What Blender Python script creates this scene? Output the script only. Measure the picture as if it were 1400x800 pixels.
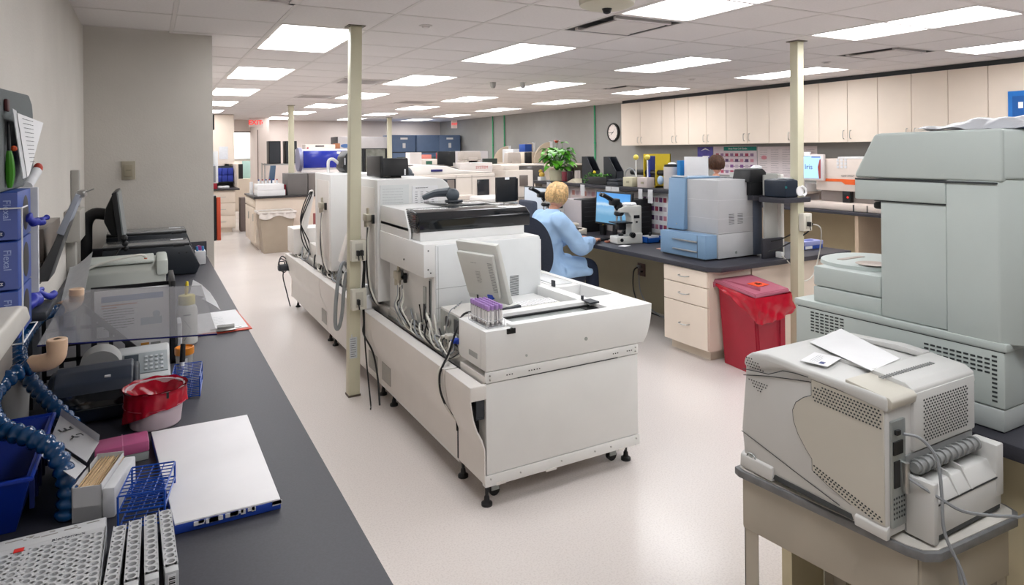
import bpy, bmesh, math, random
from mathutils import Vector, Matrix, Euler
for o in list(bpy.data.objects): bpy.data.objects.remove(o)
SC = bpy.context.scene
COL = SC.collection
random.seed(7)
PI = math.pi
R = math.radians

# ---------------------------------------------------------------- camera
yaw, roll = 0.5052, -0.0102
fw = Vector((math.sin(yaw), math.cos(yaw), 0))
rt = Vector((math.cos(yaw), -math.sin(yaw), 0))
up = Vector((0, 0, 1))
r3 = rt*math.cos(roll) + up*math.sin(roll)
u3 = up*math.cos(roll) - rt*math.sin(roll)
cam = bpy.data.cameras.new('camera')
camo = bpy.data.objects.new('camera', cam); COL.objects.link(camo)
m = Matrix.Identity(4)
for i in range(3):
    m[i][0] = r3[i]; m[i][1] = u3[i]; m[i][2] = -fw[i]
m[2][3] = 1.65
camo.matrix_world = m
cam.sensor_width = 36; cam.lens = 36*897.8/1400
cam.shift_y = -(400-204.55)/1400
cam.clip_start = .05
SC.camera = camo
# ---------------------------------------------------------------- light and exposure
w = bpy.data.worlds.new('world'); SC.world = w; w.use_nodes = True
w.node_tree.nodes['Background'].inputs[0].default_value = (1, .97, .94, 1)
w.node_tree.nodes['Background'].inputs[1].default_value = 0.15
SC.view_settings.view_transform = 'Standard'
SC.view_settings.look = 'None'
SC.view_settings.gamma = 1
SC.view_settings.exposure = 0.58
LAMP = 7.0          # emission of the ceiling diffusers
LAMPCOL = (.975, .985, 1.0)

# ---------------------------------------------------------------- materials
def lin(c):
    c = c/255
    return c/12.92 if c <= .04045 else ((c+.055)/1.055)**2.4
def hexc(h):
    return tuple(lin(int(h[i:i+2], 16)) for i in (0, 2, 4))
MATS = {}
def mat(name, h, rough=.5, metal=0, var=0, vs=8, bump=0, bs=40, alpha=1, trans=0, emit=None, es=1, coat=0, ior=1.45, detail=4):
    if name in MATS: return MATS[name]
    m = bpy.data.materials.new(name); m.use_nodes = True
    nt = m.node_tree; b = nt.nodes['Principled BSDF']
    c = hexc(h) if isinstance(h, str) else h
    b.inputs['Base Color'].default_value = (*c, 1)
    b.inputs['Roughness'].default_value = rough
    b.inputs['Metallic'].default_value = metal
    b.inputs['IOR'].default_value = ior
    b.inputs['Coat Weight'].default_value = coat
    b.inputs['Alpha'].default_value = alpha
    b.inputs['Transmission Weight'].default_value = trans
    if emit:
        b.inputs['Emission Color'].default_value = (*(hexc(emit) if isinstance(emit, str) else emit), 1)
        b.inputs['Emission Strength'].default_value = es
    tc = nt.nodes.new('ShaderNodeTexCoord')
    n = nt.nodes.new('ShaderNodeTexNoise'); n.inputs['Scale'].default_value = vs; n.inputs['Detail'].default_value = detail
    nt.links.new(tc.outputs['Object'], n.inputs['Vector'])
    r = nt.nodes.new('ShaderNodeValToRGB')
    v = max(var, .02)
    r.color_ramp.elements[0].position = .35; r.color_ramp.elements[1].position = .65
    r.color_ramp.elements[0].color = (*[x*(1-v) for x in c], 1)
    r.color_ramp.elements[1].color = (*[min(1, x*(1+v)) for x in c], 1)
    nt.links.new(n.outputs['Fac'], r.inputs[0]); nt.links.new(r.outputs[0], b.inputs['Base Color'])
    if bump:
        n2 = nt.nodes.new('ShaderNodeTexNoise'); n2.inputs['Scale'].default_value = bs; n2.inputs['Detail'].default_value = 3
        nt.links.new(tc.outputs['Object'], n2.inputs['Vector'])
        bp = nt.nodes.new('ShaderNodeBump'); bp.inputs['Strength'].default_value = bump; bp.inputs['Distance'].default_value = .003
        nt.links.new(n2.outputs['Fac'], bp.inputs['Height']); nt.links.new(bp.outputs[0], b.inputs['Normal'])
    MATS[name] = m
    return m

WALL = mat('painted wall', 'CEC9C2', .75, var=.03, vs=3, bump=.35, bs=90)
WALLF = mat('far painted wall', 'DCD0C9', .75, var=.02, vs=2)
WALLG = mat('grey painted wall', '969592', .75, var=.03, vs=3, bump=.2, bs=60)
TILE = mat('ceiling tile', 'E3DEDD', .9, var=.02, vs=60, bump=.25, bs=220)
GRID = mat('ceiling grid metal', 'D6D0CE', .5)
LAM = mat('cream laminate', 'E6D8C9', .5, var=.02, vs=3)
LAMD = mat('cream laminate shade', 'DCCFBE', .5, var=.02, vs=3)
DARKTOP = mat('dark grey worktop', '34343C', .5, var=.10, vs=220, detail=2)
WHITE = mat('white machine enamel', 'E2E2E1', .38, var=.01, vs=4)
WHITE2 = mat('white machine enamel warm', 'DEDAD6', .42, var=.015, vs=4)
GREYP = mat('pale green grey plastic', 'C0C9C6', .5, var=.015, vs=5, bump=.1, bs=400)
GREYP2 = mat('pale grey plastic', 'B3B9B8', .5, var=.015, vs=5)
SEAM = mat('dark seam', '3A3E40', .6)
BLACK = mat('black plastic', '17181B', .45)
BLACKG = mat('glossy black plastic', '0E1318', .12, coat=.5)
DARK = mat('charcoal plastic', '30343B', .45)
PRW = mat('printer warm white plastic', 'CFCFCD', .5, var=.015, vs=5, bump=.1, bs=500)
PRB = mat('printer cream door plastic', 'C9C5BA', .5, var=.015, vs=5, bump=.1, bs=500)
METAL = mat('brushed steel', 'B4B4B2', .3, metal=.9, var=.05, vs=30)
ZINC = mat('zinc plated metal', 'A9AFAE', .4, metal=.7, var=.1, vs=20)
PAPER = mat('white paper', 'EDEDEF', .8, var=.01)
PAPERS = mat('printed paper tint', 'D9DADD', .8, var=.03, vs=30)
INK = mat('printed ink', '55565C', .8)
BLUE = mat('blue plastic', '0A2C8C', .35, var=.05, vs=5)
BLUEW = mat('blue coated wire', '1649A8', .3)
HOSE = mat('blue segmented hose plastic', '093C69', .16, coat=.4, var=.05)
RED = mat('red bin plastic', 'A0182F', .4, var=.04, vs=6)
REDLID = mat('faded red lid plastic', 'AE6074', .55, var=.05, vs=6)
REDBAG = mat('glossy red bag film', 'B01029', .16, var=.12, vs=9, bump=1.0, bs=16)
POLE = mat('cream painted steel', 'CFCBB2', .45, var=.02, vs=4)
CABLEG = mat('grey cable', '8E9296', .5)
CABLEW = mat('off white cable', 'CFCDC5', .5)
CABLEB = mat('black cable', '16171A', .5)
FABRIC = mat('dark blue grey chair fabric', '454B5A', .9, var=.08, vs=120, bump=.3, bs=300)
GREEN = mat('green pipe paint', '2F9E6B', .4)

# ---------------------------------------------------------------- mesh builder
class MB:
    def __init__(s): s.bm = bmesh.new(); s.mi = 0
    def _merge(s, t, M=None):
        if M is not None: t.transform(M)
        for f in t.faces: f.material_index = s.mi
        me = bpy.data.meshes.new('tmp'); t.to_mesh(me); t.free()
        s.bm.from_mesh(me); bpy.data.meshes.remove(me)
        return s
    def box(s, x0, x1, y0, y1, z0, z1, bev=0, seg=2, M=None):
        if bev == 0 and M is None:
            v = [s.bm.verts.new(p) for p in ((x0,y0,z0),(x1,y0,z0),(x1,y1,z0),(x0,y1,z0),(x0,y0,z1),(x1,y0,z1),(x1,y1,z1),(x0,y1,z1))]
            for q in ((3,2,1,0),(4,5,6,7),(0,1,5,4),(1,2,6,5),(2,3,7,6),(3,0,4,7)):
                f = s.bm.faces.new([v[i] for i in q]); f.material_index = s.mi
            return s
        t = bmesh.new(); bmesh.ops.create_cube(t, size=1)
        t.transform(Matrix.Translation(((x0+x1)/2, (y0+y1)/2, (z0+z1)/2)) @ Matrix.Diagonal((x1-x0, y1-y0, z1-z0, 1)))
        if bev: bmesh.ops.bevel(t, geom=t.edges[:], offset=bev, segments=seg, profile=.5, affect='EDGES')
        return s._merge(t, M)
    def prism(s, pts, ax, a, b, bev=0, seg=2, M=None):
        t = bmesh.new()
        def P(p, q):
            return {'x': (q, p[0], p[1]), 'y': (p[0], q, p[1]), 'z': (p[0], p[1], q)}[ax]
        v0 = [t.verts.new(P(p, a)) for p in pts]; v1 = [t.verts.new(P(p, b)) for p in pts]
        n = len(pts)
        t.faces.new(v0); t.faces.new(v1[::-1])
        for i in range(n): t.faces.new((v0[i], v1[i], v1[(i+1) % n], v0[(i+1) % n]))
        bmesh.ops.recalc_face_normals(t, faces=t.faces[:])
        if bev: bmesh.ops.bevel(t, geom=t.edges[:], offset=bev, segments=seg, profile=.5, affect='EDGES')
        return s._merge(t, M)
    def cyl(s, p0, p1, r0, r1=None, n=16, cap=True):
        p0 = Vector(p0); p1 = Vector(p1); r1 = r0 if r1 is None else r1
        d = (p1-p0).normalized(); a = d.orthogonal().normalized(); b = d.cross(a)
        A = []; B = []
        for i in range(n):
            t = 2*PI*i/n; o = a*math.cos(t)+b*math.sin(t)
            A.append(s.bm.verts.new(p0+o*r0)); B.append(s.bm.verts.new(p1+o*r1))
        fs = [s.bm.faces.new((A[i], A[(i+1) % n], B[(i+1) % n], B[i])) for i in range(n)]
        if cap: fs += [s.bm.faces.new(A[::-1]), s.bm.faces.new(B)]
        for f in fs: f.material_index = s.mi
        return s
    def lathe(s, prof, c, n=24, sx=1, sy=1, cap=True):
        rings = []
        for r, z in prof:
            rings.append([s.bm.verts.new((c[0]+sx*r*math.cos(2*PI*i/n), c[1]+sy*r*math.sin(2*PI*i/n), c[2]+z)) for i in range(n)])
        for A, B in zip(rings, rings[1:]):
            for i in range(n):
                f = s.bm.faces.new((A[i], A[(i+1) % n], B[(i+1) % n], B[i])); f.material_index = s.mi
        if cap:
            for A in (rings[0][::-1], rings[-1]):
                f = s.bm.faces.new(A); f.material_index = s.mi
        return s
    def tube(s, pts, r, n=8, smooth=0, radii=None, closed=False):
        P = [Vector(p) for p in pts]
        if smooth: P = crom(P, smooth, closed)
        rings = []; N = len(P); a = None
        for i, p in enumerate(P):
            if closed: d = P[(i+1) % N]-P[i-1]
            else: d = P[min(i+1, N-1)]-P[max(i-1, 0)]
            d.normalize()
            if a is None: a = d.orthogonal().normalized()
            else:
                a = (a-d*a.dot(d)); a = a.normalized() if a.length > 1e-6 else d.orthogonal().normalized()
            b = d.cross(a)
            rr = radii(i/(N-1)) if callable(radii) else (radii[i] if radii else r)
            rings.append([s.bm.verts.new(p+(a*math.cos(2*PI*k/n)+b*math.sin(2*PI*k/n))*rr) for k in range(n)])
        prs = list(zip(rings, rings[1:]))
        if closed: prs.append((rings[-1], rings[0]))
        for A, B in prs:
            for k in range(n):
                f = s.bm.faces.new((A[k], A[(k+1) % n], B[(k+1) % n], B[k])); f.material_index = s.mi
        if not closed:
            for A in (rings[0][::-1], rings[-1]):
                f = s.bm.faces.new(A); f.material_index = s.mi
        return s
    def sph(s, c, r, nu=16, nv=10, M=None, f=None):
        if not hasattr(r, '__len__'): r = (r, r, r)
        t = bmesh.new(); bmesh.ops.create_uvsphere(t, u_segments=nu, v_segments=nv, radius=1)
        if f:
            for v in t.verts: v.co = f(v.co)
        t.transform(Matrix.Translation(c) @ (M or Matrix.Identity(4)) @ Matrix.Diagonal((*r, 1)))
        return s._merge(t)
    def grid(s, fn, nu, nv, thick=0):
        V = [[s.bm.verts.new(fn(i/nu, j/nv)) for j in range(nv+1)] for i in range(nu+1)]
        fs = []
        for i in range(nu):
            for j in range(nv):
                f = s.bm.faces.new((V[i][j], V[i+1][j], V[i+1][j+1], V[i][j+1])); f.material_index = s.mi; fs.append(f)
        if thick:
            g = bmesh.ops.solidify(s.bm, geom=fs, thickness=thick)
            for f in g['geom']:
                if isinstance(f, bmesh.types.BMFace): f.material_index = s.mi
        return s
    def quad(s, a, b, c, d):
        f = s.bm.faces.new([s.bm.verts.new(p) for p in (a, b, c, d)]); f.material_index = s.mi
        return s
ORD = ['first', 'second', 'third', 'fourth', 'fifth', 'sixth', 'seventh', 'eighth', 'ninth', 'tenth', 'eleventh', 'twelfth']
def crom(P, k, closed=False):
    out = []; N = len(P)
    for i in range(N if closed else N-1):
        if closed: a, b, c, d = P[i-1], P[i], P[(i+1) % N], P[(i+2) % N]
        else: a, b, c, d = P[max(i-1, 0)], P[i], P[i+1], P[min(i+2, N-1)]
        for j in range(k):
            t = j/k
            out.append(.5*((2*b)+(c-a)*t+(2*a-5*b+4*c-d)*t*t+(3*b-a-3*c+d)*t**3))
    if not closed: out.append(P[-1])
    return out

# ---------------------------------------------------------------- objects
ORG = {}
def mesh_of(mb, mats, off, ang=35):
    bmesh.ops.recalc_face_normals(mb.bm, faces=mb.bm.faces[:]) if getattr(mb, 'recalc', True) else None
    if off.length: mb.bm.transform(Matrix.Translation(-off))
    me = bpy.data.meshes.new('m'); mb.bm.to_mesh(me); mb.bm.free()
    for q in (mats if isinstance(mats, (list, tuple)) else [mats]): me.materials.append(q)
    me.polygons.foreach_set('use_smooth', [True]*len(me.polygons))
    me.set_sharp_from_angle(angle=R(ang))
    return me
def thing(name, label, cat, loc=(0, 0, 0), rot=0, group=None):
    o = bpy.data.objects.new(name, None); COL.objects.link(o); o.location = loc; o.rotation_euler = (0, 0, rot)
    o.empty_display_size = .05
    ORG[o.name] = Vector(loc); o['label'] = label; o['category'] = cat
    if group: o['group'] = group
    return o
def part(name, mb, mats, parent, label=None, kind=None, ang=35):
    off = ORG[parent.name]
    o = bpy.data.objects.new(name, mesh_of(mb, mats, off, ang)); o.data.name = name
    COL.objects.link(o); o.parent = parent; ORG[o.name] = off
    if label: o['label'] = label
    if kind or name in ('print', 'handwriting'): o['kind'] = kind or 'stuff'
    return o
def parts(name, boxes, mats, parent, bev=0, **k):
    for b_ in boxes:
        mb = MB(); mb.box(*b_, bev=bev); part(name, mb, mats, parent, **k)
def solo(name, label, cat, mb, mats, group=None, kind=None, ang=35):
    vs = [v.co for v in mb.bm.verts]
    off = Vector(((min(v.x for v in vs)+max(v.x for v in vs))/2, (min(v.y for v in vs)+max(v.y for v in vs))/2, min(v.z for v in vs)))
    o = bpy.data.objects.new(name, mesh_of(mb, mats, off, ang)); o.data.name = name; COL.objects.link(o)
    o.location = off; ORG[o.name] = off
    if label: o['label'] = label
    if cat: o['category'] = cat
    if group: o['group'] = group
    if kind: o['kind'] = kind
    return o
def struct(name, mb, mats, ang=35, label=None):
    o = bpy.data.objects.new(name, mesh_of(mb, mats, Vector((0, 0, 0)), ang)); COL.objects.link(o)
    ORG[o.name] = Vector((0, 0, 0)); o['kind'] = 'structure'
    if label: o['label'] = label
    return o
def dup(root, loc, rot=0, label=None, group=None, cat=None):
    r = root.copy(); COL.objects.link(r); r.location = loc; r.rotation_euler = (0, 0, rot); ORG[r.name] = Vector(loc)
    if label: r['label'] = label
    if group: r['group'] = group
    for ch in list(root.children):
        c = ch.copy(); COL.objects.link(c); c.parent = r
        for g in ch.children:
            d = g.copy(); COL.objects.link(d); d.parent = c
    return r
def text(parent, s, at, right, upv, size, m, name='lettering', align='CENTER', label=None, bold=0, ext=.0004):
    cu = bpy.data.curves.new('t', 'FONT'); cu.body = s; cu.size = size; cu.align_x = align; cu.align_y = 'CENTER'
    cu.extrude = ext; cu.offset = bold; cu.resolution_u = 3
    o = bpy.data.objects.new('t', cu); COL.objects.link(o)
    me = bpy.data.meshes.new_from_object(o.evaluated_get(bpy.context.evaluated_depsgraph_get()))
    bpy.data.objects.remove(o); bpy.data.curves.remove(cu)
    r_ = Vector(right).normalized(); u_ = Vector(upv).normalized(); n_ = r_.cross(u_)
    M = Matrix.Identity(4)
    for i in range(3): M[i][0] = r_[i]; M[i][1] = u_[i]; M[i][2] = n_[i]; M[i][3] = at[i]-ORG[parent.name][i]
    me.transform(M); me.materials.clear(); me.materials.append(m)
    q = bpy.data.objects.new(name, me); COL.objects.link(q); q.parent = parent; ORG[q.name] = ORG[parent.name]
    if label: q['label'] = label
    return q
def lines(mb, o, right, upv, w, h, n, seed=0, t=.002, e=.0006, fill=.9):
    """rows of small dark dashes standing in for print on a sheet"""
    rn = random.Random(seed); r_ = Vector(right).normalized(); u_ = Vector(upv).normalized(); nn = r_.cross(u_)*e
    o = Vector(o)
    for i in range(n):
        y = h*(1-(i+.5)/n); x = 0; L = w*(fill-.35*rn.random()*(i % 4 == 3))
        while x < L:
            l = min(w*(.04+.10*rn.random()), L-x)
            a = o+r_*x+u_*y+nn
            mb.quad(a, a+r_*l, a+r_*l+u_*t, a+u_*t)
            x += l+w*.02
    mb.recalc = False
def tf(loc, rz=0, rx=0, ry=0):
    return Matrix.Translation(loc) @ Euler((rx, ry, rz)).to_matrix().to_4x4()
# ================================================================ room shell
H = 2.50
GX0, GY0, G = .755-.61*4, 2.098-.61*6, .61
mb = MB(); mb.box(-3, 8.2, -3.2, 22, -.05, 0)
FL = bpy.data.materials.new('speckled vinyl floor'); FL.use_nodes = True
nt = FL.node_tree; b = nt.nodes['Principled BSDF']; tc = nt.nodes.new('ShaderNodeTexCoord')
n1 = nt.nodes.new('ShaderNodeTexNoise'); n1.inputs['Scale'].default_value = 130; n1.inputs['Detail'].default_value = 6
n2 = nt.nodes.new('ShaderNodeTexNoise'); n2.inputs['Scale'].default_value = 1.2
nt.links.new(tc.outputs['Object'], n1.inputs['Vector']); nt.links.new(tc.outputs['Object'], n2.inputs['Vector'])
r1 = nt.nodes.new('ShaderNodeValToRGB'); r1.color_ramp.elements[0].position = .3; r1.color_ramp.elements[1].position = .55
r1.color_ramp.elements[0].color = (*hexc('CDC5C1'), 1); r1.color_ramp.elements[1].color = (*hexc('DAD3CF'), 1)
nt.links.new(n1.outputs['Fac'], r1.inputs[0]); nt.links.new(r1.outputs[0], b.inputs['Base Color'])
mr = nt.nodes.new('ShaderNodeMapRange'); mr.inputs[3].default_value = .16; mr.inputs[4].default_value = .32
nt.links.new(n2.outputs['Fac'], mr.inputs[0]); nt.links.new(mr.outputs[0], b.inputs['Roughness'])
bp = nt.nodes.new('ShaderNodeBump'); bp.inputs['Strength'].default_value = .06; bp.inputs['Distance'].default_value = .002
n3 = nt.nodes.new('ShaderNodeTexNoise'); n3.inputs['Scale'].default_value = 9
nt.links.new(tc.outputs['Object'], n3.inputs['Vector']); nt.links.new(n3.outputs['Fac'], bp.inputs['Height']); nt.links.new(bp.outputs[0], b.inputs['Normal'])
struct('floor', mb, FL)
# walls
mb = MB(); mb.box(-.48, -.38, -3.0, 5.24, 0, H+.2); struct('wall_left', mb, WALL)
mb = MB(); mb.box(-3, .41, 5.24, 18.5, 0, H+.2); struct('wall_partition', mb, WALL)
mb = MB(); mb.box(7.7, 7.8, -3.0, 18.5, 0, H+.2); struct('wall_right', mb, WALLG)
mb = MB(); mb.box(2.60, 7.8, 18.4, 18.5, 0, H+.2); mb.box(.41, 1.90, 18.4, 18.5, 0, H+.2); mb.box(1.90, 2.34, 18.4, 18.5, 2.2, H+.2); mb.box(2.34, 2.62, 17.2, 18.5, 0, H+.2)
mb.box(1.7, 1.9, 18.4, 18.5, 0, H+.2); struct('wall_back', mb, WALLF)
mb = MB(); mb.box(-.48, 7.8, -3.1, -3.0, 0, H+.2); struct('wall_front', mb, WALL)
# room seen through the opening at the far end
mb = MB(); mb.box(.41, 4.4, 20.4, 20.5, 0, 2.7); struct('wall_corridor', mb, mat('bright cream wall', 'F2E8DC', .8))
mb = MB(); mb.box(1.88, 1.91, 18.36, 18.52, 0, 2.2); mb.box(2.34, 2.36, 17.18, 17.2, 0, 2.2); mb.box(1.88, 2.36, 18.38, 18.52, 2.17, 2.2)
struct('trim_1', mb, mat('bronze door frame', '6B5F57', .5))
# baseboards
BB = mat('black rubber base', '24262B', .5)
mb = MB(); mb.box(7.685, 7.7, -3, 18.4, 0, .1); struct('baseboard_right', mb, BB)
mb = MB(); mb.box(2.62, 7.7, 18.385, 18.4, 0, .1); struct('baseboard_back', mb, BB)
# ---- ceiling: slab above, grid, tiles, lamps, vents
mb = MB(); mb.box(-3, 8.2, -3.2, 22, H+.2, H+.26); CE = struct('ceiling', mb, TILE)
lampcells = set(); ventcells = {}
lamps = []
for i in range(4):
    for j in range(-2, 7):
        c = 4+3*i; r = 6+4*j-0
        if c < 0: continue
        lamps.append((i, j)); lampcells.add((c, r)); lampcells.add((c, r+1))
vents = {(7, 8): 'open', (12, 8): 'open', (12, 14): 'open', (3, 8): 'slot', (6, 15): 'slot', (6, 19): 'slot', (9, 20): 'slot', (4, 26): 'slot'}
for k in list(vents):
    if k in lampcells: del vents[k]
nx, ny = 17, 41
far = MB(); mt = MB()
tilemesh = None
for c in range(nx):
    for r in range(ny):
        x0 = GX0+G*c; y0 = GY0+G*r
        if (c, r) in lampcells or (c, r) in vents: continue
        if x0+G < -.40 or (x0+G < .41 and y0 > 5.0): continue
        near = 1.6 < y0 < 9.2 and x0 < 8
        if near:
            if tilemesh is None:
                t = MB(); t.box(.012, G-.012, .012, G-.012, 0, .012, bev=.003, seg=1)
                tilemesh = mesh_of(t, TILE, Vector((0, 0, 0))); tilemesh.name = 'ceiling_tile'
            o = bpy.data.objects.new('ceiling_tile', tilemesh); COL.objects.link(o); o.parent = CE; o.location = (x0, y0, H)
        else:
            far.box(x0+.012, x0+G-.012, y0+.012, y0+G-.012, H, H+.012)
part('ceiling_tiles', far, TILE, CE, kind='stuff')
for c in range(nx+1):
    x = GX0+G*c
    if x > 8.1 or x < -.4: continue
    mt.box(x-.012, x+.012, (-3 if x > -.4 else 0), (5.24 if x < .41 else 21.4), H-.001, H+.02)
for r in range(ny+1):
    y = GY0+G*r
    mt.box((-.38 if y < 5.24 else .41), 7.7, y-.012, y+.012, H-.0015, H+.02)
part('tile_grid', mt, GRID, CE, kind='stuff')
LEM = bpy.data.materials.new('lit lamp diffuser'); LEM.use_nodes = True
nt = LEM.node_tree; b = nt.nodes['Principled BSDF']; b.inputs['Base Color'].default_value = (.8, .8, .8, 1)
b.inputs['Emission Color'].default_value = (*LAMPCOL, 1); b.inputs['Emission Strength'].default_value = LAMP
colname = ['leftmost column', 'second column from the left', 'third column from the left', 'rightmost column']
rown = {0: 'nearest', 1: 'second nearest', 2: 'third nearest', 3: 'fourth nearest', 4: 'fifth nearest', 5: 'farthest visible', 6: 'last, at the back wall'}
for i, j in lamps:
    if j < -1: continue
    x0 = GX0+G*(4+3*i); y0 = GY0+G*(6+4*j)
    t = thing('ceiling_light', 'recessed fluorescent ceiling panel, %s, %s' % (rown.get(j, 'behind the viewer'), colname[i]), 'ceiling light', (x0, y0, H), group='recessed fluorescent ceiling panels')
    mb = MB()
    for a in ((x0+.012, x0+.034, y0+.012, y0+2*G-.012), (x0+G-.034, x0+G-.012, y0+.012, y0+2*G-.012), (x0+.012, x0+G-.012, y0+.012, y0+.034), (x0+.012, x0+G-.012, y0+2*G-.034, y0+2*G-.012)):
        mb.box(*a, H+.0, H+.022)
    part('frame', mb, mat('lamp frame white', 'E9E2DE', .4), t)
    mb = MB(); mb.box(x0+.034, x0+G-.034, y0+.034, y0+2*G-.034, H+.008, H+.014); part('diffuser', mb, LEM, t)
vn = {(7, 8): 'square ceiling air diffuser beside the brightest near lamp at top centre', (12, 8): 'square ceiling air diffuser right of the right-hand pole', (12, 14): 'square ceiling air diffuser above the wall clock',
      (3, 8): 'louvred ceiling grille at the top left edge of the picture', (6, 15): 'grey ceiling grille behind the near left pole', (6, 19): 'ceiling grille beyond the near left pole', (9, 20): 'ceiling grille near the farthest lamps', (4, 26): 'small ceiling grille above the exit sign'}
for (c, r), k in vents.items():
    x0 = GX0+G*c; y0 = GY0+G*r
    t = thing('ceiling_vent', vn[(c, r)], 'ceiling vent', (x0, y0, H), group='ceiling air vents')
    if k == 'open':
        mb = MB(); mb.box(x0+.012, x0+G-.012, y0+.012, y0+G-.012, H+.09, H+.1)
        mb.box(x0+.012, x0+.03, y0+.012, y0+G-.012, H, H+.1); mb.box(x0+G-.03, x0+G-.012, y0+.012, y0+G-.012, H, H+.1)
        mb.box(x0+.03, x0+G-.03, y0+.012, y0+.03, H, H+.1); mb.box(x0+.03, x0+G-.03, y0+G-.03, y0+G-.012, H, H+.1)
        part('housing', mb, mat('vent housing grey', '6D6C6C', .6), t)
        mb = MB(); mb.prism([(x0+.10, y0+.10), (x0+G-.10, y0+.10), (x0+G-.10, y0+G-.10), (x0+.10, y0+G-.10)], 'z', H-.012, H-.004)
        mb.box(x0+.07, x0+G-.07, y0+.07, y0+.1, H-.008, H+.01); mb.box(x0+.07, x0+G-.07, y0+G-.1, y0+G-.07, H-.008, H+.01)
        part('plate', mb, GRID, t)
    else:
        mb = MB()
        for a in ((x0+.012, x0+.05, y0+.012, y0+G-.012), (x0+G-.05, x0+G-.012, y0+.012, y0+G-.012), (x0+.012, x0+G-.012, y0+.012, y0+.05), (x0+.012, x0+G-.012, y0+G-.05, y0+G-.012)): mb.box(*a, H-.006, H+.01)
        part('frame', mb, GRID, t)
        mb = MB(); mb.box(x0+.05, x0+G-.05, y0+.05, y0+G-.05, H+.06, H+.07); part('backing', mb, mat('vent dark backing', '55524F', .8), t)
        sm = None
        for q in range(14):
            yy = y0+.06+q*.0355
            if sm is None:
                mb = MB(); mb.box(x0+.05, x0+G-.05, yy, yy+.004, H-.002, H+.03, M=None); s0 = part('slat', mb, GRID, t); sm = s0
            else:
                s_ = s0.copy(); COL.objects.link(s_); s_.location.y = .0355*q
# smoke detector, sprinkler plates
t = thing('smoke_detector', 'round beige smoke detector cut by the top edge of the picture', 'smoke detector', (2.30, 3.02, H))
mb = MB(); mb.lathe([(.16, 0), (.155, -.03), (.12, -.045), (.03, -.05)], (2.30, 3.02, H), 28); part('housing', mb, mat('detector beige', 'C9C4B2', .5), t)
mb = MB(); mb.lathe([(.03, -.05), (.02, -.075), (.008, -.08)], (2.30, 3.02, H), 12); part('sensor_tip', mb, BLACK, t)
for (x, y), l in (((1.657, 4.19), 'small round sprinkler cover in ceiling near the top of the near pole'), ((5.88, 6.02), 'small round sprinkler cover in ceiling left of the right pole'), ((5.99, 4.26), 'small round sprinkler cover in ceiling right of the right pole')):
    mb = MB(); mb.lathe([(.045, 0), (.045, -.004), (.035, -.006)], (x, y, H), 20); mb.lathe([(.028, -.006), (.024, -.016)], (x, y, H), 14)
    solo('sprinkler_cover', l, 'sprinkler', mb, GRID, group='sprinkler covers')
for x, y, l in ((3.80, 7.35, 'twin lamp fitting on ceiling, left one of the pair'), (4.15, 7.2, 'twin lamp fitting on ceiling, right one of the pair')):
    mb = MB(); mb.lathe([(.04, 0), (.035, -.05), (.02, -.075)], (x, y, H), 14); solo('ceiling_spotlight', l, 'spotlight', mb, METAL, group='ceiling spotlights')

# ================================================================ poles
def pole(x, y, w, label, lean=0, z0=0):
    t = thing('support_pole', label, 'pole', (x, y, z0), group='square cream floor to ceiling poles')
    mb = MB(); mb.prism([(x-w/2, y-w/2), (x+w/2, y-w/2), (x+w/2, y+w/2), (x-w/2, y+w/2)], 'z', z0+.004, H-.004, bev=.004)
    for v in mb.bm.verts: v.co.x += lean*(v.co.z-z0)
    part('post', mb, POLE, t)
    mb = MB(); mb.box(x-w/2-.02+lean*H, x+w/2+.02+lean*H, y-w/2-.02, y+w/2+.02, H-.006, H-.0005); part('ceiling_plate', mb, mat('pole collar dark', '6E675C', .5), t)
    mb = MB(); mb.box(x-w/2-.004, x+w/2+.004, y-w/2-.004, y+w/2+.004, z0, z0+.012); part('foot', mb, mat('pole foot brown', '5B5044', .6), t)
    return t
p1 = pole(1.195, 4.42, .076, 'near cream steel pole standing left of the long white analyzer', .016)
mb = MB(); mb.box(1.157+.02, 1.163+.02, 4.378, 4.384, .28, .42); mb.box(1.165, 1.215, 4.376, 4.3825, .26, .40, bev=.002)
part('sticker', mb, mat('pole sticker', 'C8CDD0', .6), p1)
mb = MB(); lines(mb, (1.17, 4.3755, .265), (1, 0, 0), (0, 0, 1), .04, .13, 9, 3, t=.004); part('print', mb, INK, p1)
pole(4.545, 3.515, .074, 'cream steel pole beside the red waste bin', .012)
pole(2.27, 12.45, .09, 'far cream pole behind the grey rubbish bin', .004)
pole(5.35, 16.1, .10, 'farthest cream pole, in front of the blue incubators', 0)
def outlet(x, y, z, label, plugs=2, par=None):
    t = thing('outlet_box', label, 'outlet', (x, y, z))
    mb = MB(); mb.box(x-.045, x+.055, y-.05, y, z-.07, z+.07, bev=.006); part('housing', mb, mat('outlet cream', 'D6D3C6', .5), t)
    mb = MB(); mb.box(x-.02, x+.03, y-.054, y-.05, z-.05, z+.05, bev=.001); part('socket_plate', mb, mat('socket ivory', 'BDBAAE', .5), t)
    for k in range(plugs):
        mb = MB(); mb.box(x-.016+k*.026, x+.002+k*.026, y-.085, y-.052, z-.03, z+.006, bev=.003); mb.tube([(x-.007+k*.026, y-.075, z-.025), (x-.004+k*.026, y-.08, z-.06)], .004, 6)
        part('plug', mb, BLACK, t)
    return t
outlet(1.215, 4.375, .985, 'upper cream outlet box on the near pole', 2)
outlet(1.215, 4.375, .66, 'lower cream outlet box on the near pole', 1)
outlet(4.56, 3.47, 1.05, 'white outlet box on the pole by the red bin', 1)

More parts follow.
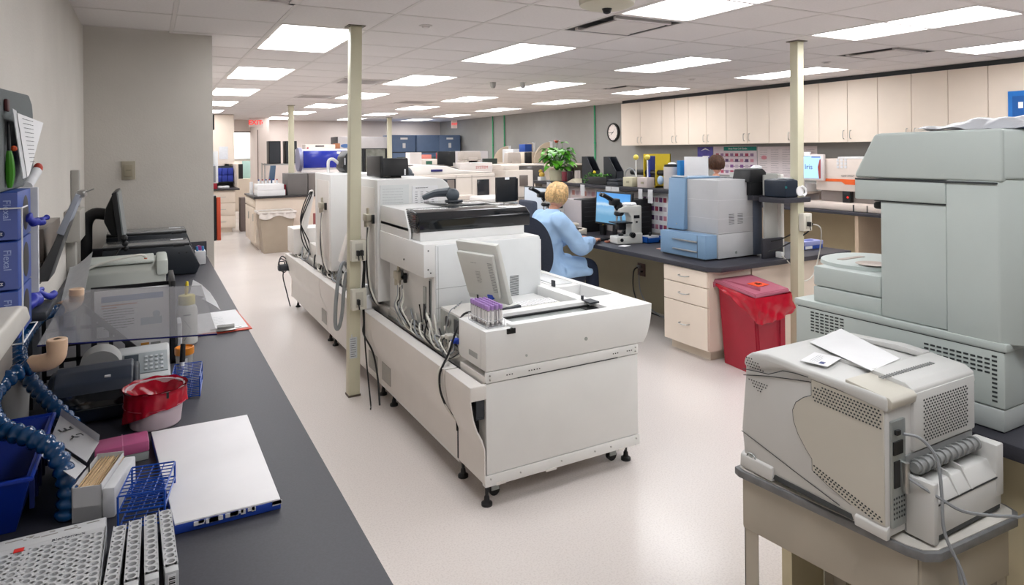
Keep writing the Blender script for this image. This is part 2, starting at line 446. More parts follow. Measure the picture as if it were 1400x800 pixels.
# ================================================================ left worktop
mb = MB(); mb.box(-.379, .36, -1.2, 5.24, .872, .91, bev=.004); wt = thing('left_worktop', 'long dark grey laminate worktop along the left wall', 'worktop', (0, 2, .87))
part('slab', mb, DARKTOP, wt)
mb = MB(); mb.box(-.379, -.362, -1.2, 5.24, .91, 1.01, bev=.002); mb.box(-.362, .36, 5.222, 5.24, .91, 1.01, bev=.002); part('backsplash', mb, DARKTOP, wt)
for k in range(7):
    y0 = -1.15+k*.9
    t = thing('base_cabinet', 'cream base cabinet under the left worktop, %s from the near end' % ORD[k], 'cabinet', (0, y0, 0), group='base cabinets under the left worktop')
    mb = MB(); mb.box(-.379, .30, y0, y0+.895, .08, .87); part('body', mb, LAM, t)
    mb = MB(); mb.box(.301, .319, y0+.01, y0+.44, .1, .85, bev=.002); d = part('door', mb, LAM, t)
    mb = MB(); mb.box(.301, .319, y0+.45, y0+.885, .1, .85, bev=.002); d2 = part('door', mb, LAM, t)
# wall switch on the partition
t = thing('wall_switch', 'beige wall switch on the grey partition wall', 'switch', (-.12, 5.24, 1.53))
mb = MB(); mb.box(-.165, -.082, 5.226, 5.24, 1.47, 1.598, bev=.003); part('plate', mb, mat('switch plate beige', 'A69E8D', .5), t)
mb = MB(); mb.box(-.15, -.097, 5.214, 5.226, 1.49, 1.575, bev=.002); part('switch', mb, mat('switch beige', '9A927F', .5), t)
mb = MB(); mb.box(-.14, -.107, 5.21, 5.2145, 1.533, 1.5375); part('slider', mb, mat('slider brown', '6F6858', .5), t)
# ================================================================ white modular analyzer in the middle of the room
def foot(t, x, y, label=None):
    mb = MB(); mb.cyl((x, y, .10), (x, y, .03), .008, n=10); mb.lathe([(.026, 0), (.026, .012), (.014, .02), (.012, .04), (.008, .045)], (x, y, .0), 16)
    return part('levelling_foot', mb, BLACK, t)
def caster(t, x, y):
    mb = MB(); mb.cyl((x, y-.011, .028), (x, y+.011, .028), .028, n=18); c = part('caster', mb, BLACK, t)
    mb = MB(); mb.box(x-.02, x+.02, y-.018, y-.013, .03, .09); mb.box(x-.02, x+.02, y+.013, y+.018, .03, .09); mb.box(x-.02, x+.02, y-.018, y+.018, .085, .1); part('fork', mb, ZINC, c)
COWL = [(1.263, .57), (1.332, .57), (1.332, .562), (1.269, .562), (1.269, .50), (1.281, .42), (1.30, .364), (1.322, .325), (1.338, .272), (1.338, .115), (1.332, .115), (1.332, .27), (1.315, .32), (1.294, .36), (1.275, .42), (1.263, .50)]
def cowl(t, y0, y1, name='cowl', sx=0):
    mb = MB(); mb.prism(COWL, 'y', y0, y1)
    return part(name, mb, WHITE2, t)
LD = thing('sample_loader', 'white sample loading module at the near end of the long analyzer, with L-shaped tray', 'lab analyzer', (1.8, 3.0, 0))
mb = MB(); mb.box(1.345, 2.235, 2.715, 2.985, .12, .60); part('frame_body', mb, WHITE2, LD)
mb = MB(); mb.box(1.345, 2.232, 2.70, 2.716, .155, .572, bev=.002)
part('end_panel', mb, WHITE, LD)
mb = MB(); mb.box(1.345, 2.235, 2.698, 2.716, .576, .625, bev=.002); part('upper_panel', mb, WHITE, LD)
mb = MB(); mb.box(1.335, 2.24, 2.697, 2.73, .10, .152, bev=.002); part('bottom_rail', mb, WHITE, LD)
mb = MB()
for x in (1.362, 2.215):
    for z in (.135, .59, .61): mb.cyl((x, 2.697, z), (x, 2.692, z), .004, n=8)
for x in (1.52, 1.75, 1.95, 2.05): mb.cyl((x, 2.697, .128), (x, 2.692, .128), .004, n=8)
part('screws', mb, METAL, LD, kind='stuff')
mb = MB()
for x0 in (1.45, 1.57, 1.60, 2.07, 2.16):
    for k in range(3): mb.box(x0+k*.014, x0+k*.014+.006, 2.6965, 2.70, .596, .601)
mb.box(1.51, 2.10, 2.6965, 2.7005, .5725, .5765)
part('slots', mb, SEAM, LD, kind='stuff')
parts('catch', [(1.39, 1.44, 2.694, 2.70, .10, .112), (1.66, 1.72, 2.694, 2.70, .095, .105), (2.1, 2.14, 2.694, 2.7, .095, .105)], WHITE2, LD)
mb = MB(); mb.prism([(1.345, .56), (1.272, .56), (1.272, .50), (1.284, .42), (1.303, .364), (1.324, .325), (1.34, .28), (1.345, .28)], 'y', 2.78, 2.95); part('recess_shade_filler', mb, BLACK, LD)  # solid black filler, paints the dark inside of the hollow cowl
cowl(LD, 2.70, 2.985)
mb = MB(); mb.box(1.265, 1.345, 2.698, 2.73, .505, .568, bev=.002); part('cowl_end_cap', mb, WHITE2, LD)
mb = MB(); mb.box(1.30, 1.34, 2.712, 2.73, .41, .50); mb.box(1.305, 1.335, 2.708, 2.713, .415, .42); part('bracket', mb, DARK, LD)
mb = MB(); mb.box(2.243, 2.252, 2.735, 2.742, .10, .62); mb.box(2.236, 2.249, 2.73, 2.75, .16, .22); mb.box(2.236, 2.249, 2.73, 2.75, .46, .50); mb.box(2.236, 2.24, 2.73, 2.9, .08, .60); part('hinges', mb, DARK, LD, kind='stuff')
mb = MB(); mb.box(2.252, 2.268, 2.745, 2.80, .13, .62, bev=.002); part('door_edge', mb, WHITE2, LD)
# tray front wall with the curved right end
mb = MB(); mb.prism([(1.345, .628), (2.275, .628), (2.30, .665), (2.32, .72), (2.33, .775), (2.333, .826), (1.482, .826), (1.482, .812), (1.345, .812)], 'y', 2.70, 2.755, bev=.003)
part('tray_front', mb, WHITE, LD)
mb = MB(); mb.box(1.345, 1.54, 2.756, 3.0, .628, .812, bev=.003); part('left_box', mb, WHITE, LD)
mb = MB(); mb.box(1.541, 2.08, 2.756, 2.90, .74, .803); part('channel_floor', mb, mat('worn steel tray', '9DA2A0', .35, metal=.5, var=.15, vs=9), LD)
mb = MB(); mb.box(1.545, 2.06, 2.885, 2.90, .803, .8125); mb.box(2.0, 2.085, 2.756, 2.89, .803, .806); part('channel_slot', mb, BLACK, LD)
mb = MB(); mb.box(1.541, 2.06, 2.90, 2.965, .62, .83, bev=.004); part('tray_back', mb, WHITE, LD)
mb = MB(); mb.box(2.08, 2.333, 2.756, 2.99, .628, .826, bev=.003); mb.box(2.06, 2.13, 2.99, 3.86, .628, .822, bev=.003); mb.box(2.29, 2.333, 2.98, 3.88, .628, .828, bev=.003)
mb.box(2.13, 2.29, 3.30, 3.86, .628, .824, bev=.002); mb.box(2.13, 2.29, 2.99, 3.30, .628, .74)
part('side_tray', mb, WHITE, LD)
mb = MB(); mb.box(2.15, 2.27, 3.36, 3.80, .824, .829, bev=.001); mb.box(2.165, 2.175, 3.02, 3.28, .74, .80); part('tray_cover', mb, mat('white tray cover', 'D5D8DA', .3), LD)
mb = MB(); mb.box(2.04, 2.10, 2.85, 2.93, .826, .834); mb.cyl((2.06, 2.95, .83), (2.06, 2.95, .85), .008); mb.box(2.12, 2.13, 3.33, 3.36, .824, .86); part('latch', mb, DARK, LD)
mb = MB(); mb.box(1.455, 1.50, 2.694, 2.702, .788, .812); mb.cyl((1.48, 2.70, .806), (1.48, 2.688, .806), .01, n=10); part('keyhole', mb, BLACK, LD)
mb = MB(); mb.cyl((1.905, 2.70, .70), (1.905, 2.697, .70), .009, n=12); mb.cyl((1.56, 2.70, .672), (1.56, 2.697, .672), .006, n=12); part('plug_cap', mb, ZINC, LD)
mb = MB(); mb.box(1.343, 1.346, 2.79, 2.88, .665, .69); lines(mb, (1.3425, 2.875, .668), (0, -1, 0), (0, 0, 1), .07, .018, 3, 5, t=.003); part('rating_label', mb, mat('silver label', 'A7A9A8', .4), LD)
foot(LD, 1.36, 2.735); foot(LD, 2.20, 2.765); caster(LD, 1.43, 2.80); caster(LD, 2.13, 2.80)
# computer case behind the loader box
PC = thing('computer_case', 'open metal back of a small computer wedged behind the loader box, with cables plugged in', 'computer', (1.5, 3.13, .62))
mb = MB(); mb.box(1.40, 1.66, 3.02, 3.36, .606, .79, bev=.003); part('case', mb, WHITE2, PC)
mb = MB(); mb.box(1.394, 1.40, 3.03, 3.35, .615, .78); part('rear_plate', mb, ZINC, PC)
mb = MB(); mb.cyl((1.393, 3.25, .735), (1.389, 3.25, .735), .034, n=20); part('fan_ring', mb, METAL, PC)
mb = MB(); mb.cyl((1.389, 3.25, .735), (1.388, 3.25, .735), .028, n=20); mb.box(1.388, 1.394, 3.06, 3.16, .70, .765); mb.box(1.388, 1.394, 3.05, 3.34, .63, .645); part('ports', mb, DARK, PC)
mb = MB(); mb.box(1.37, 1.39, 3.08, 3.12, .655, .68, bev=.003); mb.box(1.35, 1.372, 3.085, 3.115, .66, .675, bev=.003); part('blue_plug', mb, mat('blue video plug', '2B49B8', .4), PC)
mb = MB(); mb.box(1.352, 1.392, 3.15, 3.2, .66, .685, bev=.003); mb.box(1.36, 1.392, 3.24, 3.27, .64, .66, bev=.003); part('white_plug', mb, CABLEW, PC)
# ---- towers
def vents(mb, x0, x1, z0, z1, y, n, w=.003, slant=0):
    for k in range(n):
        z = z0+(z1-z0)*(k+.5)/n
        mb.box(x0, x1, y-.0008, y+.001, z-w/2, z+w/2)
def xvents(mb, y0, y1, z0, z1, x, n, w=.003):
    for k in range(n):
        z = z0+(z1-z0)*(k+.5)/n
        mb.box(x-.0008, x+.001, y0, y1, z-w/2, z+w/2)
AN = thing('analyzer', 'white analyzer tower with a black glossy visor, nearest on the long base', 'lab analyzer', (1.7, 3.6, 0))
mb = MB(); mb.box(1.345, 2.235, 2.995, 4.235, .12, .50); part('base', mb, WHITE2, AN)
mb = MB(); mb.box(1.335, 2.24, 2.99, 4.235, .10, .118); part('bottom_rail', mb, WHITE, AN)
cowl(AN, 2.995, 4.235)
mb = MB(); mb.box(1.3305, 1.333, 2.988, 3.0, .12, .33); part('joint', mb, DARK, AN)
mb = MB(); mb.box(1.30, 1.40, 2.995, 4.235, .50, .535); part('cable_trough', mb, BLACK, AN)
mb = MB(); mb.box(1.385, 2.235, 2.995, 4.235, .50, .60, bev=.002); mb.cyl((1.402, 3.3, .61), (1.402, 4.2, .61), .012, n=10); part('deck', mb, WHITE2, AN)
mb = MB(); mb.box(1.405, 1.412, 3.05, 4.2, .60, .615); mb.box(1.375, 1.385, 3.3, 4.2, .56, .567); part('rail', mb, ZINC, AN)
mb = MB(); mb.box(1.3285, 1.3325, 4.03, 4.2, .15, .265); part('intake_grille', mb, mat('perforated grille tint', 'A9A7A3', .6, var=.3, vs=900, detail=1), AN)
foot(AN, 1.375, 3.03); foot(AN, 1.375, 4.1); foot(AN, 2.2, 3.03)
mb = MB(); mb.prism([(3.44, .60), (4.22, .60), (4.22, .94), (3.44, .94)], 'x', 1.395, 2.04, bev=.004); part('lower_body', mb, WHITE, AN)
mb = MB(); mb.prism([(3.43, .94), (4.22, .94), (4.22, 1.125), (3.43, 1.125)], 'x', 1.33, 2.08, bev=.004); part('overhang', mb, WHITE, AN)
mb = MB(); mb.box(1.40, 2.082, 3.424, 3.44, .69, 1.118, bev=.003); part('front_panel', mb, mat('cool white panel', 'DDE0E1', .35), AN)
mb = MB(); mb.box(1.40, 1.7, 3.4225, 3.425, .872, .8745); mb.box(1.40, 1.7, 3.4225, 3.425, .765, .7675); mb.box(1.412, 1.414, 3.4225, 3.425, .70, 1.11); part('panel_seams', mb, mat('grey seam', '9EA2A3', .5), AN)
mb = MB(); vents(mb, 1.81, 1.85, .78, .90, 3.4235, 14); vents(mb, 1.87, 1.93, .78, .90, 3.4235, 16); part('vent_slots', mb, SEAM, AN, kind='stuff')
mb = MB(); mb.box(1.36, 2.05, 3.56, 4.215, 1.125, 1.19, bev=.004); mb.box(1.335, 1.35, 3.68, 4.215, 1.125, 1.19); part('neck', mb, WHITE, AN)
mb = MB(); mb.prism([(3.68, 1.17), (4.215, 1.17), (4.215, 1.292), (3.75, 1.292)], 'x', 1.335, 2.05, bev=.004); part('top_block', mb, WHITE, AN)
mb = MB(); mb.prism([(3.60, 1.168), (3.556, 1.178), (3.548, 1.25), (3.60, 1.288), (3.70, 1.299), (3.78, 1.30), (3.78, 1.168)], 'x', 1.352, 2.09, bev=.006, seg=3); part('visor', mb, BLACKG, AN, label='glossy black visor')
mb = MB()
for k in range(9): mb.box(1.346, 1.352, 3.60, 3.76, 1.195+k*.011, 1.20+k*.011)
part('visor_grille', mb, DARK, AN, kind='stuff')
mb = MB(); mb.box(1.62, 1.90, 3.80, 4.17, 1.291, 1.306, bev=.004); mb.box(1.91, 2.02, 3.74, 4.1, 1.27, 1.303, bev=.008); part('smoked_lid', mb, mat('smoked glossy lid', '3B3D3D', .15, coat=.4), AN)
mb = MB(); mb.box(2.04, 2.10, 3.44, 3.52, .90, 1.10, bev=.004); mb.box(2.08, 2.10, 3.46, 3.50, .97, 1.05, bev=.003); part('side_handle', mb, WHITE, AN)
mb = MB()
for p_ in ((1.347, 1.09), (1.345, .985), (1.36, .965)): mb.cyl((p_[0]+.01, 3.43, p_[1]), (p_[0]+.01, 3.426, p_[1]), .004, n=8)
mb.cyl((1.33, 3.75, 1.0), (1.326, 3.75, 1.0), .006, n=8)
for x in (1.45, 1.68, 1.93): mb.box(x, x+.02, 3.555, 3.562, 1.183, 1.19)
part('screws', mb, SEAM, AN, kind='stuff')
parts('port_plate', [(1.389, 1.396, 3.56, 3.60, .65, .86), (1.389, 1.396, 3.48, 3.50, .68, .92), (1.386, 1.396, 3.95, 4.05, .84, .9)], ZINC, AN)
mb = MB(); mb.box(1.384, 1.39, 3.485, 3.495, .7, .91); mb.box(1.384, 1.39, 3.567, 3.59, .66, .76); mb.box(1.36, 1.392, 3.87, 3.90, .86, .88); mb.box(1.36, 1.366, 3.87, 3.90, .86, .91); part('port_slots', mb, DARK, AN)
def connector(t, y, z, x=1.33):
    mb = MB(); mb.box(x-.045, x, y-.05, y+.04, z-.02, z+.03, bev=.006); mb.cyl((x-.03, y-.03, z), (x-.03, y-.03, z-.05), .012); mb.cyl((x-.03, y+.02, z), (x-.03, y+.02, z-.06), .012); mb.cyl((x-.02, y+.0, z+.03), (x-.02, y, z+.07), .01)
    part('valve', mb, mat('aged fitting', 'B8B2A2', .4, metal=.3), t)
    mb = MB(); mb.box(x-.02, x, y-.10, y-.075, z-.03, z+.03, bev=.003); part('black_inlet', mb, BLACK, t)
connector(AN, 3.98, .86, 1.395)
# tower two and three
def tower(name, label, y0, y1, x1, by0, by1):
    t = thing(name, label, 'lab analyzer', (1.7, (y0+y1)/2, 0), group='white analyzer towers')
    mb = MB(); mb.box(1.345, 2.235, by0, by1, .12, .50); part('base', mb, WHITE2, t)
    mb = MB(); mb.box(1.335, 2.24, by0, by1, .10, .118); part('bottom_rail', mb, WHITE2, t)
    cowl(t, by0, by1)
    mb = MB(); mb.box(1.30, 1.40, by0, by1, .50, .535); part('cable_trough', mb, BLACK, t)
    mb = MB(); mb.box(1.385, 2.235, by0, by1, .50, .60, bev=.002); part('deck', mb, WHITE2, t)
    mb = MB(); pr_ = [(1.33, .64), (x1, .64), (x1, 1.38), (x1-.02, 1.42), (x1-.055, 1.447), (x1-.10, 1.457), (1.33, 1.457)]
    mb.prism(pr_, 'y', y0, y1, bev=.006, seg=3); mb.box(1.42, x1-.02, y0+.03, y1-.03, .60, .64); part('housing', mb, WHITE, t)
    mb = MB(); mb.box(1.3275, 1.331, y0+.05, y1-.08, .72, 1.40, bev=.001); part('side_panel', mb, WHITE2, t)
    foot(t, 1.375, by0+.08); foot(t, 1.375, by1-.08)
    return t
t2 = tower('analyzer', 'white analyzer tower with paper sheets taped on its front, second on the long base', 4.27, 4.78, 1.86, 4.24, 5.70)
connector(t2, 4.42, 1.19)
mb = MB(); mb.box(1.3285, 1.3325, 4.30, 4.50, .15, .265); part('intake_grille', mb, MATS['perforated grille tint'], t2)
mb = MB(); mb.box(1.34, 1.348, 4.28, 4.283, .9, 1.3); mb.box(1.35, 1.55, 4.264, 4.269, .98, 1.42); part('clear_sleeve', mb, mat('faded notice sheet', 'DADDDD', .3), t2, label='pale taped notice sheet')
mb = MB(); lines(mb, (1.365, 4.2635, 1.18), (1, 0, 0), (0, 0, 1), .16, .22, 12, 12, t=.003); part('print', mb, mat('faint print', 'B6B9BB', .8), t2)
mb = MB(); mb.box(1.575, 1.765, 4.264, 4.269, 1.25, 1.405); part('table_sheet', mb, PAPER, t2, label='white sheet with a small table of figures')
mb = MB(); lines(mb, (1.60, 4.2635, 1.385), (1, 0, 0), (0, 0, 1), .10, .012, 1, 1, t=.004)
for cx in range(4): lines(mb, (1.595+cx*.04, 4.2635, 1.27), (1, 0, 0), (0, 0, 1), .02, .10, 7, cx, t=.004)
lines(mb, (1.59, 4.2635, 1.254), (1, 0, 0), (0, 0, 1), .16, .01, 1, 9, t=.003); part('print', mb, INK, t2)
t3 = tower('analyzer', 'white analyzer tower farthest back on the long base, with a cable fitting on its side', 5.56, 6.14, 1.84, 5.71, 7.30)
connector(t3, 5.78, 1.18)
mb = MB(); mb.box(1.328, 1.3325, 7.30, 7.34, .10, .57); part('end_panel', mb, WHITE2, t3)
mb = MB(); mb.box(1.3285, 1.3325, 5.75, 5.92, .15, .265); part('intake_grille', mb, MATS['perforated grille tint'], t3)
mb = MB(); mb.box(1.285, 1.9, 6.95, 7.28, .602, .86, bev=.006); part('end_box', mb, WHITE2, t3)
mb = MB(); mb.box(1.42, 1.56, 4.9, 5.45, .60, .70, bev=.005); part('low_box', mb, WHITE2, t2)
mb = MB(); mb.box(1.40, 1.6, 6.2, 6.75, .60, .74, bev=.005); part('low_box', mb, WHITE2, t3)
mb = MB(); mb.box(1.41, 1.5, 6.35, 6.5, .741, .78, bev=.008); part('power_brick', mb, BLACK, t3)
mb = MB(); mb.prism([(1.345, .84), (1.40, .84), (1.475, 1.20), (1.47, 1.26), (1.44, 1.25), (1.40, 1.10)], 'y', 6.86, 6.93, bev=.006); part('sample_arm', mb, WHITE2, t3)
mb = MB()
for k in range(3): mb.tube([(1.46-.01*k, 6.86, 1.24), (1.43-.02*k, 6.82, 1.18), (1.37-.015*k, 6.80, 1.05), (1.33, 6.80, .92), (1.34+.03*k, 6.78, .75), (1.40, 6.7, .62)], .006, 6, 5)
part('arm_cables', mb, CABLEB, t3, kind='stuff')
mb = MB(); mb.cyl((1.45, 5.18, .72), (1.45, 5.18, .92), .03, n=14); mb.prism([(1.30, .78), (1.34, .76), (1.45, .98), (1.45, 1.08), (1.40, 1.08), (1.36, .98)], 'y', 5.12, 5.22, bev=.006); part('arm', mb, WHITE2, t2)
mb = MB(); mb.box(1.41, 1.455, 5.10, 5.13, 1.06, 1.11, bev=.004); mb.prism([(1.345, .77), (1.36, .76), (1.43, .92), (1.43, .95)], 'y', 5.105, 5.12); part('arm_cover', mb, DARK, t2)
# small boxes and jar on the deck between towers
mb = MB(); mb.box(1.42, 1.50, 4.235, 4.262, .60, .60); mb.bm.clear()
mb.box(1.355, 1.46, 4.24, 4.262+.0, .601, .61); mb.bm.clear()
t = thing('reagent_box', 'small white cardboard box on the deck behind the near tower', 'box', (1.36, 4.5, .62))
mb = MB(); mb.box(1.21+.06, 1.325, 4.40, 4.52, .572, .66, bev=.002); part('carton', mb, PAPER, t)
mb = MB(); mb.box(1.268, 1.2705, 4.41, 4.44, .60, .64); part('print', mb, mat('brown print', '6B5B5B', .6), t)
t = thing('jar', 'white plastic jar standing on the small white box', 'jar', (1.3, 4.46, .66))
mb = MB(); mb.lathe([(.026, 0), (.027, .01), (.027, .04), (.022, .05)], (1.297, 4.46, .66), 18); part('body', mb, mat('milky plastic', 'DADADA', .4), t)
mb = MB(); mb.lathe([(.028, .05), (.028, .068), (.026, .07)], (1.297, 4.46, .66), 18); part('lid', mb, PAPER, t)
# ---- handheld scanner on the near tower
t = thing('barcode_scanner', 'grey handheld barcode scanner lying on top of the near tower', 'barcode scanner', (1.62, 4.0, 1.30))
mb = MB(); mb.tube([(1.60, 4.12, 1.335), (1.66, 4.06, 1.365), (1.73, 3.98, 1.375)], .02, 10, 4, radii=lambda u: .018+.014*u); mb.sph((1.745, 3.965, 1.355), (.045, .04, .045), 14, 10)
part('body', mb, mat('scanner grey', '4A525A', .4), t)
mb = MB(); mb.box(1.70, 1.80, 3.92, 4.0, 1.307, 1.325, bev=.008); part('base', mb, DARK, t)
t = thing('barcode_scanner', 'grey dome-shaped scanner on the white curved instrument behind the second tower', 'barcode scanner', (1.86, 5.2, 1.45))
mb = MB(); mb.sph((1.80, 5.0, 1.45), (.055, .04, .07), 16, 12); mb.box(1.745, 1.855, 4.965, 5.04, 1.35, 1.47, bev=.01); part('body', mb, MATS['scanner grey'], t)
mb = MB(); mb.box(1.73, 1.87, 4.95, 5.06, 1.33, 1.352, bev=.004); mb.box(1.70, 1.95, 4.85, 5.3, 1.05, 1.33); mb.box(1.7, 1.95, 4.85, 5.3, .6, 1.05); part('base', mb, WHITE2, t)
# ---- cream monitor seen from behind
MO = thing('monitor', 'cream touch-screen monitor seen from behind, tilted, on the near analyzer', 'monitor', (1.52, 3.12, .62))
def frame3(o, X, Z):
    X = Vector(X).normalized(); Z = Vector(Z); Z = (Z-X*Z.dot(X)).normalized(); Y = Z.cross(X)
    M = Matrix.Identity(4)
    for i in range(3): M[i][0] = X[i]; M[i][1] = Y[i]; M[i][2] = Z[i]; M[i][3] = o[i]
    return M
MM = frame3((1.541, 3.13, .999), (.303, -.953, 0), (-.337, .036, 1))
CR = mat('cream monitor plastic', 'CDCEC9', .45)
def lb(name, spec, m_, par, M=MM, **k):
    mb = MB()
    for s_ in spec:
        a = s_[:6]; bv = s_[6] if len(s_) > 6 else 0
        mb.box(*a, bev=bv or .0001, seg=2, M=M)
    return part(name, mb, m_, par, **k)
lb('screen_frame', [(-.155, .155, .0, .03, -.17, .17, .008)], CR, MO)
mb = MB(); mb.prism([(-.130, -.13), (.115, -.13), (.135, .12), (-.142, .12)], 'y', -.024, .0, bev=.011, M=MM); back = part('back_shell', mb, CR, MO)
mb = MB()
for k in range(18): mb.box(.085, .118, -.0248, -.0235, -.09+k*.0095, -.086+k*.0095, M=MM, bev=.0001)
part('vent_slots', mb, mat('grey vent', '8E918F', .5), MO, kind='stuff')
lb('screen', [(-.14, .14, .03, .0315, -.14, .14)], BLACKG, MO)
mb = MB()
def ml(x, z, w_, h_, n, sd): lines(mb, MM @ Vector((x, -.0252, z)), MM.to_3x3() @ Vector((1, 0, 0)), MM.to_3x3() @ Vector((0, 0, 1)), w_, h_, n, sd, t=.0025)
ml(-.04, .06, .05, .012, 1, 3); ml(-.02, -.05, .04, .07, 8, 4); part('print', mb, mat('grey print', '77797A', .7), MO)
lb('stand', [(-.03, .03, -.02, .02, -.32, -.10, .01), (-.08, .10, -.08, .10, -.19, -.165, .01)], CR, MO, M=tf((1.61, 3.13, .99), -1.263))
lb('stand_foot', [(-.10, .12, -.07, .09, -.20, -.178, .006)], DARK, MO, M=tf((1.61, 3.13, 1.00), -1.263))
lb('video_plug', [(.03, .07, -.03, .005, -.135, -.11, .004)], mat('blue video plug', '2B49B8', .4), MO)
mb = MB(); mb.tube([MM @ Vector((-.06, -.01, -.11)), MM @ Vector((-.05, -.03, -.17)), MM @ Vector((-.02, -.02, -.21))], .005, 8, 4); part('power_lead', mb, CABLEB, MO)
mb = MB(); mb.tube([MM @ Vector((.05, -.02, -.13)), MM @ Vector((.04, -.03, -.17)), MM @ Vector((0, -.02, -.2)), MM @ Vector((-.03, -.02, -.2))], .004, 8, 4); part('video_lead', mb, CABLEW, MO)
mb = MB(); mb.box(1.60, 2.03, 2.97, 3.42, .60, .78, bev=.003); part('keyboard_shelf', mb, WHITE, LD)
t = thing('keyboard', 'white keyboard on the near analyzer beside the cream monitor', 'keyboard', (1.84, 3.15, .78))
mb = MB(); mb.box(1.72, 2.0, 3.07, 3.19, .781, .80, bev=.004); part('case', mb, mat('ivory plastic', 'DAD9D0', .5), t)
mb = MB()
for a in range(12):
    for b_ in range(4): mb.box(1.73+a*.0215, 1.747+a*.0215, 3.08+b_*.025, 3.10+b_*.025, .80, .806)
part('keys', mb, PAPER, t, kind='stuff')
# ---- more tangled cables
rn = random.Random(12)
for k in range(10):
    y = 3.95-.075*k; a = [(1.385, y, .60+.12*rn.random()), (1.35, y-.05*rn.random(), .62+.06*rn.random()), (1.325, y-.10, .60+.05*rn.random()), (1.34, y-.17-.05*rn.random(), .59), (1.375, y-.22, .60+.02*rn.random()), (1.385, y-.15, .66+.1*rn.random())]
    mb = MB(); mb.tube(a, .004+.002*rn.random(), 6, 6); solo('cable', 'tangled short cable %s along the near tower foot' % ORD[k], 'cable', mb, [CABLEG, CABLEW, CABLEB, CABLEW][k % 4], group='tangled cables at the near tower foot')
for k in range(12):
    y = 6.9-.17*k+(.4 if k < 3 else 0); a = [(1.43, y, .62), (1.38, y-.08*rn.random(), .66+.05*rn.random()), (1.345, y-.12, .61), (1.32, y-.2-.06*rn.random(), .59), (1.36, y-.3, .585), (1.40, y-.22, .64+.08*rn.random()), (1.42, y-.12, .62)]
    mb = MB(); mb.tube(a, .005+.003*rn.random(), 6, 5); solo('cable', 'tangled cable on the deck behind the pole, %s from the far end' % ORD[k], 'cable', mb, [CABLEB, CABLEW, CABLEG, CABLEB, CABLEW][k % 5], group='tangled cables on the far deck')
# ---- blood tubes
t = thing('tube_rack', 'clear plastic rack holding purple-capped blood tubes on the loader corner', 'tube rack', (1.42, 2.84, .812))
CLR = mat('clear plastic', 'E6E8EA', .1, alpha=.35)
mb = MB(); mb.box(1.372, 1.468, 2.74, 2.945, .8125, .818, bev=.001); mb.box(1.372, 1.468, 2.74, 2.945, .845, .848); 
for x in (1.374, 1.466):
    for y in (2.742, 2.943): mb.box(x-.002, x+.002, y-.002, y+.002, .818, .845)
part('tray', mb, CLR, t)
LAV = mat('lavender cap plastic', 'A987C4', .4); BLD = mat('dark blood', '4A1016', .25); LBL = mat('tube label', 'E8E6E6', .6, var=.02)
proto = None
for a in range(4):
    for b_ in range(9):
        x = 1.386+a*.0225; y = 2.752+b_*.0222
        lbl = 'purple-capped blood tube, %s from near end in %s row of rack' % (ORD[b_], ['left outer', 'left inner', 'right inner', 'right outer'][a])
        if proto is None:
            q = thing('blood_tube', lbl, 'tube', (x, y, .8185), group='purple-capped blood tubes')
            mb = MB(); mb.lathe([(.002, 0), (.0055, .003), (.0062, .008), (.0062, .080)], (x, y, .8185), 12); part('tube', mb, mat('tube glass', 'C9C6C8', .15, alpha=.6), q)
            mb = MB(); mb.lathe([(.005, .004), (.0052, .034), (.0052, .036)], (x, y, .8185), 10); part('blood', mb, BLD, q)
            mb = MB(); mb.grid(lambda u, v: (x+.0066*math.cos(-2.6+u*4.2), y+.0066*math.sin(-2.6+u*4.2), .8185+.014+v*.058), 8, 1); lb_ = part('label', mb, LBL, q)
            mb = MB(); mb.lathe([(.0078, .078), (.0082, .082), (.0082, .094), (.0072, .099), (.004, .0995)], (x, y, .8185), 14); part('cap', mb, LAV, q)
            proto = q
        else:
            dup(proto, (x, y, .8185), random.uniform(-.9, .9), label=lbl)
# ---- cables around the analyzer
def cable(pts, r, m_, label, cat='cable', name='cable', group=None, sm=6, n=6):
    mb = MB(); mb.tube(pts, r, n, sm); return solo(name, label, cat, mb, m_, group=group)
rn = random.Random(5)
for k in range(7):
    y0 = 3.98-.02*k; z0 = .80+.01*(k % 3); bot = .60+.012*(k % 4); o = .012*k
    cable([(1.36, y0, z0), (1.35, y0-.03, z0-.06), (1.33-.004*(k % 3), y0-.06+.02*(k % 2), bot+.07), (1.335, y0-.16-o*.6, bot), (1.35, y0-.30, bot-.005), (1.37, y0-.42, .60), (1.385, y0-.50, .59)], .0045, [CABLEW, CABLEG, CABLEW, CABLEB][k % 4],
          '%s looping cable of the bundle at the side of the near tower, counted inward' % ORD[k], group='cables bundled beside the near tower')
cable([(1.60, 2.99, .80), (1.50, 3.05, .815), (1.42, 3.10, .80), (1.36, 3.06, .74), (1.31, 3.04, .64), (1.27, 3.03, .578), (1.252, 3.03, .53), (1.254, 3.02, .45), (1.282, 3.0, .37), (1.32, 2.99, .32), (1.327, 2.988, .26)], .006, CABLEB, 'thick black cable running over the cowl and down the joint of the analyzer base')
cable([(1.39, 3.14, .68), (1.34, 3.10, .66), (1.31, 3.06, .60), (1.275, 3.05, .576), (1.253, 3.045, .54), (1.254, 3.035, .46), (1.276, 3.0, .38), (1.322, 2.99, .31)], .005, CABLEW, 'off white cable running down beside the thick black one at the base joint')
cable([(1.39, 3.26, .65), (1.35, 3.22, .645), (1.33, 3.16, .62), (1.31, 3.12, .60), (1.33, 3.08, .59), (1.39, 3.07, .62)], .0035, CABLEB, 'thin black loop of cable behind the loader box')
cable([(1.39, 3.50, .72), (1.36, 3.47, .73), (1.35, 3.40, .70), (1.36, 3.36, .62), (1.385, 3.3, .60)], .007, CABLEW, 'thick off white cable from the slot of the near tower')
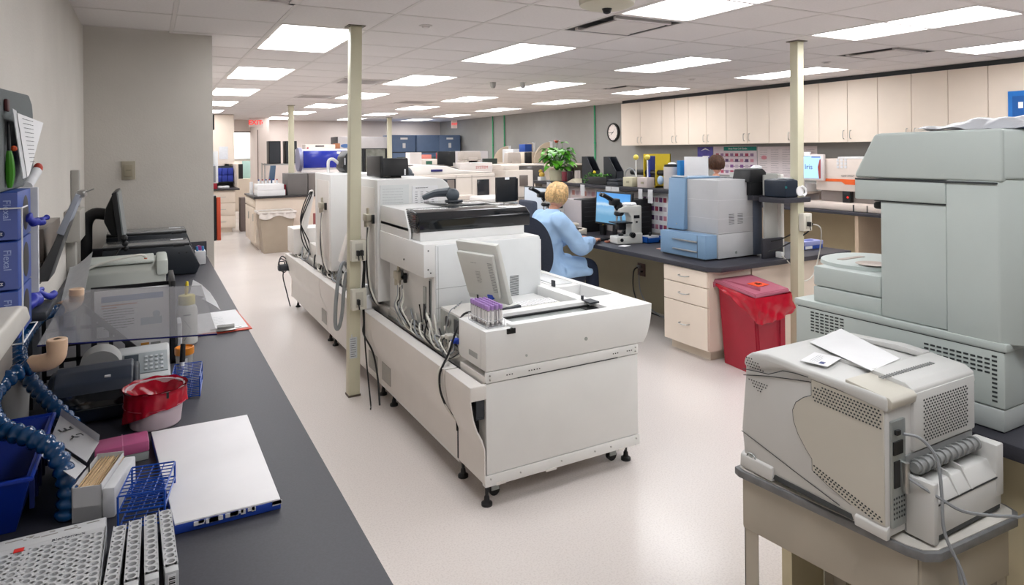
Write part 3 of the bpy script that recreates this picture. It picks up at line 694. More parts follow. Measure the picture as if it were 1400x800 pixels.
cable([(1.40, 3.58, .76), (1.37, 3.53, .72), (1.36, 3.47, .66), (1.37, 3.42, .615)], .004, CABLEB, 'thin black cable beside the slot of the near tower')
cable([(1.54, 3.38, .80)]+[(1.52-.012*i, 3.34-.014*i, .802+.008*(i % 2)) for i in range(1, 10)]+[(1.38, 3.2, .79), (1.37, 3.22, .70), (1.385, 3.25, .66)], .003, CABLEG, 'coiled thin grey lead lying on the computer case')
for k, (y0, z0) in enumerate(((4.36, 1.13), (5.72, 1.12))):
    for q in range(3):
        cable([(1.30, y0+.02*q, z0), (1.29, y0+.01*q, z0-.10), (1.285, y0-.03+.03*q, z0-.26), (1.30, y0-.02+.02*q, z0-.40), (1.33, y0-.06+.05*q, z0-.50), (1.38, y0-.02, .60)], .006, [CABLEW, CABLEB, CABLEG][q],
              '%s cable hanging down the side of the %s analyzer tower' % (['off white', 'black', 'grey'][q], ['second', 'farthest'][k]), group=['cables on the second tower', 'cables on the farthest tower'][k])
for k in range(5):
    y = 4.9+.42*k
    cable([(1.45, y, .64), (1.39, y-.10, .62), (1.37, y-.2, .60), (1.38, y-.34, .60), (1.42, y-.42, .64)], .007, [CABLEB, CABLEW, CABLEG][k % 3], 'short cable looping along the analyzer deck trough, %s from the pole' % ORD[k], group='cables along the deck trough')
cable([(1.24, 4.40, .97), (1.26, 4.36, .90), (1.255, 4.36, .80), (1.25, 4.36, .70), (1.26, 4.37, .50), (1.255, 4.36, .42), (1.30, 4.30, .30), (1.30, 4.2, .16), (1.28, 4.1, .02)], .006, CABLEB, 'black power cable hanging from the pole outlet to the floor')
cable([(1.245, 4.40, .965), (1.27, 4.38, .92), (1.268, 4.37, .80), (1.262, 4.37, .66), (1.256, 4.35, .60), (1.262, 4.36, .40), (1.27, 4.34, .20), (1.25, 4.2, .012), (1.22, 4.1, .008)], .005, CABLEB, 'second black cable hanging beside the first from the pole outlet')
mb = MB(); P_ = []
mb.tube([(1.17, 4.46, .83), (1.155, 4.48, .70), (1.15, 4.50, .56), (1.13, 4.50, .46), (1.11, 4.50, .44), (1.10, 4.50, .50), (1.115, 4.52, .66), (1.15, 4.56, .82), (1.2, 4.6, .86), (1.30, 4.62, .64)], .013, 8, 6)
solo('hose_loop', 'loop of thick grey hose hanging between the pole and the analyzer', 'hose', mb, mat('grey ribbed hose', '8B8F92', .5))
# far end coil of cables
mb = MB(); rn = random.Random(6)
for k in range(3): mb.tube([(1.21+.012*k+.03*math.cos(a)*(1+.3*k), 7.2+.03*k, .46+(.05+.015*k)*math.sin(a)+.01*math.sin(3*a+k)) for a in [i*PI/5 for i in range(10)]], .006, 6, 3, closed=True)
if 0: mb.tube([(1.12+.05*math.cos(a)*(1+.1*k), 7.2+.02*k, .42+.09*math.sin(a)) for a in [i*PI/5 for i in range(10)]], .006, 6, 3, closed=True)
mb.box(1.17, 1.31, 7.17, 7.24, .40, .47, bev=.02); mb.tube([(1.25, 7.2, .45), (1.22, 7.2, .35), (1.25, 7.2, .2), (1.3, 7.25, .01)], .006, 6, 4)
solo('cable_coil', 'coil of dark cable hanging off the far end of the analyzer', 'cable', mb, DARK)
mb = MB(); mb.box(1.20, 1.30, 4.0, 4.06, .008, .03, bev=.006); mb.tube([(1.22, 4.05, .012), (1.18, 4.0, .006), (1.2, 3.9, .006), (1.26, 3.86, .006)], .004, 6, 5)
# ================================================================ things on the left worktop
ZC = .91
def wells(mb, xs, ys, px, py, z, r, dep, n=12):
    """plate of square cells, each with a real round well"""
    for x in xs:
        for y in ys:
            o = []; i_ = []; d_ = []
            for k in range(n):
                a = 2*PI*k/n+PI/n*0
                c, s_ = math.cos(a), math.sin(a); q = 1/max(abs(c), abs(s_))
                o.append(mb.bm.verts.new((x+c*q*px/2, y+s_*q*py/2, z))); i_.append(mb.bm.verts.new((x+c*r, y+s_*r*min(1, py/px+.18), z)))
                d_.append(mb.bm.verts.new((x+c*r*.95, y+s_*r*.95*min(1, py/px+.18), z-dep)))
            for k in range(n):
                l = (k+1) % n
                for q4 in ((o[k], o[l], i_[l], i_[k]), (i_[k], i_[l], d_[l], d_[k])):
                    f = mb.bm.faces.new(q4); f.material_index = mb.mi
            f = mb.bm.faces.new(d_); f.material_index = mb.mi
    mb.recalc = False
RACKM = mat('rack grey white plastic', 'C3C4C6', .45, var=.02, vs=9)
t = thing('tube_tray', 'large off white rack full of round wells at the bottom left corner', 'test tube rack', (-.2, 1.3, ZC))
mb = MB(); mb.box(-.37, -.077, 1.09, 1.455, ZC, .940, bev=.002); mb.box(-.37, -.077, 1.452, 1.492, ZC, .95, bev=.003); mb.box(-.0785, -.076, 1.09, 1.46, ZC, .949); part('body', mb, RACKM, t)
xs = [-.087-.0192*k for k in range(6)]; xs += [xs[-1]-.0245-.0192*k for k in range(7)]
ys = [1.432-.0165*k for k in range(21)]
mb = MB(); wells(mb, xs[:6], ys, .0192, .0165, .949, .0058, .016); wells(mb, xs[6:], ys, .0192, .0165, .949, .0058, .016)
mb.quad((xs[5]-.0096-.0053, ys[-1]-.008, .949), (xs[5]-.0096, ys[-1]-.008, .949), (xs[5]-.0096, ys[0]+.0082, .949), (xs[5]-.0149, ys[0]+.0082, .949))
mb.quad((-.37, 1.4402, .949), (-.077, 1.4402, .949), (-.077, 1.455, .949), (-.37, 1.455, .949))
mb.quad((xs[0]+.0096, 1.09, .949), (-.0765, 1.09, .949), (-.0765, 1.4402, .949), (xs[0]+.0096, 1.4402, .949))
part('well_plate', mb, RACKM, t)
text(t, 'BioMerieux', (-.135, 1.449, .9492), (1, 0, 0), (0, 1, 0), .011, INK, name='lettering')
mb = MB(); mb.box(-.215, -.20, 1.436, 1.449, .9493, .9505, bev=.001); part('red_sticker', mb, mat('red sticker', 'D8352E', .5), t)
mb = MB(); rn = random.Random(3)
for k in range(26): mb.cyl((-.36+.27*rn.random(), 1.478+.008*rn.random(), .9500), (-.36+.27*rn.random()*0+.0, 1.48, .9501), .0001) if 0 else mb.box(*(lambda x, y: (x, x+.004+.012*rn.random(), y, y+.003))(-.36+.27*rn.random(), 1.468+.014*rn.random()), .95, .9503)
part('grime', mb, mat('worn marks', '97938F', .8), t, kind='stuff')
nm = ['leftmost', 'second from left', 'third from left', 'rightmost']
for k in range(4):
    x0 = -.0675+.0272*k; yb = 1.446+.006*k
    t = thing('tube_carrier', 'narrow one-row white tube carrier, %s of the four in the foreground' % nm[k], 'test tube rack', (x0+.01, yb-.1, ZC), rot=R(-2+1.2*k), group='narrow tube carriers')
    mb = MB(); mb.box(x0, x0+.0205, yb-.215, yb, ZC, .931, bev=.0015); mb.box(x0, x0+.0205, yb-.22, yb-.201, ZC, .9475, bev=.001); mb.box(x0-.0005, x0+.0012, yb-.2, yb, .93, .9495); mb.box(x0+.0195, x0+.021, yb-.2, yb, .93, .9495); part('body', mb, RACKM, t)
    mb = MB(); wells(mb, [x0+.0103], [yb-.011-.0178*q for q in range(11)], .0195, .0178, .949, .0064, .018); part('well_strip', mb, RACKM, t)
    mb = MB(); mb.box(x0+.004, x0+.0165, yb-.2206, yb-.2198, .913, .943); part('barcode_label', mb, PAPER, t)
    mb = MB()
    for q in range(7): mb.box(x0+.0055, x0+.015, yb-.2212, yb-.2205, .917+q*.0035, .917+q*.0035+.0008+.0012*(q % 2))
    part('barcode', mb, BLACK, t, kind='stuff')
# white board with blue backing
t = thing('lab_tray', 'flat white board with a worn blue edge lying on the worktop', 'board', (.13, 1.68, ZC))
bd = [(.037, 1.43), (.233, 1.425), (.23, 1.93), (-.002, 1.937)]
mb = MB(); mb.prism([(x, y) for x, y in bd], 'z', ZC+.001, ZC+.018, bev=.002); part('blue_backing', mb, mat('worn blue board', '1B3F9C', .5), t)
mb = MB(); mb.prism([(x*.992+.001, 1.68+(y-1.68)*.992) for x, y in bd], 'z', ZC+.018, ZC+.022, bev=.001); part('white_top', mb, mat('stained white board', 'F0EEF0', .55, var=.03, vs=6), t)
mb = MB(); rn = random.Random(8)
for k in range(14):
    x = .06+.165*rn.random(); mb.box(x, x+.006+.02*rn.random(), 1.4245, 1.4275, ZC+.010+.004*rn.random(), ZC+.0185)
part('chips', mb, mat('chipped white', 'CFCFD2', .8), t, kind='stuff')
# wire racks
def wirerack(loc, nx, ny, sx, sy, h, rot, label, levels, r=.0015):
    t = thing('wire_rack', label, 'test tube rack', loc, rot=rot, group='blue wire test tube racks')
    X, Y, Z = loc
    for li, z in enumerate(levels):
        mb = MB()
        for i in range(nx+1): mb.tube([(X-sx/2+sx*i/nx, Y-sy/2, Z+z), (X-sx/2+sx*i/nx, Y+sy/2, Z+z)], r*(.8 if 0 < i < nx else 1.2), 6)
        for j in range(ny+1): mb.tube([(X-sx/2, Y-sy/2+sy*j/ny, Z+z+r), (X+sx/2, Y-sy/2+sy*j/ny, Z+z+r)], r*(.8 if 0 < j < ny else 1.2), 6)
        part(['base_grid', 'middle_grid', 'top_grid'][li], mb, BLUEW, t)
    for ax in (-1, 1):
        for ay in (-1, 1):
            mb = MB(); mb.tube([(X+ax*sx/2, Y+ay*sy/2, Z+.001), (X+ax*sx/2, Y+ay*sy/2, Z+h)], r*1.4, 8); part('corner_post', mb, BLUEW, t)
    return t
wirerack((-.008, 1.555, ZC), 4, 8, .082, .125, .068, R(-10), 'blue wire test tube rack beside the tube carriers, on the white board edge', (.003, .035, .067))
wirerack((.098, 2.285, ZC), 3, 9, .078, .15, .062, R(-6), 'blue wire test tube rack behind the small red-lined bin', (.003, .03, .061))
# box of wooden applicator sticks
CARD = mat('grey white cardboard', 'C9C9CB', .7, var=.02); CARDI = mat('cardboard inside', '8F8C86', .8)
t = thing('stick_box', 'open white cardboard box full of wooden applicator sticks', 'box', (-.0975, 1.643, ZC), rot=R(-14))
mb = MB(); bx = (-.125, -.072, 1.572, 1.717)
mb.box(bx[0], bx[1], bx[2], bx[3], ZC, ZC+.03); mb.box(bx[0], bx[1], bx[2], bx[2]+.002, ZC, .98); mb.box(bx[0], bx[1], bx[3]-.002, bx[3], ZC, .985); mb.box(bx[0], bx[0]+.002, bx[2], bx[3], ZC, .982); mb.box(bx[1]-.002, bx[1], bx[2], bx[3], ZC, .982)
part('carton', mb, CARD, t)
mb = MB(); mb.box(-.0715, -.048, 1.572, 1.717, ZC, .972, bev=.004); lines(mb, (-.0476, 1.60, .92), (0, 1, 0), (0, 0, 1), .09, .05, 7, 2, t=.002); part('printed_side', mb, PAPERS, t)
mb = MB(); rn = random.Random(4)
for k in range(46):
    x = -.122+.047*(k % 23)/22; z = .968+.006*rn.random()-(.005 if k > 22 else 0)
    mb.tube([(x-.001, 1.578+.006*rn.random(), z), (x+.001+.003*rn.random(), 1.716, z+.004)], .0011, 6)
part('applicator_sticks', mb, mat('birch stick wood', 'D2B48C', .7, var=.08, vs=60), t, kind='stuff')
def slab3(mb, q, th=.0015, dn=.012):
    v = [mb.bm.verts.new(p) for p in q]; v2 = [mb.bm.verts.new((p[0], p[1], p[2]-th)) for p in q]
    mb.bm.faces.new(v); mb.bm.faces.new(v2[::-1])
    for k in range(4): mb.bm.faces.new((v[k], v2[k], v2[(k+1) % 4], v[(k+1) % 4]))
lq = [(-.19, 1.886, 1.03), (-.10, 1.667, 1.03), (-.117, 1.60, 1.02), (-.196, 1.778, 1.02)]
t = thing('box_lid', 'open white cardboard lid with handwritten letters behind the stick box', 'box lid', (-.15, 1.70, ZC))
mb = MB(); slab3(mb, lq); slab3(mb, [lq[0], lq[1], (-.098, 1.672, 1.044), (-.188, 1.891, 1.044)]); lid = part('lid_panel', mb, CARD, t)
mb = MB(); slab3(mb, [(-.197, 1.776, 1.012), (-.118, 1.598, 1.012), (-.131, 1.533, 1.018), (-.211, 1.703, 1.018)]); part('side_flap', mb, CARD, t)
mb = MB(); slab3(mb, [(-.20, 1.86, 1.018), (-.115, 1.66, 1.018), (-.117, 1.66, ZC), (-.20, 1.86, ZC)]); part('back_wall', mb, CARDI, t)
ud = Vector((.09, -.219, 0)).normalized()
for s_, u in (('STI', .055), ('LY', .115)):
    text(t, s_, Vector((-.193, 1.83, 1.0305))+ud*u+Vector((.004, .012, -.002)), (-ud.y*-1, -ud.x, 0), ud, .026, BLACK, bold=.0005)
# pink box with clear tub
t = thing('slide_box', 'pink translucent lidded box next to the white board', 'box', (-.06, 1.85, ZC), rot=R(3))
mb = MB(); mb.box(-.118, -.008, 1.815, 1.885, ZC, .93, bev=.003); part('clear_base', mb, mat('frosted clear tub', 'B9BFBE', .2, alpha=.6), t)
mb = MB(); mb.box(-.119, -.007, 1.814, 1.886, .93, .956, bev=.004); part('lid', mb, mat('pink translucent plastic', 'C0628F', .3, alpha=.9), t)
mb = MB(); mb.box(-.063, -.061, 1.8135, 1.8865, .93, .9568); part('divider', mb, mat('pink ridge', 'D38BB0', .3), t)
mb = MB(); mb.box(-.09, -.05, 1.83, 1.87, ZC+.002, .925, bev=.002); part('contents', mb, mat('pale green tissue', 'BFD3C4', .7), t)
# small bin with red bag
t = thing('waste_beaker', 'small white worktop bin lined with a red bag', 'waste bin', (.007, 2.07, ZC))
c = (.010, 2.05, ZC)
mb = MB(); mb.lathe([(.058, 0), (.062, .004), (.073, .10), (.073, .102), (.069, .10), (.058, .008)], c, 32, cap=False); mb.lathe([(.058, .002), (.01, .003)], c, 32); part('beaker', mb, mat('frosted white beaker', 'DDC9CE', .35, alpha=.95), t)
rn = random.Random(2)
def bagf(u, v):
    a = u*2*PI; fold = .5+.5*math.cos(a-2.6)
    z = .104-v*(.045+.052*max(0, fold)**1.5)
    r_ = .0765+.004*math.sin(a*7+v*3)*v+.002*math.sin(a*19)*v+(.004 if v < .1 else 0)
    return (c[0]+r_*math.cos(a), c[1]+r_*math.sin(a), c[2]+z)
mb = MB(); mb.grid(bagf, 72, 8)
def bagi(u, v):
    a = u*2*PI; r_ = .0775-v*.045+.006*math.sin(a*5+v*8)*v
    return (c[0]+r_*math.cos(a), c[1]+r_*math.sin(a), c[2]+.106+.002*math.sin(a*9)-v*.05+.01*math.sin(a*4)*v)
mb.grid(bagi, 72, 8); mb.lathe([(.034, .055), (.002, .05)], c, 20, cap=False)
part('red_bag', mb, REDBAG, t, ang=60)
mb = MB(); mb.tube([(c[0]+.0775*math.cos(a), c[1]+.0775*math.sin(a), c[2]+.062+.004*math.sin(a)) for a in [i*2*PI/30 for i in range(30)]], .0011, 6, closed=True); part('elastic_band', mb, mat('clear elastic', 'B83C50', .3), t)
mb = MB(); mb.box(.035, .041, 1.966, 1.9675, 1.0, 1.016); part('tape', mb, BLACK, t)
mb = MB(); mb.tube([(c[0], c[1]-.01, c[2]+.075), (c[0]+.012, c[1]-.03, c[2]+.062)], .006, 8); part('crumpled_wrapper', mb, PAPER, t)
# label printer
t = thing('label_printer', 'dark navy desktop label printer on the left worktop', 'printer', (-.14, 2.25, ZC))
NAVY = mat('dark navy printer plastic', '1A2433', .4)
mb = MB(); mb.prism([(2.13, ZC+.004), (2.33, ZC+.004), (2.35, 1.0), (2.29, 1.025), (2.22, 1.028), (2.165, 1.005), (2.135, .965)], 'x', -.25, -.03, bev=.012, seg=3); part('body', mb, NAVY, t)
mb = MB(); mb.prism([(2.150, .985), (2.30, 1.0), (2.30, 1.03), (2.26, 1.039), (2.21, 1.036), (2.165, 1.015)], 'x', -.235, -.045, bev=.006, seg=3); part('lid', mb, mat('slate printer lid', '3C4452', .3), t)
mb = MB(); mb.prism([(2.128, .955), (2.148, .99), (2.155, .985), (2.134, .95)], 'x', -.23, -.06, bev=.001); part('tinted_window', mb, BLACKG, t)
mb = MB(); mb.cyl((-.055, 2.127, .965), (-.055, 2.121, .965), .007, n=16); part('feed_button', mb, mat('teal button', '1D6F70', .4), t)
mb = MB(); mb.box(-.115, -.100, 2.175, 2.193, 1.016, 1.024, bev=.0005); part('white_tag', mb, PAPER, t)
mb = MB(); mb.box(-.25, -.03, 2.124, 2.129, .952, .954); part('seam', mb, SEAM, t)
# telephone with answering dome
t = thing('desk_phone', 'pale grey desk fax phone with a keypad, behind the label printer', 'telephone', (-.02, 2.45, ZC))
mb = MB(); mb.prism([(2.36, ZC+.002), (2.56, ZC+.002), (2.56, 1.0), (2.50, .995), (2.36, .945)], 'x', -.10, .055, bev=.008, seg=3); part('body', mb, mat('phone white', 'C9CBCC', .4), t)
kp = frame3((-.02, 2.44, .9755), (1, 0, 0), (0, .94, .33))
mb = MB(); mb.box(-.06, .068, -.001, .003, -.06, .05, M=kp, bev=.001); part('keypad_panel', mb, mat('phone grey panel', '9CA3A6', .4), t)
mb = MB(); mb.box(-.055, -.015, -.004, -.001, -.005, .04, M=kp, bev=.0005); part('display', mb, mat('dark display', '39424A', .2), t)
for a in range(4):
    for b_ in range(4):
        mb = MB(); mb.box(.002+a*.015, .010+a*.015, -.005, -.001, -.05+b_*.022, -.040+b_*.022, M=kp, bev=.0005); part('key', mb, mat('phone key', 'C4C8CA', .4), t)
t = thing('tape_dome', 'rounded white plastic dome standing behind the label printer', 'dispenser', (-.135, 2.4, ZC))
mb = MB(); mb.cyl((-.137, 2.37, .99), (-.137, 2.46, .99), .056, .056, n=40); mb.box(-.192, -.082, 2.37, 2.46, ZC, .99, bev=.003); mb.box(-.175, -.172, 2.369, 2.461, .99, 1.03); part('housing', mb, mat('dome white', 'BFBFBD', .45), t)
# upright document holder
t = thing('document_sorter', 'black wire desk sorter holding an upright printed notice', 'document holder', (-.1, 2.65, ZC))
mb = MB(); mb.box(.062, .078, 2.60, 2.85, ZC, 1.20, bev=.002); mb.box(-.19, .078, 2.84, 2.85, ZC, 1.16); mb.box(-.20, .078, 2.60, 2.85, ZC, ZC+.01); part('frame', mb, BLACK, t)
mb = MB()
tri = [(-.30, 1.15), (-.19, 1.15), (.02, .92), (-.30, .92)]
def pz(x): return 1.15 if x < -.19 else 1.15-(x+.19)*(.23/.21)
for k in range(7):
    x = -.30+.046*k; mb.box(x-.006, x+.006, 2.572, 2.58, .915, max(.93, pz(x)))
for k in range(5):
    z = .93+.05*k
    xe = -.19+(1.15-z)*.21/.23; mb.box(-.30, xe, 2.572, 2.58, z-.006, z+.006)
mb.prism([(-.30, 1.155), (-.19, 1.155), (.03, .915), (.01, .915), (-.195, 1.135), (-.30, 1.135)], 'y', 2.57, 2.582)
part('lattice_divider', mb, BLACK, t)
mb = MB(); mb.box(-.165, .058, 2.615, 2.618, .94, 1.185); nt_ = part('notice', mb, PAPER, t)
mb = MB(); mb.box(-.145, .04, 2.6135, 2.6148, 1.145, 1.165); part('blue_banner', mb, mat('muted blue banner', '6E86B4', .7), t)
mb = MB(); mb.box(-.145, -.04, 2.6135, 2.6148, 1.132, 1.136); mb.box(-.145, -.10, 2.6135, 2.6148, 1.124, 1.127); part('red_print', mb, mat('muted red print', 'C98A7E', .7), t)
mb = MB(); lines(mb, (-.14, 2.6145, 1.05), (1, 0, 0), (0, 0, 1), .10, .07, 8, 3, t=.0025); part('print', mb, INK, t)
mb = MB(); mb.box(-.03, .035, 2.6135, 2.6148, 1.055, 1.08); mb.sph((.018, 2.6142, 1.09), (.012, .0006, .012), 12, 8); part('picture', mb, mat('pale blue picture', 'A9BAC4', .7), t)
mb = MB(); mb.box(-.03, -.005, 2.6135, 2.6148, .985, .993); part('orange_badge', mb, mat('orange badge', 'D79A4A', .7), t)
mb = MB(); mb.box(.0, .03, 2.6135, 2.6148, .984, .992); part('grey_badge', mb, mat('grey badge', '9A9A98', .7), t)
# splash shield on flexible hoses
sh = thing('splash_shield', 'clear acrylic sheet held level above the worktop by beige clamps', 'splash shield', (-.04, 2.2, 1.2))
mb = MB(); mb.prism([(-.233, 1.892), (.144, 1.779), (.151, 2.452), (-.233, 2.60)], 'z', 1.198, 1.202)
part('sheet', mb, mat('smoky clear acrylic', '8E8F96', .08, alpha=.42), sh)
mb = MB(); mb.tube([(-.233, 1.892, 1.2), (.144, 1.779, 1.2)], .0022, 6); part('front_edge', mb, mat('blue acrylic edge', '1B1F5A', .2), sh)
BEI = mat('beige nozzle plastic', 'D9B89A', .4, var=.03)
for x, y, e in ((-.19, 1.845, (-.236, 1.87)), (-.205, 2.50, (-.245, 2.50))):
    mb = MB(); mb.lathe([(.020, -.012), (.021, 0), (.021, .016), (.019, .018)], (x, y, 1.204), 20); mb.lathe([(.008, .018), (.006, .014)], (x, y, 1.204), 12)
    mb.tube([(x, y, 1.197), (x-.001, y, 1.186), (x-.010, y+.004, 1.174), (x-.028, y+.012, 1.168), (e[0]-.004, e[1], 1.165)], .02, 14, 4, radii=lambda u: .020)
    part('clamp', mb, BEI, sh)
def lochose(pts, label):
    P = [Vector(p) for p in pts]; P = crom(P, 24)
    L = [0]
    for a, b_ in zip(P, P[1:]): L.append(L[-1]+(b_-a).length)
    n = max(4, int(L[-1]/.0055)); Q = []; j = 0
    for k in range(n+1):
        s_ = L[-1]*k/n
        while j < len(L)-2 and L[j+1] < s_: j += 1
        u = (s_-L[j])/max(1e-9, L[j+1]-L[j]); Q.append(P[j].lerp(P[j+1], u))
    prof = [.0142, .0185, .0205, .0185]
    mb = MB(); mb.tube(Q, 0, 14, radii=[prof[k % 4] for k in range(len(Q))])
    return solo('flexible_hose', label, 'hose', mb, HOSE, group='blue segmented hoses of the splash shield', ang=80)
lochose([(-.236, 1.868, 1.16), (-.262, 1.86, 1.155), (-.292, 1.82, 1.14), (-.30, 1.75, 1.12), (-.268, 1.68, 1.092), (-.218, 1.64, 1.078), (-.172, 1.61, 1.05), (-.150, 1.60, .98), (-.155, 1.60, .913)], 'blue segmented hose arching over the basket down to the stick box')
lochose([(-.248, 2.50, 1.16), (-.285, 2.42, 1.165), (-.31, 2.32, 1.14), (-.315, 2.22, 1.11), (-.285, 2.13, 1.07), (-.246, 2.07, 1.03), (-.182, 2.0, .975), (-.142, 1.985, .913)], 'blue segmented hose bending down in front of the label printer')
# blue basket
t = thing('basket', 'blue perforated plastic basket at the left edge of the worktop', 'basket', (-.3, 1.73, ZC))
mb = MB(); zt = 1.03
def rr(x0, x1, y0, y1, z): return [(x0, y0, z), (x1, y0, z), (x1, y1, z), (x0, y1, z)]
lo = rr(-.365, -.235, 1.60, 1.86, ZC+.002); hi = rr(-.375, -.205, 1.55, 1.90, zt); hi2 = rr(-.372, -.212, 1.556, 1.893, zt); lo2 = rr(-.36, -.24, 1.605, 1.855, ZC+.006)
V = [[mb.bm.verts.new(p) for p in q] for q in (lo, hi, hi2, lo2)]
for A, B in zip(V, V[1:]):
    for k in range(4): mb.bm.faces.new((A[k], A[(k+1) % 4], B[(k+1) % 4], B[k]))
mb.bm.faces.new(V[3]); mb.bm.faces.new(V[0][::-1])
part('tub', mb, BLUE, t)
mb = MB(); mb.tube([(-.377, 1.548, zt), (-.203, 1.548, zt), (-.203, 1.902, zt), (-.377, 1.902, zt)], .005, 8, closed=True); part('rim', mb, BLUE, t)
mb = MB()
for k in range(6):
    y = 1.60+.05*k; mb.box(-.2125, -.205, y, y+.012, .95, 1.005, M=None)
part('slots', mb, mat('basket slot shade blue', '061A55', .6), t, kind='stuff')
# white cylinder
t = thing('white_canister', 'white round canister standing behind the blue basket', 'canister', (-.31, 2.2, ZC))
mb = MB(); mb.lathe([(.028, 0), (.030, .003), (.036, .15), (.036, .155), (.032, .155), (.028, .01)], (-.318, 2.16, ZC), 28); part('body', mb, mat('dull white plastic', 'BDBDBB', .5), t)
# cream hooded tray above basket
t = thing('cream_hood', 'cream plastic hood with rounded rim at the left edge below the glove boxes', 'dispenser', (-.32, 1.95, ZC))
mb = MB(); mb.prism([(1.50, 1.305), (1.86, 1.305), (1.93, 1.29), (1.97, 1.26), (1.97, 1.245), (1.50, 1.245)], 'x', -.375, -.255, bev=.01, seg=3); part('rim', mb, mat('cream hood', 'C7C3BC', .45), t)
mb = MB(); mb.box(-.375, -.285, 1.53, 1.93, 1.15, 1.246, bev=.008); part('taupe_body', mb, mat('taupe hood body', '7A736D', .6), t)  # taupe body below the rim, darker than the cream above it
mb = MB(); mb.box(-.378, -.36, 1.60, 1.90, ZC, 1.15, bev=.004); part('stand', mb, DARK, t)
# glove boxes in a wire holder
gh = thing('glove_rack', 'white wire rack fixed to the left wall around the glove boxes', 'rack', (-.33, 2.1, 1.24))
mb = MB()
for z in (1.52,): mb.tube([(-.379, 1.978, z), (-.272, 1.978, z), (-.272, 2.06, z)], .002, 6)
mb.tube([(-.272, 1.978, 1.52), (-.272, 1.978, 1.19), (-.379, 1.978, 1.19)], .002, 6); mb.tube([(-.379, 1.978, 1.19), (-.272, 1.978, 1.19), (-.272, 2.21, 1.19), (-.379, 2.21, 1.19)], .002, 6)
part('wires', mb, PAPER, gh)
for k, (z0, lb_) in enumerate(((1.198, 'lowest of the three blue glove boxes in the wire rack'), (1.319, 'middle one of the three blue glove boxes in the wire rack'), (1.440, 'topmost of the three blue glove boxes in the wire rack'))):
    t = thing('glove_box', lb_, 'box', (-.34, 2.12, z0), group='blue glove boxes')
    mb = MB(); mb.box(-.378, -.281, 1.987, 2.185, z0+.002, z0+.119, bev=.002); part('carton', mb, mat('blue glove carton', '2A4C9E', .4, var=.1, vs=12), t)
    mb = MB(); mb.box(-.335, -.282, 1.9855, 1.9875, z0+.004, z0+.117); part('pale_panel', mb, mat('pale violet blue panel', '5F6FB4', .45), t)
    mb = MB(); mb.sph((-.2805, 2.10, z0+.06), (.0012, .045, .045), 20, 12); part('opening', mb, BLACK, t)
    text(t, 'Flexal', (-.303, 1.9848, z0+.075), (0, 0, -1), (1, 0, 0), .022, mat('pale blue lettering', 'AFC0E6', .5))
    text(t, 'Powder Free Exam Gloves', (-.350, 1.9848, z0+.06), (0, 0, -1), (1, 0, 0), .0085, MATS['pale blue lettering'])
    mb = MB(); mb.lathe([(.0085, 0), (.0085, .0008)], (0, 0, 0), 18); mb.bm.transform(tf((-.315, 1.9852, z0+.018), 0, R(90))); part('size_badge', mb, mat('navy badge', '1B2D66', .5), t)
    text(t, 'M', (-.315, 1.984, z0+.018), (0, 0, -1), (1, 0, 0), .010, PAPER)
GLV = mat('violet blue nitrile glove', '2B35A0', .45, var=.1, vs=20)
def glove(pts, r, label):
    mb = MB(); mb.tube(pts, r, 10, 5, radii=lambda u: r*(1-.35*u)*(1+.25*math.sin(u*19)))
    for v in mb.bm.verts: v.co.x += .003*math.sin(v.co.y*160+v.co.z*90)
    return solo('glove', label, 'glove', mb, GLV, ang=60)
glove([(-.28, 2.10, 1.49), (-.265, 2.11, 1.475), (-.255, 2.13, 1.47), (-.245, 2.16, 1.48)], .012, 'blue glove pulled part way out of the top glove box')
mb = MB(); mb.sph((-.315, 2.36, 1.225), (.035, .09, .022), 20, 12); mb.tube([(-.30, 2.42, 1.23), (-.275, 2.46, 1.22), (-.262, 2.48, 1.21)], .010, 8, 4); mb.tube([(-.31, 2.43, 1.225), (-.29, 2.50, 1.225)], .009, 8)
for v in mb.bm.verts: v.co += Vector((.006*math.sin(v.co.y*90), .004*math.sin(v.co.x*120), .008*math.sin(v.co.y*70+v.co.x*60)))
mb2 = mb; solo('glove', 'crumpled blue gloves lying beside the cream hood', 'glove', mb2, GLV, ang=60)
mb = MB(); mb.box(-.37, -.26, 2.30, 2.50, 1.17, 1.199, bev=.01); mb.box(-.37, -.30, 2.34, 2.48, ZC, 1.17); solo('shelf_block', 'grey shelf block carrying the crumpled blue gloves', 'shelf', mb, DARK)
# fabric panel on wall with papers and pens
t = thing('fabric_panel', 'grey fabric pin board with rounded corners on the left wall', 'pin board', (-.34, 2.1, 1.5))
mb = MB(); mb.prism([(1.70, 1.56), (2.44, 1.56), (2.44, 1.77), (2.42, 1.805), (2.37, 1.825), (1.70, 1.80)], 'x', -.379, -.305, bev=.008, seg=3)
part('panel', mb, mat('grey woven fabric', '6F7475', .95, var=.25, vs=400, bump=.6, bs=500, detail=2), t)
def sheet(name, label, o, X, Z, w_, h_, m_=None, curl=0, ln=0, cat='paper', seed=1, tl=.0022, group=None):
    M = frame3(o, X, Z); t = thing(name, label, cat, tuple(o), group=group)
    mb = MB(); mb.grid(lambda u, v: M @ Vector(((u-.5)*w_, -curl*math.sin(v*PI*.9)*.5-curl*u*u, (v-.5)*h_)), 6, 8, thick=.0006); part('sheet', mb, m_ or PAPER, t)
    if ln:
        mb = MB(); lines(mb, M @ Vector((-w_*.38, -.0022-curl*.6, -h_*.36)), M.to_3x3() @ Vector((1, 0, 0)), M.to_3x3() @ Vector((0, 0, 1)), w_*.76, h_*.72, ln, seed, t=tl); part('print', mb, INK, t)
    return t
t = thing('paper_sheet', 'folded white sheet with handwriting hanging off the fabric panel', 'paper', (-.28, 2.2, 1.6))
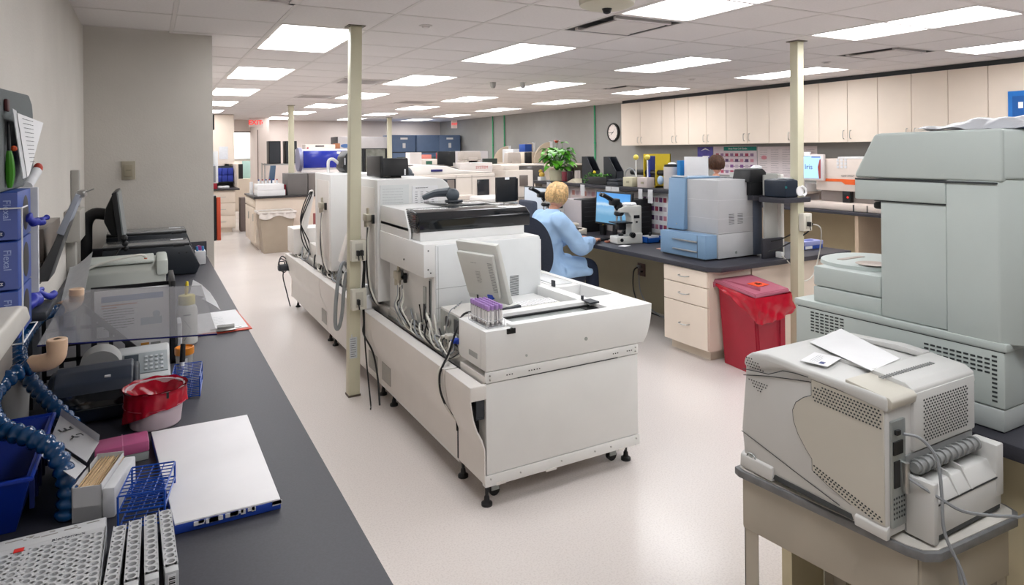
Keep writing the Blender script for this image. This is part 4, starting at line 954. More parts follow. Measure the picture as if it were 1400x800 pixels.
mb = MB(); mb.prism([(1.985, 1.752), (2.44, 1.746), (2.16, 1.595), (2.13, 1.59)], 'x', -.2805, -.28); part('sheet', mb, PAPER, t)
mb = MB()
for k in range(11):
    zz = 1.738-.011*k; y0_ = 2.05+.012*k; lines(mb, (-.2795, y0_, zz), (0, 1, 0), (0, 0, 1), .20-.011*k, .004, 1, 40+k, t=.0016)
part('handwriting', mb, INK, t)
mb = MB(); mb.prism([(1.94, 1.76), (1.99, 1.757), (2.13, 1.59), (2.08, 1.588)], 'x', -.284, -.282); solo('folded_sheet', 'narrow shaded fold of paper behind the handwritten sheet', 'paper', mb, PAPERS)
t = thing('marker_pen', 'green marker pen hanging on the fabric panel', 'pen', (-.295, 1.98, 1.6))
mb = MB(); mb.tube([(-.297, 1.99, 1.57), (-.295, 1.985, 1.61), (-.296, 1.98, 1.66)], .008, 8, 3, radii=lambda u: .005+.005*math.sin(u*PI)); part('barrel', mb, mat('green pen', '3F8A1E', .35), t)
mb = MB(); mb.cyl((-.296, 1.98, 1.66), (-.297, 1.985, 1.73), .004, n=8); part('black_cord', mb, BLACK, t)
mb = MB(); mb.sph((-.288, 1.99, 1.665), .007, 8, 6); part('orange_tip', mb, mat('orange tip', 'C8502A', .4), t)
t = thing('badge_clip', 'small dark red clip pinned at the top of the fabric panel', 'clip', (-.3, 1.98, 1.77)); mb = MB(); mb.box(-.304, -.296, 1.97, 2.0, 1.755, 1.785, bev=.003); part('clip', mb, mat('dark red clip', '4A1C1E', .5), t)
mb = MB(); mb.box(-.304, -.298, 2.13, 2.22, 1.74, 1.752, bev=.001); solo('name_tag', 'small dark framed tag on the fabric panel beside the sheet', 'tag', mb, mat('brown tag', '5A4644', .5))
t = thing('tissue_roll', 'white and red wrapped roll sticking out below the handwritten sheet', 'roll', (-.28, 2.3, 1.6))
mb = MB(); mb.tube([(-.30, 2.27, 1.56), (-.29, 2.37, 1.60)], .014, 12); part('roll', mb, PAPERS, t)
mb = MB(); mb.sph((-.287, 2.38, 1.61), (.012, .012, .015), 12, 8); part('red_end', mb, mat('red wrap', 'B8402F', .5), t)
# wall folder holder and leaning clipboard behind glove boxes
mb = MB(); mb.box(-.378, -.268, 2.215, 2.23, 1.27, 1.56, bev=.003); solo('paper_stack', 'white papers wedged upright beside the glove boxes', 'paper', mb, PAPERS)
t = thing('wall_folder', 'dark folder leaning out from the left wall with papers clipped on top', 'folder', (-.3, 2.9, 1.2))
mb = MB(); mb.prism([(-.36, 1.20), (-.315, 1.20), (-.235, 1.46), (-.24, 1.475), (-.262, 1.44), (-.30, 1.33)], 'y', 2.83, 3.0, bev=.003); part('folder', mb, mat('charcoal folder', '47484B', .4), t)
mb = MB(); mb.prism([(-.29, 1.37), (-.268, 1.36), (-.218, 1.50), (-.232, 1.505)], 'y', 2.82, 2.99, bev=.001); part('papers', mb, mat('bluish paper', '9BA1AE', .7), t)
mb = MB(); mb.box(-.235, -.205, 2.85, 2.96, 1.49, 1.515, bev=.004); mb.tube([(-.215, 2.9, 1.505), (-.18, 2.9, 1.52)], .003, 6); part('clip', mb, METAL, t)
mb = MB(); mb.box(-.379, -.335, 2.9, 3.4, 1.25, 1.38, bev=.003); mb.box(-.379, -.34, 2.85, 3.25, 1.19, 1.26, bev=.002); solo('wall_tray', 'brown translucent wall tray behind the leaning folder', 'tray', mb, mat('smoked brown plastic', '6B625B', .3))
mb = MB(); mb.box(-.379, -.34, 4.35, 4.42, 1.02, 1.56, bev=.003); mb.box(-.379, -.31, 4.0, 4.3, 1.20, 1.36, bev=.006); mb.box(-.379, -.34, 4.1, 4.2, 1.01, 1.20, bev=.003)
solo('cable_raceway', 'grey cable duct and junction box on the left wall near the corner', 'cable duct', mb, mat('duct grey', 'A7A49E', .5))
# beige multifunction machine
t = thing('fax_machine', 'grey beige fax machine with output papers in the middle of the left worktop', 'fax machine', (-.1, 4.1, ZC))
FX = mat('grey beige machine', 'A9ACA6', .5, var=.02)
mb = MB(); mb.prism([(3.98, ZC+.03), (4.36, ZC+.01), (4.36, 1.05), (4.25, 1.07), (4.05, 1.06), (3.99, 1.03)], 'x', -.33, .075, bev=.01, seg=3); part('body', mb, FX, t)
mb = MB(); mb.box(-.33, .075, 4.0, 4.2, ZC, ZC+.035); part('base', mb, DARK, t)
mb = MB(); mb.box(-.30, .02, 4.03, 4.30, 1.062, 1.078, bev=.007); mb.box(.03, .085, 3.97, 4.32, 1.0, 1.08, bev=.012); part('cover', mb, mat('light machine cover', 'BFC4BE', .45), t)
mb = MB(); mb.box(-.20, .0875, 3.80, 4.0, ZC+.022, ZC+.028, M=None); part('output_papers', mb, PAPER, t, label='white output papers')
mb = MB(); mb.box(-.21, .09, 3.79, 4.0, ZC, ZC+.02, bev=.003); part('paper_tray', mb, BLACK, t)
mb = MB(); mb.cyl((-.02, 4.08, 1.076), (-.02, 4.08, 1.083), .008, n=10); part('orange_button', mb, mat('orange button', 'C0643C', .5), t)
mb = MB(); mb.tube([(-.34, 4.0, 1.02), (-.25, 4.02, 1.07), (-.12, 4.02, 1.10), (-.04, 4.05, 1.105), (-.02, 4.08, 1.085)], .007, 6, 6); part('white_cord', mb, CABLEW, t)
t = thing('paper_roll', 'curling white paper behind the fax machine at the left wall', 'paper', (-.34, 3.8, ZC+.1))
mb = MB(); mb.grid(lambda u, v: (-.36+.10*u, 3.55+.5*v, 1.0+.12*v-.05*math.cos(u*2)), 6, 6, thick=.001); part('sheet', mb, PAPERS, t)
# two black analysers/printers under the monitor
def blackbox(y0, z1, xr, label):
    t = thing('flatbed_unit', label, 'printer', (0, y0+.2, ZC), group='black flatbed units by the partition')
    mb = MB(); mb.prism([(-.24, ZC+.003), (xr+.035, ZC+.003), (xr+.055, ZC+.05), (xr, z1), (-.24, z1)], 'y', y0, y0+.32, bev=.006); part('body', mb, mat('slate black casing', '272C33', .4), t)
    mb = MB(); mb.box(-.24, xr-.005, y0+.03, y0+.30, z1+.012, z1+.018, bev=.002); part('grey_lid', mb, mat('grey glossy lid', '77787A', .15), t)
    mb = MB(); mb.box(-.24, xr, y0+.02, y0+.31, z1-.002, z1+.013, bev=.003); mb.box(xr-.09, xr-.03, y0-.003, y0+.01, z1+.0, z1+.012); part('hinge_strip', mb, BLACK, t)
    mb = MB(); mb.box(xr-.10, xr-.03, y0+.20, y0+.23, z1+.018, z1+.019); part('white_lettering_plate', mb, PAPERS, t)
    mb = MB(); mb.cyl((xr-.06, y0, z1-.04), (xr-.06, y0-.003, z1-.04), .005, n=8); mb.cyl((xr-.02, y0, z1-.04), (xr-.02, y0-.003, z1-.04), .005, n=8); part('rivets', mb, BLACK, t, kind='stuff')
    return t
blackbox(4.46, 1.085, .215, 'black flatbed unit with grey lid, the nearer of the two by the partition')
blackbox(4.84, 1.12, .215, 'black flatbed unit with grey lid, the one touching the partition')
t = thing('monitor', 'black flat monitor on a thick bent arm seen edge-on by the left wall', 'monitor', (-.25, 4.7, ZC))
mb = MB(); mb.prism([(-.19, 1.42), (-.165, 1.43), (-.135, 1.14), (-.16, 1.14)], 'y', 4.42, 4.92, bev=.004); part('screen_frame', mb, BLACK, t)
mb = MB(); mb.prism([(-.165, 1.42), (-.158, 1.42), (-.128, 1.15), (-.136, 1.15)], 'y', 4.425, 4.915); part('grey_bezel', mb, mat('grey bezel', '868B8D', .3), t)
mb = MB(); mb.prism([(-.19, 1.41), (-.16, 1.16), (-.20, 1.17), (-.235, 1.25), (-.225, 1.33)], 'y', 4.52, 4.82, bev=.01); part('back_shell', mb, BLACK, t)
mb = MB(); mb.tube([(-.22, 4.66, 1.28), (-.29, 4.66, 1.29), (-.33, 4.66, 1.24), (-.335, 4.66, 1.12), (-.34, 4.66, .93)], .035, 12, 5); mb.box(-.37, -.25, 4.55, 4.8, ZC, ZC+.04, bev=.01); part('arm', mb, BLACK, t)
for k in range(3):
    mb = MB(); mb.sph((-.13+.004*k, 4.43+.02*k, 1.16-.035*k), .02-.002*k, 10, 8); part('joint_knob', mb, BLACK, t)
mb = MB(); mb.tube([(-.15, 4.45, 1.10), (-.2, 4.4, 1.03), (-.22, 4.5, 1.0)], .006, 6, 5); part('cable', mb, CABLEB, t)
t = thing('marker_cup', 'small white cup with blue and pink capped tubes at the far end of the worktop', 'cup', (.30, 4.85, ZC))
mb = MB(); mb.prism([(.26, 4.80), (.325, 4.80), (.325, 4.88), (.26, 4.88)], 'z', ZC+.001, 1.0, bev=.004); part('cup', mb, PAPER, t)
for k, (dx, dy, mm) in enumerate(((.0, 0, 'blue'), (.02, .02, 'pink'), (.035, .0, 'blue'), (.01, .045, 'pink'))):
    mb = MB(); mb.cyl((.275+dx, 4.815+dy, 1.0), (.272+dx, 4.815+dy, 1.03), .008, n=10); part('tube_cap', mb, mat('sky blue cap', '4A90C8', .4) if mm == 'blue' else mat('magenta cap', 'B3509C', .4), t)
# right side of the worktop
t = thing('wash_bottle', 'translucent wash bottle with yellow cap and spout', 'bottle', (.124, 2.85, ZC))
c = (.124, 2.85, ZC)
mb = MB(); mb.lathe([(.033, .0), (.037, .004), (.038, .02), (.038, .125), (.034, .142), (.027, .152)], c, 28); part('body', mb, mat('milky bottle plastic', 'CFCDC8', .3, alpha=.93), t)
mb = MB(); mb.lathe([(.029, .152), (.030, .155), (.030, .182), (.028, .187), (.008, .189)], c, 28); part('cap', mb, mat('pale yellow cap', 'DACB6A', .4), t)
mb = MB(); mb.tube([(c[0]-.002, c[1], c[2]+.188), (c[0], c[1], c[2]+.215), (c[0]+.002, c[1], c[2]+.24)], .005, 8, 3, radii=lambda u: .004+.003*math.sin(u*PI)); part('spout', mb, mat('yellow spout', 'E2C93A', .4), t)
mb = MB()
for a_, b_ in (((-.012, .02), (.012, .06)), ((.012, .06), (-.012, .10))): mb.tube([(c[0]+a_[0], c[1]-.0385, c[2]+a_[1]), (c[0]+b_[0], c[1]-.0385, c[2]+b_[1])], .0008, 4)
mb.box(c[0]-.015, c[0]+.012, c[1]-.0395, c[1]-.038, c[2]+.115, c[2]+.119); part('hazard_diamond', mb, INK, t)
t = thing('specimen_cup', 'clear specimen cup with orange lid behind the blue wire rack', 'specimen cup', (.098, 2.45, ZC))
c = (.098, 2.45, ZC)
mb = MB(); mb.lathe([(.022, 0), (.023, .002), (.027, .072)], c, 24); part('cup', mb, mat('clear cup', 'C9C7C2', .15, alpha=.6), t)
mb = MB(); mb.lathe([(.029, .07), (.0295, .073), (.0295, .092), (.026, .094), (.024, .088), (.001, .087)], c, 24); part('lid', mb, mat('orange lid', 'D9862A', .4), t)
mb = MB(); mb.box(c[0]-.01, c[0]+.008, c[1]-.0275, c[1]-.026, c[2]+.005, c[2]+.06); part('label', mb, PAPER, t)
t = thing('marker_pen', 'black and white marker standing in the blue wire rack behind the bin', 'pen', (.085, 2.33, ZC))
mb = MB(); mb.cyl((.083, 2.33, ZC+.005), (.087, 2.34, ZC+.075), .007, n=12); part('barrel', mb, PAPER, t)
mb = MB(); mb.cyl((.087, 2.34, ZC+.075), (.0905, 2.35, ZC+.13), .0085, .0075, n=12); part('cap', mb, BLACK, t)
t = thing('tissue_pack', 'small printed packet and card behind the wash bottle', 'packet', (.08, 2.75, ZC)); mb = MB(); mb.box(.085, .10, 2.68, 2.78, ZC+.001, 1.03, bev=.003); part('packet', mb, PAPERS, t)
mb = MB(); mb.box(.0995, .1015, 2.70, 2.75, .96, 1.0); part('red_print', mb, mat('pink print', 'C48A96', .6), t)
t = thing('clipboard', 'red clipboard with white paper and steel clip at the worktop edge', 'clipboard', (.26, 3.1, ZC))
mb = MB(); mb.prism([(.165, 2.925), (.372, 2.93), (.352, 3.31), (.18, 3.30)], 'z', ZC+.001, ZC+.005, bev=.001); part('board', mb, mat('red hardboard', 'C2452F', .5), t)
mb = MB(); mb.prism([(.16, 2.945), (.36, 2.955), (.347, 3.31), (.175, 3.30)], 'z', ZC+.005, ZC+.0075); part('paper', mb, PAPER, t)
mb = MB(); lines(mb, (.19, 3.0, ZC+.0078), (1, 0, 0), (0, 1, 0), .1, .2, 7, 6, t=.004); part('print', mb, mat('faint print', 'B6B9BB', .8), t)
mb = MB(); mb.box(.235, .31, 2.925, 2.965, ZC+.008, ZC+.014, bev=.003); mb.cyl((.24, 2.955, ZC+.02), (.305, 2.955, ZC+.02), .008, n=12); mb.box(.215, .335, 2.965, 2.98, ZC+.008, ZC+.011, bev=.001); part('clip', mb, METAL, t)
t = thing('curled_paper', 'stiff white paper scrap standing curled next to the wash bottle', 'paper', (.19, 3.4, ZC))
mb = MB(); mb.prism([(.170, 1.075), (.205, 1.05), (.24, 1.01), (.265, .965), (.282, .925), (.262, .945), (.235, .965), (.205, .985), (.215, .995), (.155, 1.01)], 'y', 3.30, 3.303); part('sheet', mb, PAPER, t)
# ================================================================ right wall: upper cabinets, counter, posters
DE = [9.336, 8.816, 8.273, 7.964, 7.662, 7.284, 6.895, 6.512, 6.137, 5.765, 5.373, 4.987, 4.609, 4.225, 3.844, 3.464, 3.08, 2.70]
un = ['farthest, next to the clock', 'second from the clock', 'third from the clock', 'fourth from the clock', 'behind the right pole', 'just right of the pole', 'above the orange-striped analyzer', 'second from the right edge', 'rightmost, beside the blue frame']
units = [(0, 1, 2), (2, 3, 4), (4, 5, 6), (6, 7, 8), (8, 9, 10), (10, 11, 12), (12, 13, 14), (14, 15), (15, 16, 17)]
for k, u in enumerate(units):
    a, b_ = DE[u[-1]], DE[u[0]]
    t = thing('wall_cabinet', 'cream wall cabinet up to the ceiling, %s' % un[k], 'cabinet', (7.55, (a+b_)/2, 1.70), group='cream upper cabinets along the right wall')
    mb = MB(); mb.box(7.42, 7.699, a+.001, b_-.001, 1.70, 2.44); part('body', mb, LAM, t)
    mb = MB(); mb.box(7.43, 7.699, a+.001, b_-.001, 2.44, 2.499); part('top_filler', mb, SEAM, t)
    for q, (y1, y0) in enumerate(zip(u, u[1:])):
        Y1, Y0 = DE[y1], DE[y0]
        mb = MB(); mb.box(7.40, 7.419, Y0+.003, Y1-.003, 1.70, 2.445, bev=.0015, seg=1); d = part('door', mb, LAM, t)
        hy = (Y0+.045) if q == 0 and len(u) == 3 else Y1-.045
        mb = MB(); mb.tube([(7.40, hy, 1.74), (7.375, hy, 1.745), (7.37, hy, 1.79), (7.375, hy, 1.835), (7.40, hy, 1.84)], .004, 6, 3); part('handle', mb, METAL, d)
t = thing('poster_frame', 'bright blue framed board on the cabinet doors at the right picture edge', 'frame', (7.38, 3.1, 1.9))
mb = MB(); mb.box(7.375, 7.395, 2.70, 3.28, 1.60, 2.17, bev=.003); part('frame', mb, mat('bright blue frame', '1B6FC0', .4), t)
mb = MB(); mb.box(7.373, 7.376, 2.74, 3.24, 1.64, 2.12); part('panel', mb, mat('deep blue panel', '1457A0', .4), t)
mb = MB(); mb.box(7.371, 7.3735, 3.15, 3.19, 2.0, 2.06); part('white_mark', mb, PAPER, t)
# clock
t = thing('wall_clock', 'round black-rimmed wall clock on the grey wall', 'clock', (7.69, 9.92, 1.95))
def lx(mb, prof, c, n=32):
    k = MB(); k.lathe(prof, (0, 0, 0), n); k.bm.transform(Matrix.Translation(c) @ Euler((0, R(-90), 0)).to_matrix().to_4x4())
    me = bpy.data.meshes.new('x'); k.bm.to_mesh(me); k.bm.free(); mb.bm.from_mesh(me); bpy.data.meshes.remove(me)
mb = MB(); lx(mb, [(.17, 0), (.178, .02), (.17, .045), (.15, .05), (.148, .03), (.002, .03)], (7.70, 9.92, 1.955)); part('rim', mb, BLACK, t)
mb = MB(); lx(mb, [(.149, .031), (.002, .032)], (7.70, 9.92, 1.955)); part('face', mb, mat('clock face', 'E9DFDA', .5), t)
mb = MB()
for k in range(12):
    a = k*PI/6; mb.box(7.6665, 7.6675, -.004, .004, .118, .138, M=Matrix.Translation((0, 9.92, 1.955)) @ Euler((a, 0, 0)).to_matrix().to_4x4(), bev=.0001)
part('hour_marks', mb, INK, t, kind='stuff')
for nm_, a, l, w_ in (('hour_hand', R(-125), .07, .006), ('minute_hand', R(-95), .11, .004), ('second_hand', R(40), .09, .002)):
    mb = MB(); mb.box(7.664, 7.665, -w_, w_, -.02, l, M=Matrix.Translation((0, 9.92, 1.955)) @ Euler((a, 0, 0)).to_matrix().to_4x4(), bev=.0001); part(nm_, mb, BLACK, t)
# green pipes
for y, l in ((10.50, 'green painted pipe on the grey wall nearest the clock'), (14.25, 'green painted pipe on the grey wall, middle one of three'), (14.87, 'green painted pipe on the grey wall farthest from the clock')):
    mb = MB(); mb.cyl((7.67, y, .9), (7.67, y, 2.499), .016, n=10); mb.lathe([(.022, 0), (.022, .03)], (7.67, y, 1.75), 12); solo('green_pipe', l, 'pipe', mb, GREEN, group='green pipes')
# posters
t = thing('wall_poster', 'large lab poster with green header on the wall under the cabinets', 'poster', (7.69, 7.0, 1.3))
mb = MB(); mb.box(7.694, 7.699, 6.60, 7.43, 1.235, 1.665); part('sheet', mb, mat('lilac white poster', 'D9CCD2', .7, var=.03), t)
mb = MB(); mb.box(7.6925, 7.6945, 6.60, 7.22, 1.60, 1.66); part('green_header', mb, mat('teal header', '1E8478', .6), t)
text(t, 'Body Fluid Cell Guide', (7.6918, 6.95, 1.63), (0, -1, 0), (0, 0, 1), .04, PAPER)
rn = random.Random(11)
pal = ['A8455C', '7A4E86', 'C98799', '8B6E8E', 'B9A7B6', '5B3E66']
for i in range(8):
    for j in range(4):
        mb = MB(); y = 7.38-.095*i; z = 1.56-.085*j
        mb.box(7.692, 7.6945, y-.06, y, z-.045, z); part('cell_picture', mb, mat('cell print %d' % ((i*3+j*5) % 6), pal[(i*3+j*5) % 6], .7), t)
mb = MB(); lines(mb, (7.6938, 7.40, 1.25), (0, -1, 0), (0, 0, 1), .75, .3, 4, 4, t=.008); part('print', mb, INK, t)
t = thing('wall_poster', 'small purple poster left of the green-headed one', 'poster', (7.69, 7.6, 1.5))
mb = MB(); mb.box(7.694, 7.699, 7.445, 7.77, 1.48, 1.66); part('sheet', mb, mat('purple poster', '5C55A8', .6, var=.2, vs=9), t)
mb = MB(); mb.prism([(7.50, 1.60), (7.60, 1.645), (7.70, 1.60), (7.60, 1.62)], 'x', 7.6925, 7.694); mb.box(7.6925, 7.694, 7.52, 7.66, 1.50, 1.52); part('white_shape', mb, PAPER, t)
t = thing('wall_chart', 'wide white chart with text columns between the poster and the pole', 'poster', (7.69, 6.2, 1.3))
mb = MB(); mb.box(7.694, 7.699, 5.62, 6.585, 1.20, 1.655); part('sheet', mb, mat('pinkish chart', 'DDD2D2', .7), t)
mb = MB()
for q in range(5): lines(mb, (7.6935, 6.54-.19*q, 1.24), (0, -1, 0), (0, 0, 1), .14, .38, 12, q+20, t=.006)
part('print', mb, mat('chart print', 'A79FA2', .8), t)
mb = MB(); mb.sph((7.693, 6.47, 1.50), (.001, .05, .03), 14, 8); part('pink_oval', mb, mat('pink oval', 'D8909C', .7), t)
# counter on the right wall
t = thing('wall_counter', 'dark grey counter along the right wall under the cream cabinets', 'counter', (7.3, 5.5, .86))
mb = MB(); mb.box(6.95, 7.699, 1.7, 9.3, .865, .90, bev=.004); part('slab', mb, DARKTOP, t)
t = thing('counter_base', 'cream base and knee-space panels below the right wall counter', 'cabinet', (7.3, 5.5, 0))
for y0, y1 in ((8.3, 9.25), (7.2, 8.29), (6.1, 7.19), (1.8, 3.4)):
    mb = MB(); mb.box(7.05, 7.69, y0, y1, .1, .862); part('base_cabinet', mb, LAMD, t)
mb = MB(); mb.box(7.0, 7.69, 4.60, 4.64, 0, .862); part('support_panel', mb, mat('wood tone panel', 'C9B49C', .5), t)
mb = MB(); mb.box(7.0, 7.69, 3.42, 3.46, 0, .862); part('support_panel', mb, MATS['wood tone panel'], t)
mb = MB(); mb.box(7.60, 7.64, 4.98, 6.08, 0, .862); part('beige_panel', mb, mat('beige knee panel', 'BDAE8F', .6), t)
mb = MB(); mb.box(7.60, 7.64, 3.47, 4.97, .2, .862); part('grey_panel', mb, mat('grey knee panel', '6D6E6F', .6), t)
# Iris analyser and monitor
IV = mat('ivory analyzer plastic', 'DCCFC6', .45, var=.01)
t = thing('urine_analyzer', 'ivory benchtop analyzer with an orange stripe on the right wall counter', 'lab analyzer', (7.3, 4.9, .9))
mb = MB(); mb.box(7.15, 7.6, 4.35, 5.24, 1.12, 1.50, bev=.012); part('upper_body', mb, IV, t)
mb = MB(); mb.box(7.22, 7.6, 4.38, 5.22, .98, 1.12); part('sampling_recess', mb, mat('taupe recess', '8C827E', .5), t)
mb = MB(); mb.box(7.145, 7.152, 4.35, 5.235, 1.23, 1.262); mb.prism([(4.35, 1.20), (4.85, 1.20), (4.90, 1.232), (4.35, 1.232)], 'x', 7.145, 7.152); part('orange_stripe', mb, mat('orange stripe', 'E8662C', .5), t)
mb = MB(); mb.box(7.02, 7.6, 4.2, 5.36, .902, .985, bev=.015); part('front_tray', mb, IV, t)
mb = MB(); mb.box(7.01, 7.021, 4.66, 4.67, .905, .98); mb.box(7.01, 7.021, 4.50, 4.505, .905, .98); part('tray_seam', mb, SEAM, t, kind='stuff')
mb = MB(); mb.box(7.16, 7.23, 4.80, 4.90, .985, 1.13, bev=.005); part('probe_block', mb, BLACK, t)
mb = MB(); mb.cyl((7.159, 4.83, 1.05), (7.155, 4.83, 1.05), .010, n=10); part('red_light', mb, mat('red indicator', 'D81F1F', .4, emit='FF2010', es=1.5), t)
text(t, 'IRICELL', (7.146, 5.13, 1.36), (0, 0, 1), (0, 1, 0), .045, MATS['orange stripe'])
text(t, 'iQ200 SPRINT', (7.1455, 4.82, 1.30), (0, -1, 0), (0, 0, 1), .028, INK)
mb = MB()
for i in range(3):
    for j in range(3): mb.box(7.1455, 7.149, 4.93-.05*i, 4.96-.05*i, 1.39+.04*j, 1.42+.04*j)
part('grey_icons', mb, PAPERS, t, kind='stuff')
mb = MB(); mb.box(7.2, 7.55, 4.45, 4.98, 1.502, 1.525, bev=.002); mb.box(7.2, 7.5, 4.35, 4.6, 1.526, 1.54, bev=.002); solo('paper_pile', 'dark and white papers on top of the orange-striped analyzer', 'paper', mb, PAPERS)
t = thing('monitor', 'white monitor showing a pale blue Iris screen on the right wall counter', 'monitor', (7.2, 5.3, .9))
mb = MB(); mb.box(7.10, 7.14, 5.10, 5.49, 1.235, 1.555, bev=.006); mb.box(7.11, 7.15, 5.40, 5.46, 1.085, 1.25); part('frame', mb, mat('white monitor frame', 'D9D2CF', .4), t)
SCR = mat('pale blue screen', '86AEDD', .3, emit='9CC0EE', es=.75)
mb = MB(); mb.box(7.096, 7.102, 5.135, 5.465, 1.262, 1.53); part('screen', mb, SCR, t)
mb = MB(); mb.prism([(5.135, 1.262), (5.16, 1.262), (5.175, 1.40), (5.15, 1.49), (5.135, 1.50)], 'x', 7.0945, 7.0975); part('red_side_bar', mb, mat('screen red bar', 'A84B3C', .4), t)
mb = MB(); mb.box(7.0945, 7.0975, 5.14, 5.26, 1.515, 1.528); part('title_bar', mb, mat('screen title bar', '4A63A0', .4), t)
text(t, 'Iris', (7.094, 5.30, 1.40), (0, -1, 0), (0, 0, 1), .09, INK)
mb = MB(); mb.box(7.09, 7.11, 5.28, 5.42, 1.535, 1.585); part('note', mb, PAPER, t)
t = thing('monitor_shelf', 'low ivory shelf stand under the Iris monitor', 'shelf', (7.2, 5.4, .9))
mb = MB(); mb.box(7.05, 7.5, 5.375, 5.85, 1.06, 1.085, bev=.004); mb.box(7.1, 7.14, 5.38, 5.42, .902, 1.06); mb.box(7.1, 7.14, 5.75, 5.79, .902, 1.06); mb.box(7.40, 7.44, 5.38, 5.79, .902, 1.06); part('shelf', mb, IV, t)
mb = MB(); mb.box(7.16, 7.4, 5.38, 5.54, 1.087, 1.19, bev=.012); solo('small_printer', 'small white printer on the ivory shelf under the Iris monitor', 'printer', mb, PAPER)
mb = MB(); mb.box(7.1, 7.25, 5.55, 5.72, 1.087, 1.18, bev=.006); solo('card_reader', 'small black box left of the small white printer', 'box', mb, BLACK)

# ================================================================ island bench with the seated woman
BN = thing('island_bench', 'dark-topped island bench with cream ends where the woman sits', 'workbench', (4.4, 5.0, 0))
mb = MB(); mb.prism([(3.70, 3.66), (3.78, 3.58), (5.35, 3.58), (5.35, 7.3), (3.70, 7.3)], 'z', .702, .74, bev=.004); part('worktop', mb, DARKTOP, BN)
mb = MB(); mb.box(4.20, 5.33, 3.66, 3.68, 0, .70); mb.box(5.31, 5.33, 3.68, 7.28, 0, .70); part('end_panel', mb, LAM, BN)
mb = MB(); mb.box(4.45, 4.47, 4.16, 7.28, 0, .70); part('knee_space_panel', mb, mat('khaki knee panel', 'A39A82', .7, var=.03, vs=3), BN)
mb = MB(); mb.box(4.46, 4.49, 3.9, 7.28, .74, 1.21); part('divider_panel', mb, mat('divider light grey', 'C9C2BF', .7), BN)
mb = MB(); mb.box(4.44, 4.60, 3.735, 3.75, .742, 1.20); mb.box(4.44, 4.60, 3.735, 3.75, 1.25, 1.42); part('raised_end_panel', mb, mat('raised panel light grey', 'BDBEBA', .6), BN)
mb = MB(); mb.box(4.60, 4.635, 3.70, 3.735, .742, 1.42, bev=.002); part('edge_post', mb, mat('white edge strip', 'E0DED8', .5), BN)
mb = MB(); mb.box(4.60, 4.64, 3.74, 4.25, 1.25, 1.425); part('upper_screen', mb, MATS['raised panel light grey'], BN)
mb = MB(); mb.box(4.34, 4.72, 3.76, 7.3, 1.212, 1.25, bev=.003); part('raised_ledge', mb, DARKTOP, BN)
mb = MB(); mb.box(4.34, 4.655, 3.44+.02, 3.705, 1.205, 1.245, bev=.003); part('printer_ledge', mb, DARKTOP, BN)
mb = MB(); mb.box(4.36, 4.60, 3.685, 3.705, .742, .90, bev=.002); part('backsplash', mb, DARKTOP, BN)
mb = MB(); mb.box(4.36, 4.72, 7.27, 7.3, 0, 1.212); part('far_end_panel', mb, LAM, BN)
# drawer unit
DU = thing('drawer_unit', 'cream three-drawer pedestal under the near corner of the island bench', 'drawer unit', (3.95, 3.9, 0))
mb = MB(); mb.box(3.735, 4.19, 3.665, 4.15, .085, .70); part('body', mb, LAM, DU)
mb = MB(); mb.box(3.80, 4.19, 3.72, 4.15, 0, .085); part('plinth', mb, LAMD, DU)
for z0, z1 in ((.575, .695), (.425, .568), (.092, .418)):
    mb = MB(); mb.box(3.716, 3.7345, 3.668, 4.147, z0, z1, bev=.0015, seg=1); d = part('drawer', mb, LAM, DU)
    zc = (z0+z1)/2+.0; mb = MB(); mb.tube([(3.716, 3.86, zc), (3.69, 3.865, zc), (3.685, 3.91, zc-.004), (3.69, 3.955, zc), (3.716, 3.96, zc)], .0045, 6, 3); part('handle', mb, METAL, d)
t = thing('outlet', 'brown wall outlet in the knee space with two leads plugged in', 'outlet', (4.44, 5.3, .4))
mb = MB(); mb.box(4.443, 4.4495, 5.24, 5.36, .33, .46, bev=.002); part('plate', mb, mat('brown outlet', '4A2C22', .4), t)
mb = MB(); mb.box(4.41, 4.443, 5.30, 5.335, .41, .44, bev=.004); part('plug', mb, CABLEG, t)
mb = MB(); mb.box(4.415, 4.443, 5.27, 5.295, .37, .39, bev=.004); part('plug', mb, BLACK, t)
cable([(4.41, 5.32, .42), (4.36, 5.32, .38), (4.34, 5.30, .2), (4.34, 5.2, .06), (4.36, 5.0, .008), (4.38, 4.5, .008)], .007, CABLEB, 'black lead hanging from the brown outlet')
cable([(4.41, 5.28, .38), (4.37, 5.25, .34), (4.34, 5.18, .18), (4.33, 5.0, .05), (4.34, 4.8, .008)], .006, CABLEG, 'grey lead hanging from the brown outlet')
# blue grey analyzer
BA = thing('benchtop_analyzer', 'grey benchtop analyzer with pale blue front and two-bar drawer on the bench corner', 'lab analyzer', (4.2, 4.1, .742))
LB = mat('pale steel blue plastic', '7C9BBA', .4, var=.02, vs=6); LG = mat('cool light grey plastic', 'B2B3B6', .45, var=.01); DG = mat('slate back panel', '4B5260', .5)
mb = MB(); mb.box(4.0, 4.40, 3.82, 4.30, .95, 1.385, bev=.006); mb.box(4.0, 4.40, 3.82, 4.36, .752, .95, bev=.004); part('housing', mb, LG, BA)
mb = MB(); mb.box(4.40, 4.50, 3.81, 4.37, .752, 1.39, bev=.004); part('back_panel', mb, DG, BA)
mb = MB(); mb.prism([(4.01, .955), (3.955, .955), (3.985, 1.39), (4.01, 1.39)], 'y', 4.165, 4.37, bev=.004); mb.box(4.0, 4.37, 4.14, 4.36, 1.386, 1.40, bev=.003); part('blue_door', mb, LB, BA)
mb = MB(); mb.box(3.87, 4.0, 3.835, 4.36, .755, .945, bev=.005); dr = part('drawer', mb, LB, BA)
for z in (.80, .88):
    mb = MB(); mb.box(3.856, 3.869, 3.92, 4.20, z, z+.012, bev=.003); part('bar_handle', mb, METAL, dr)
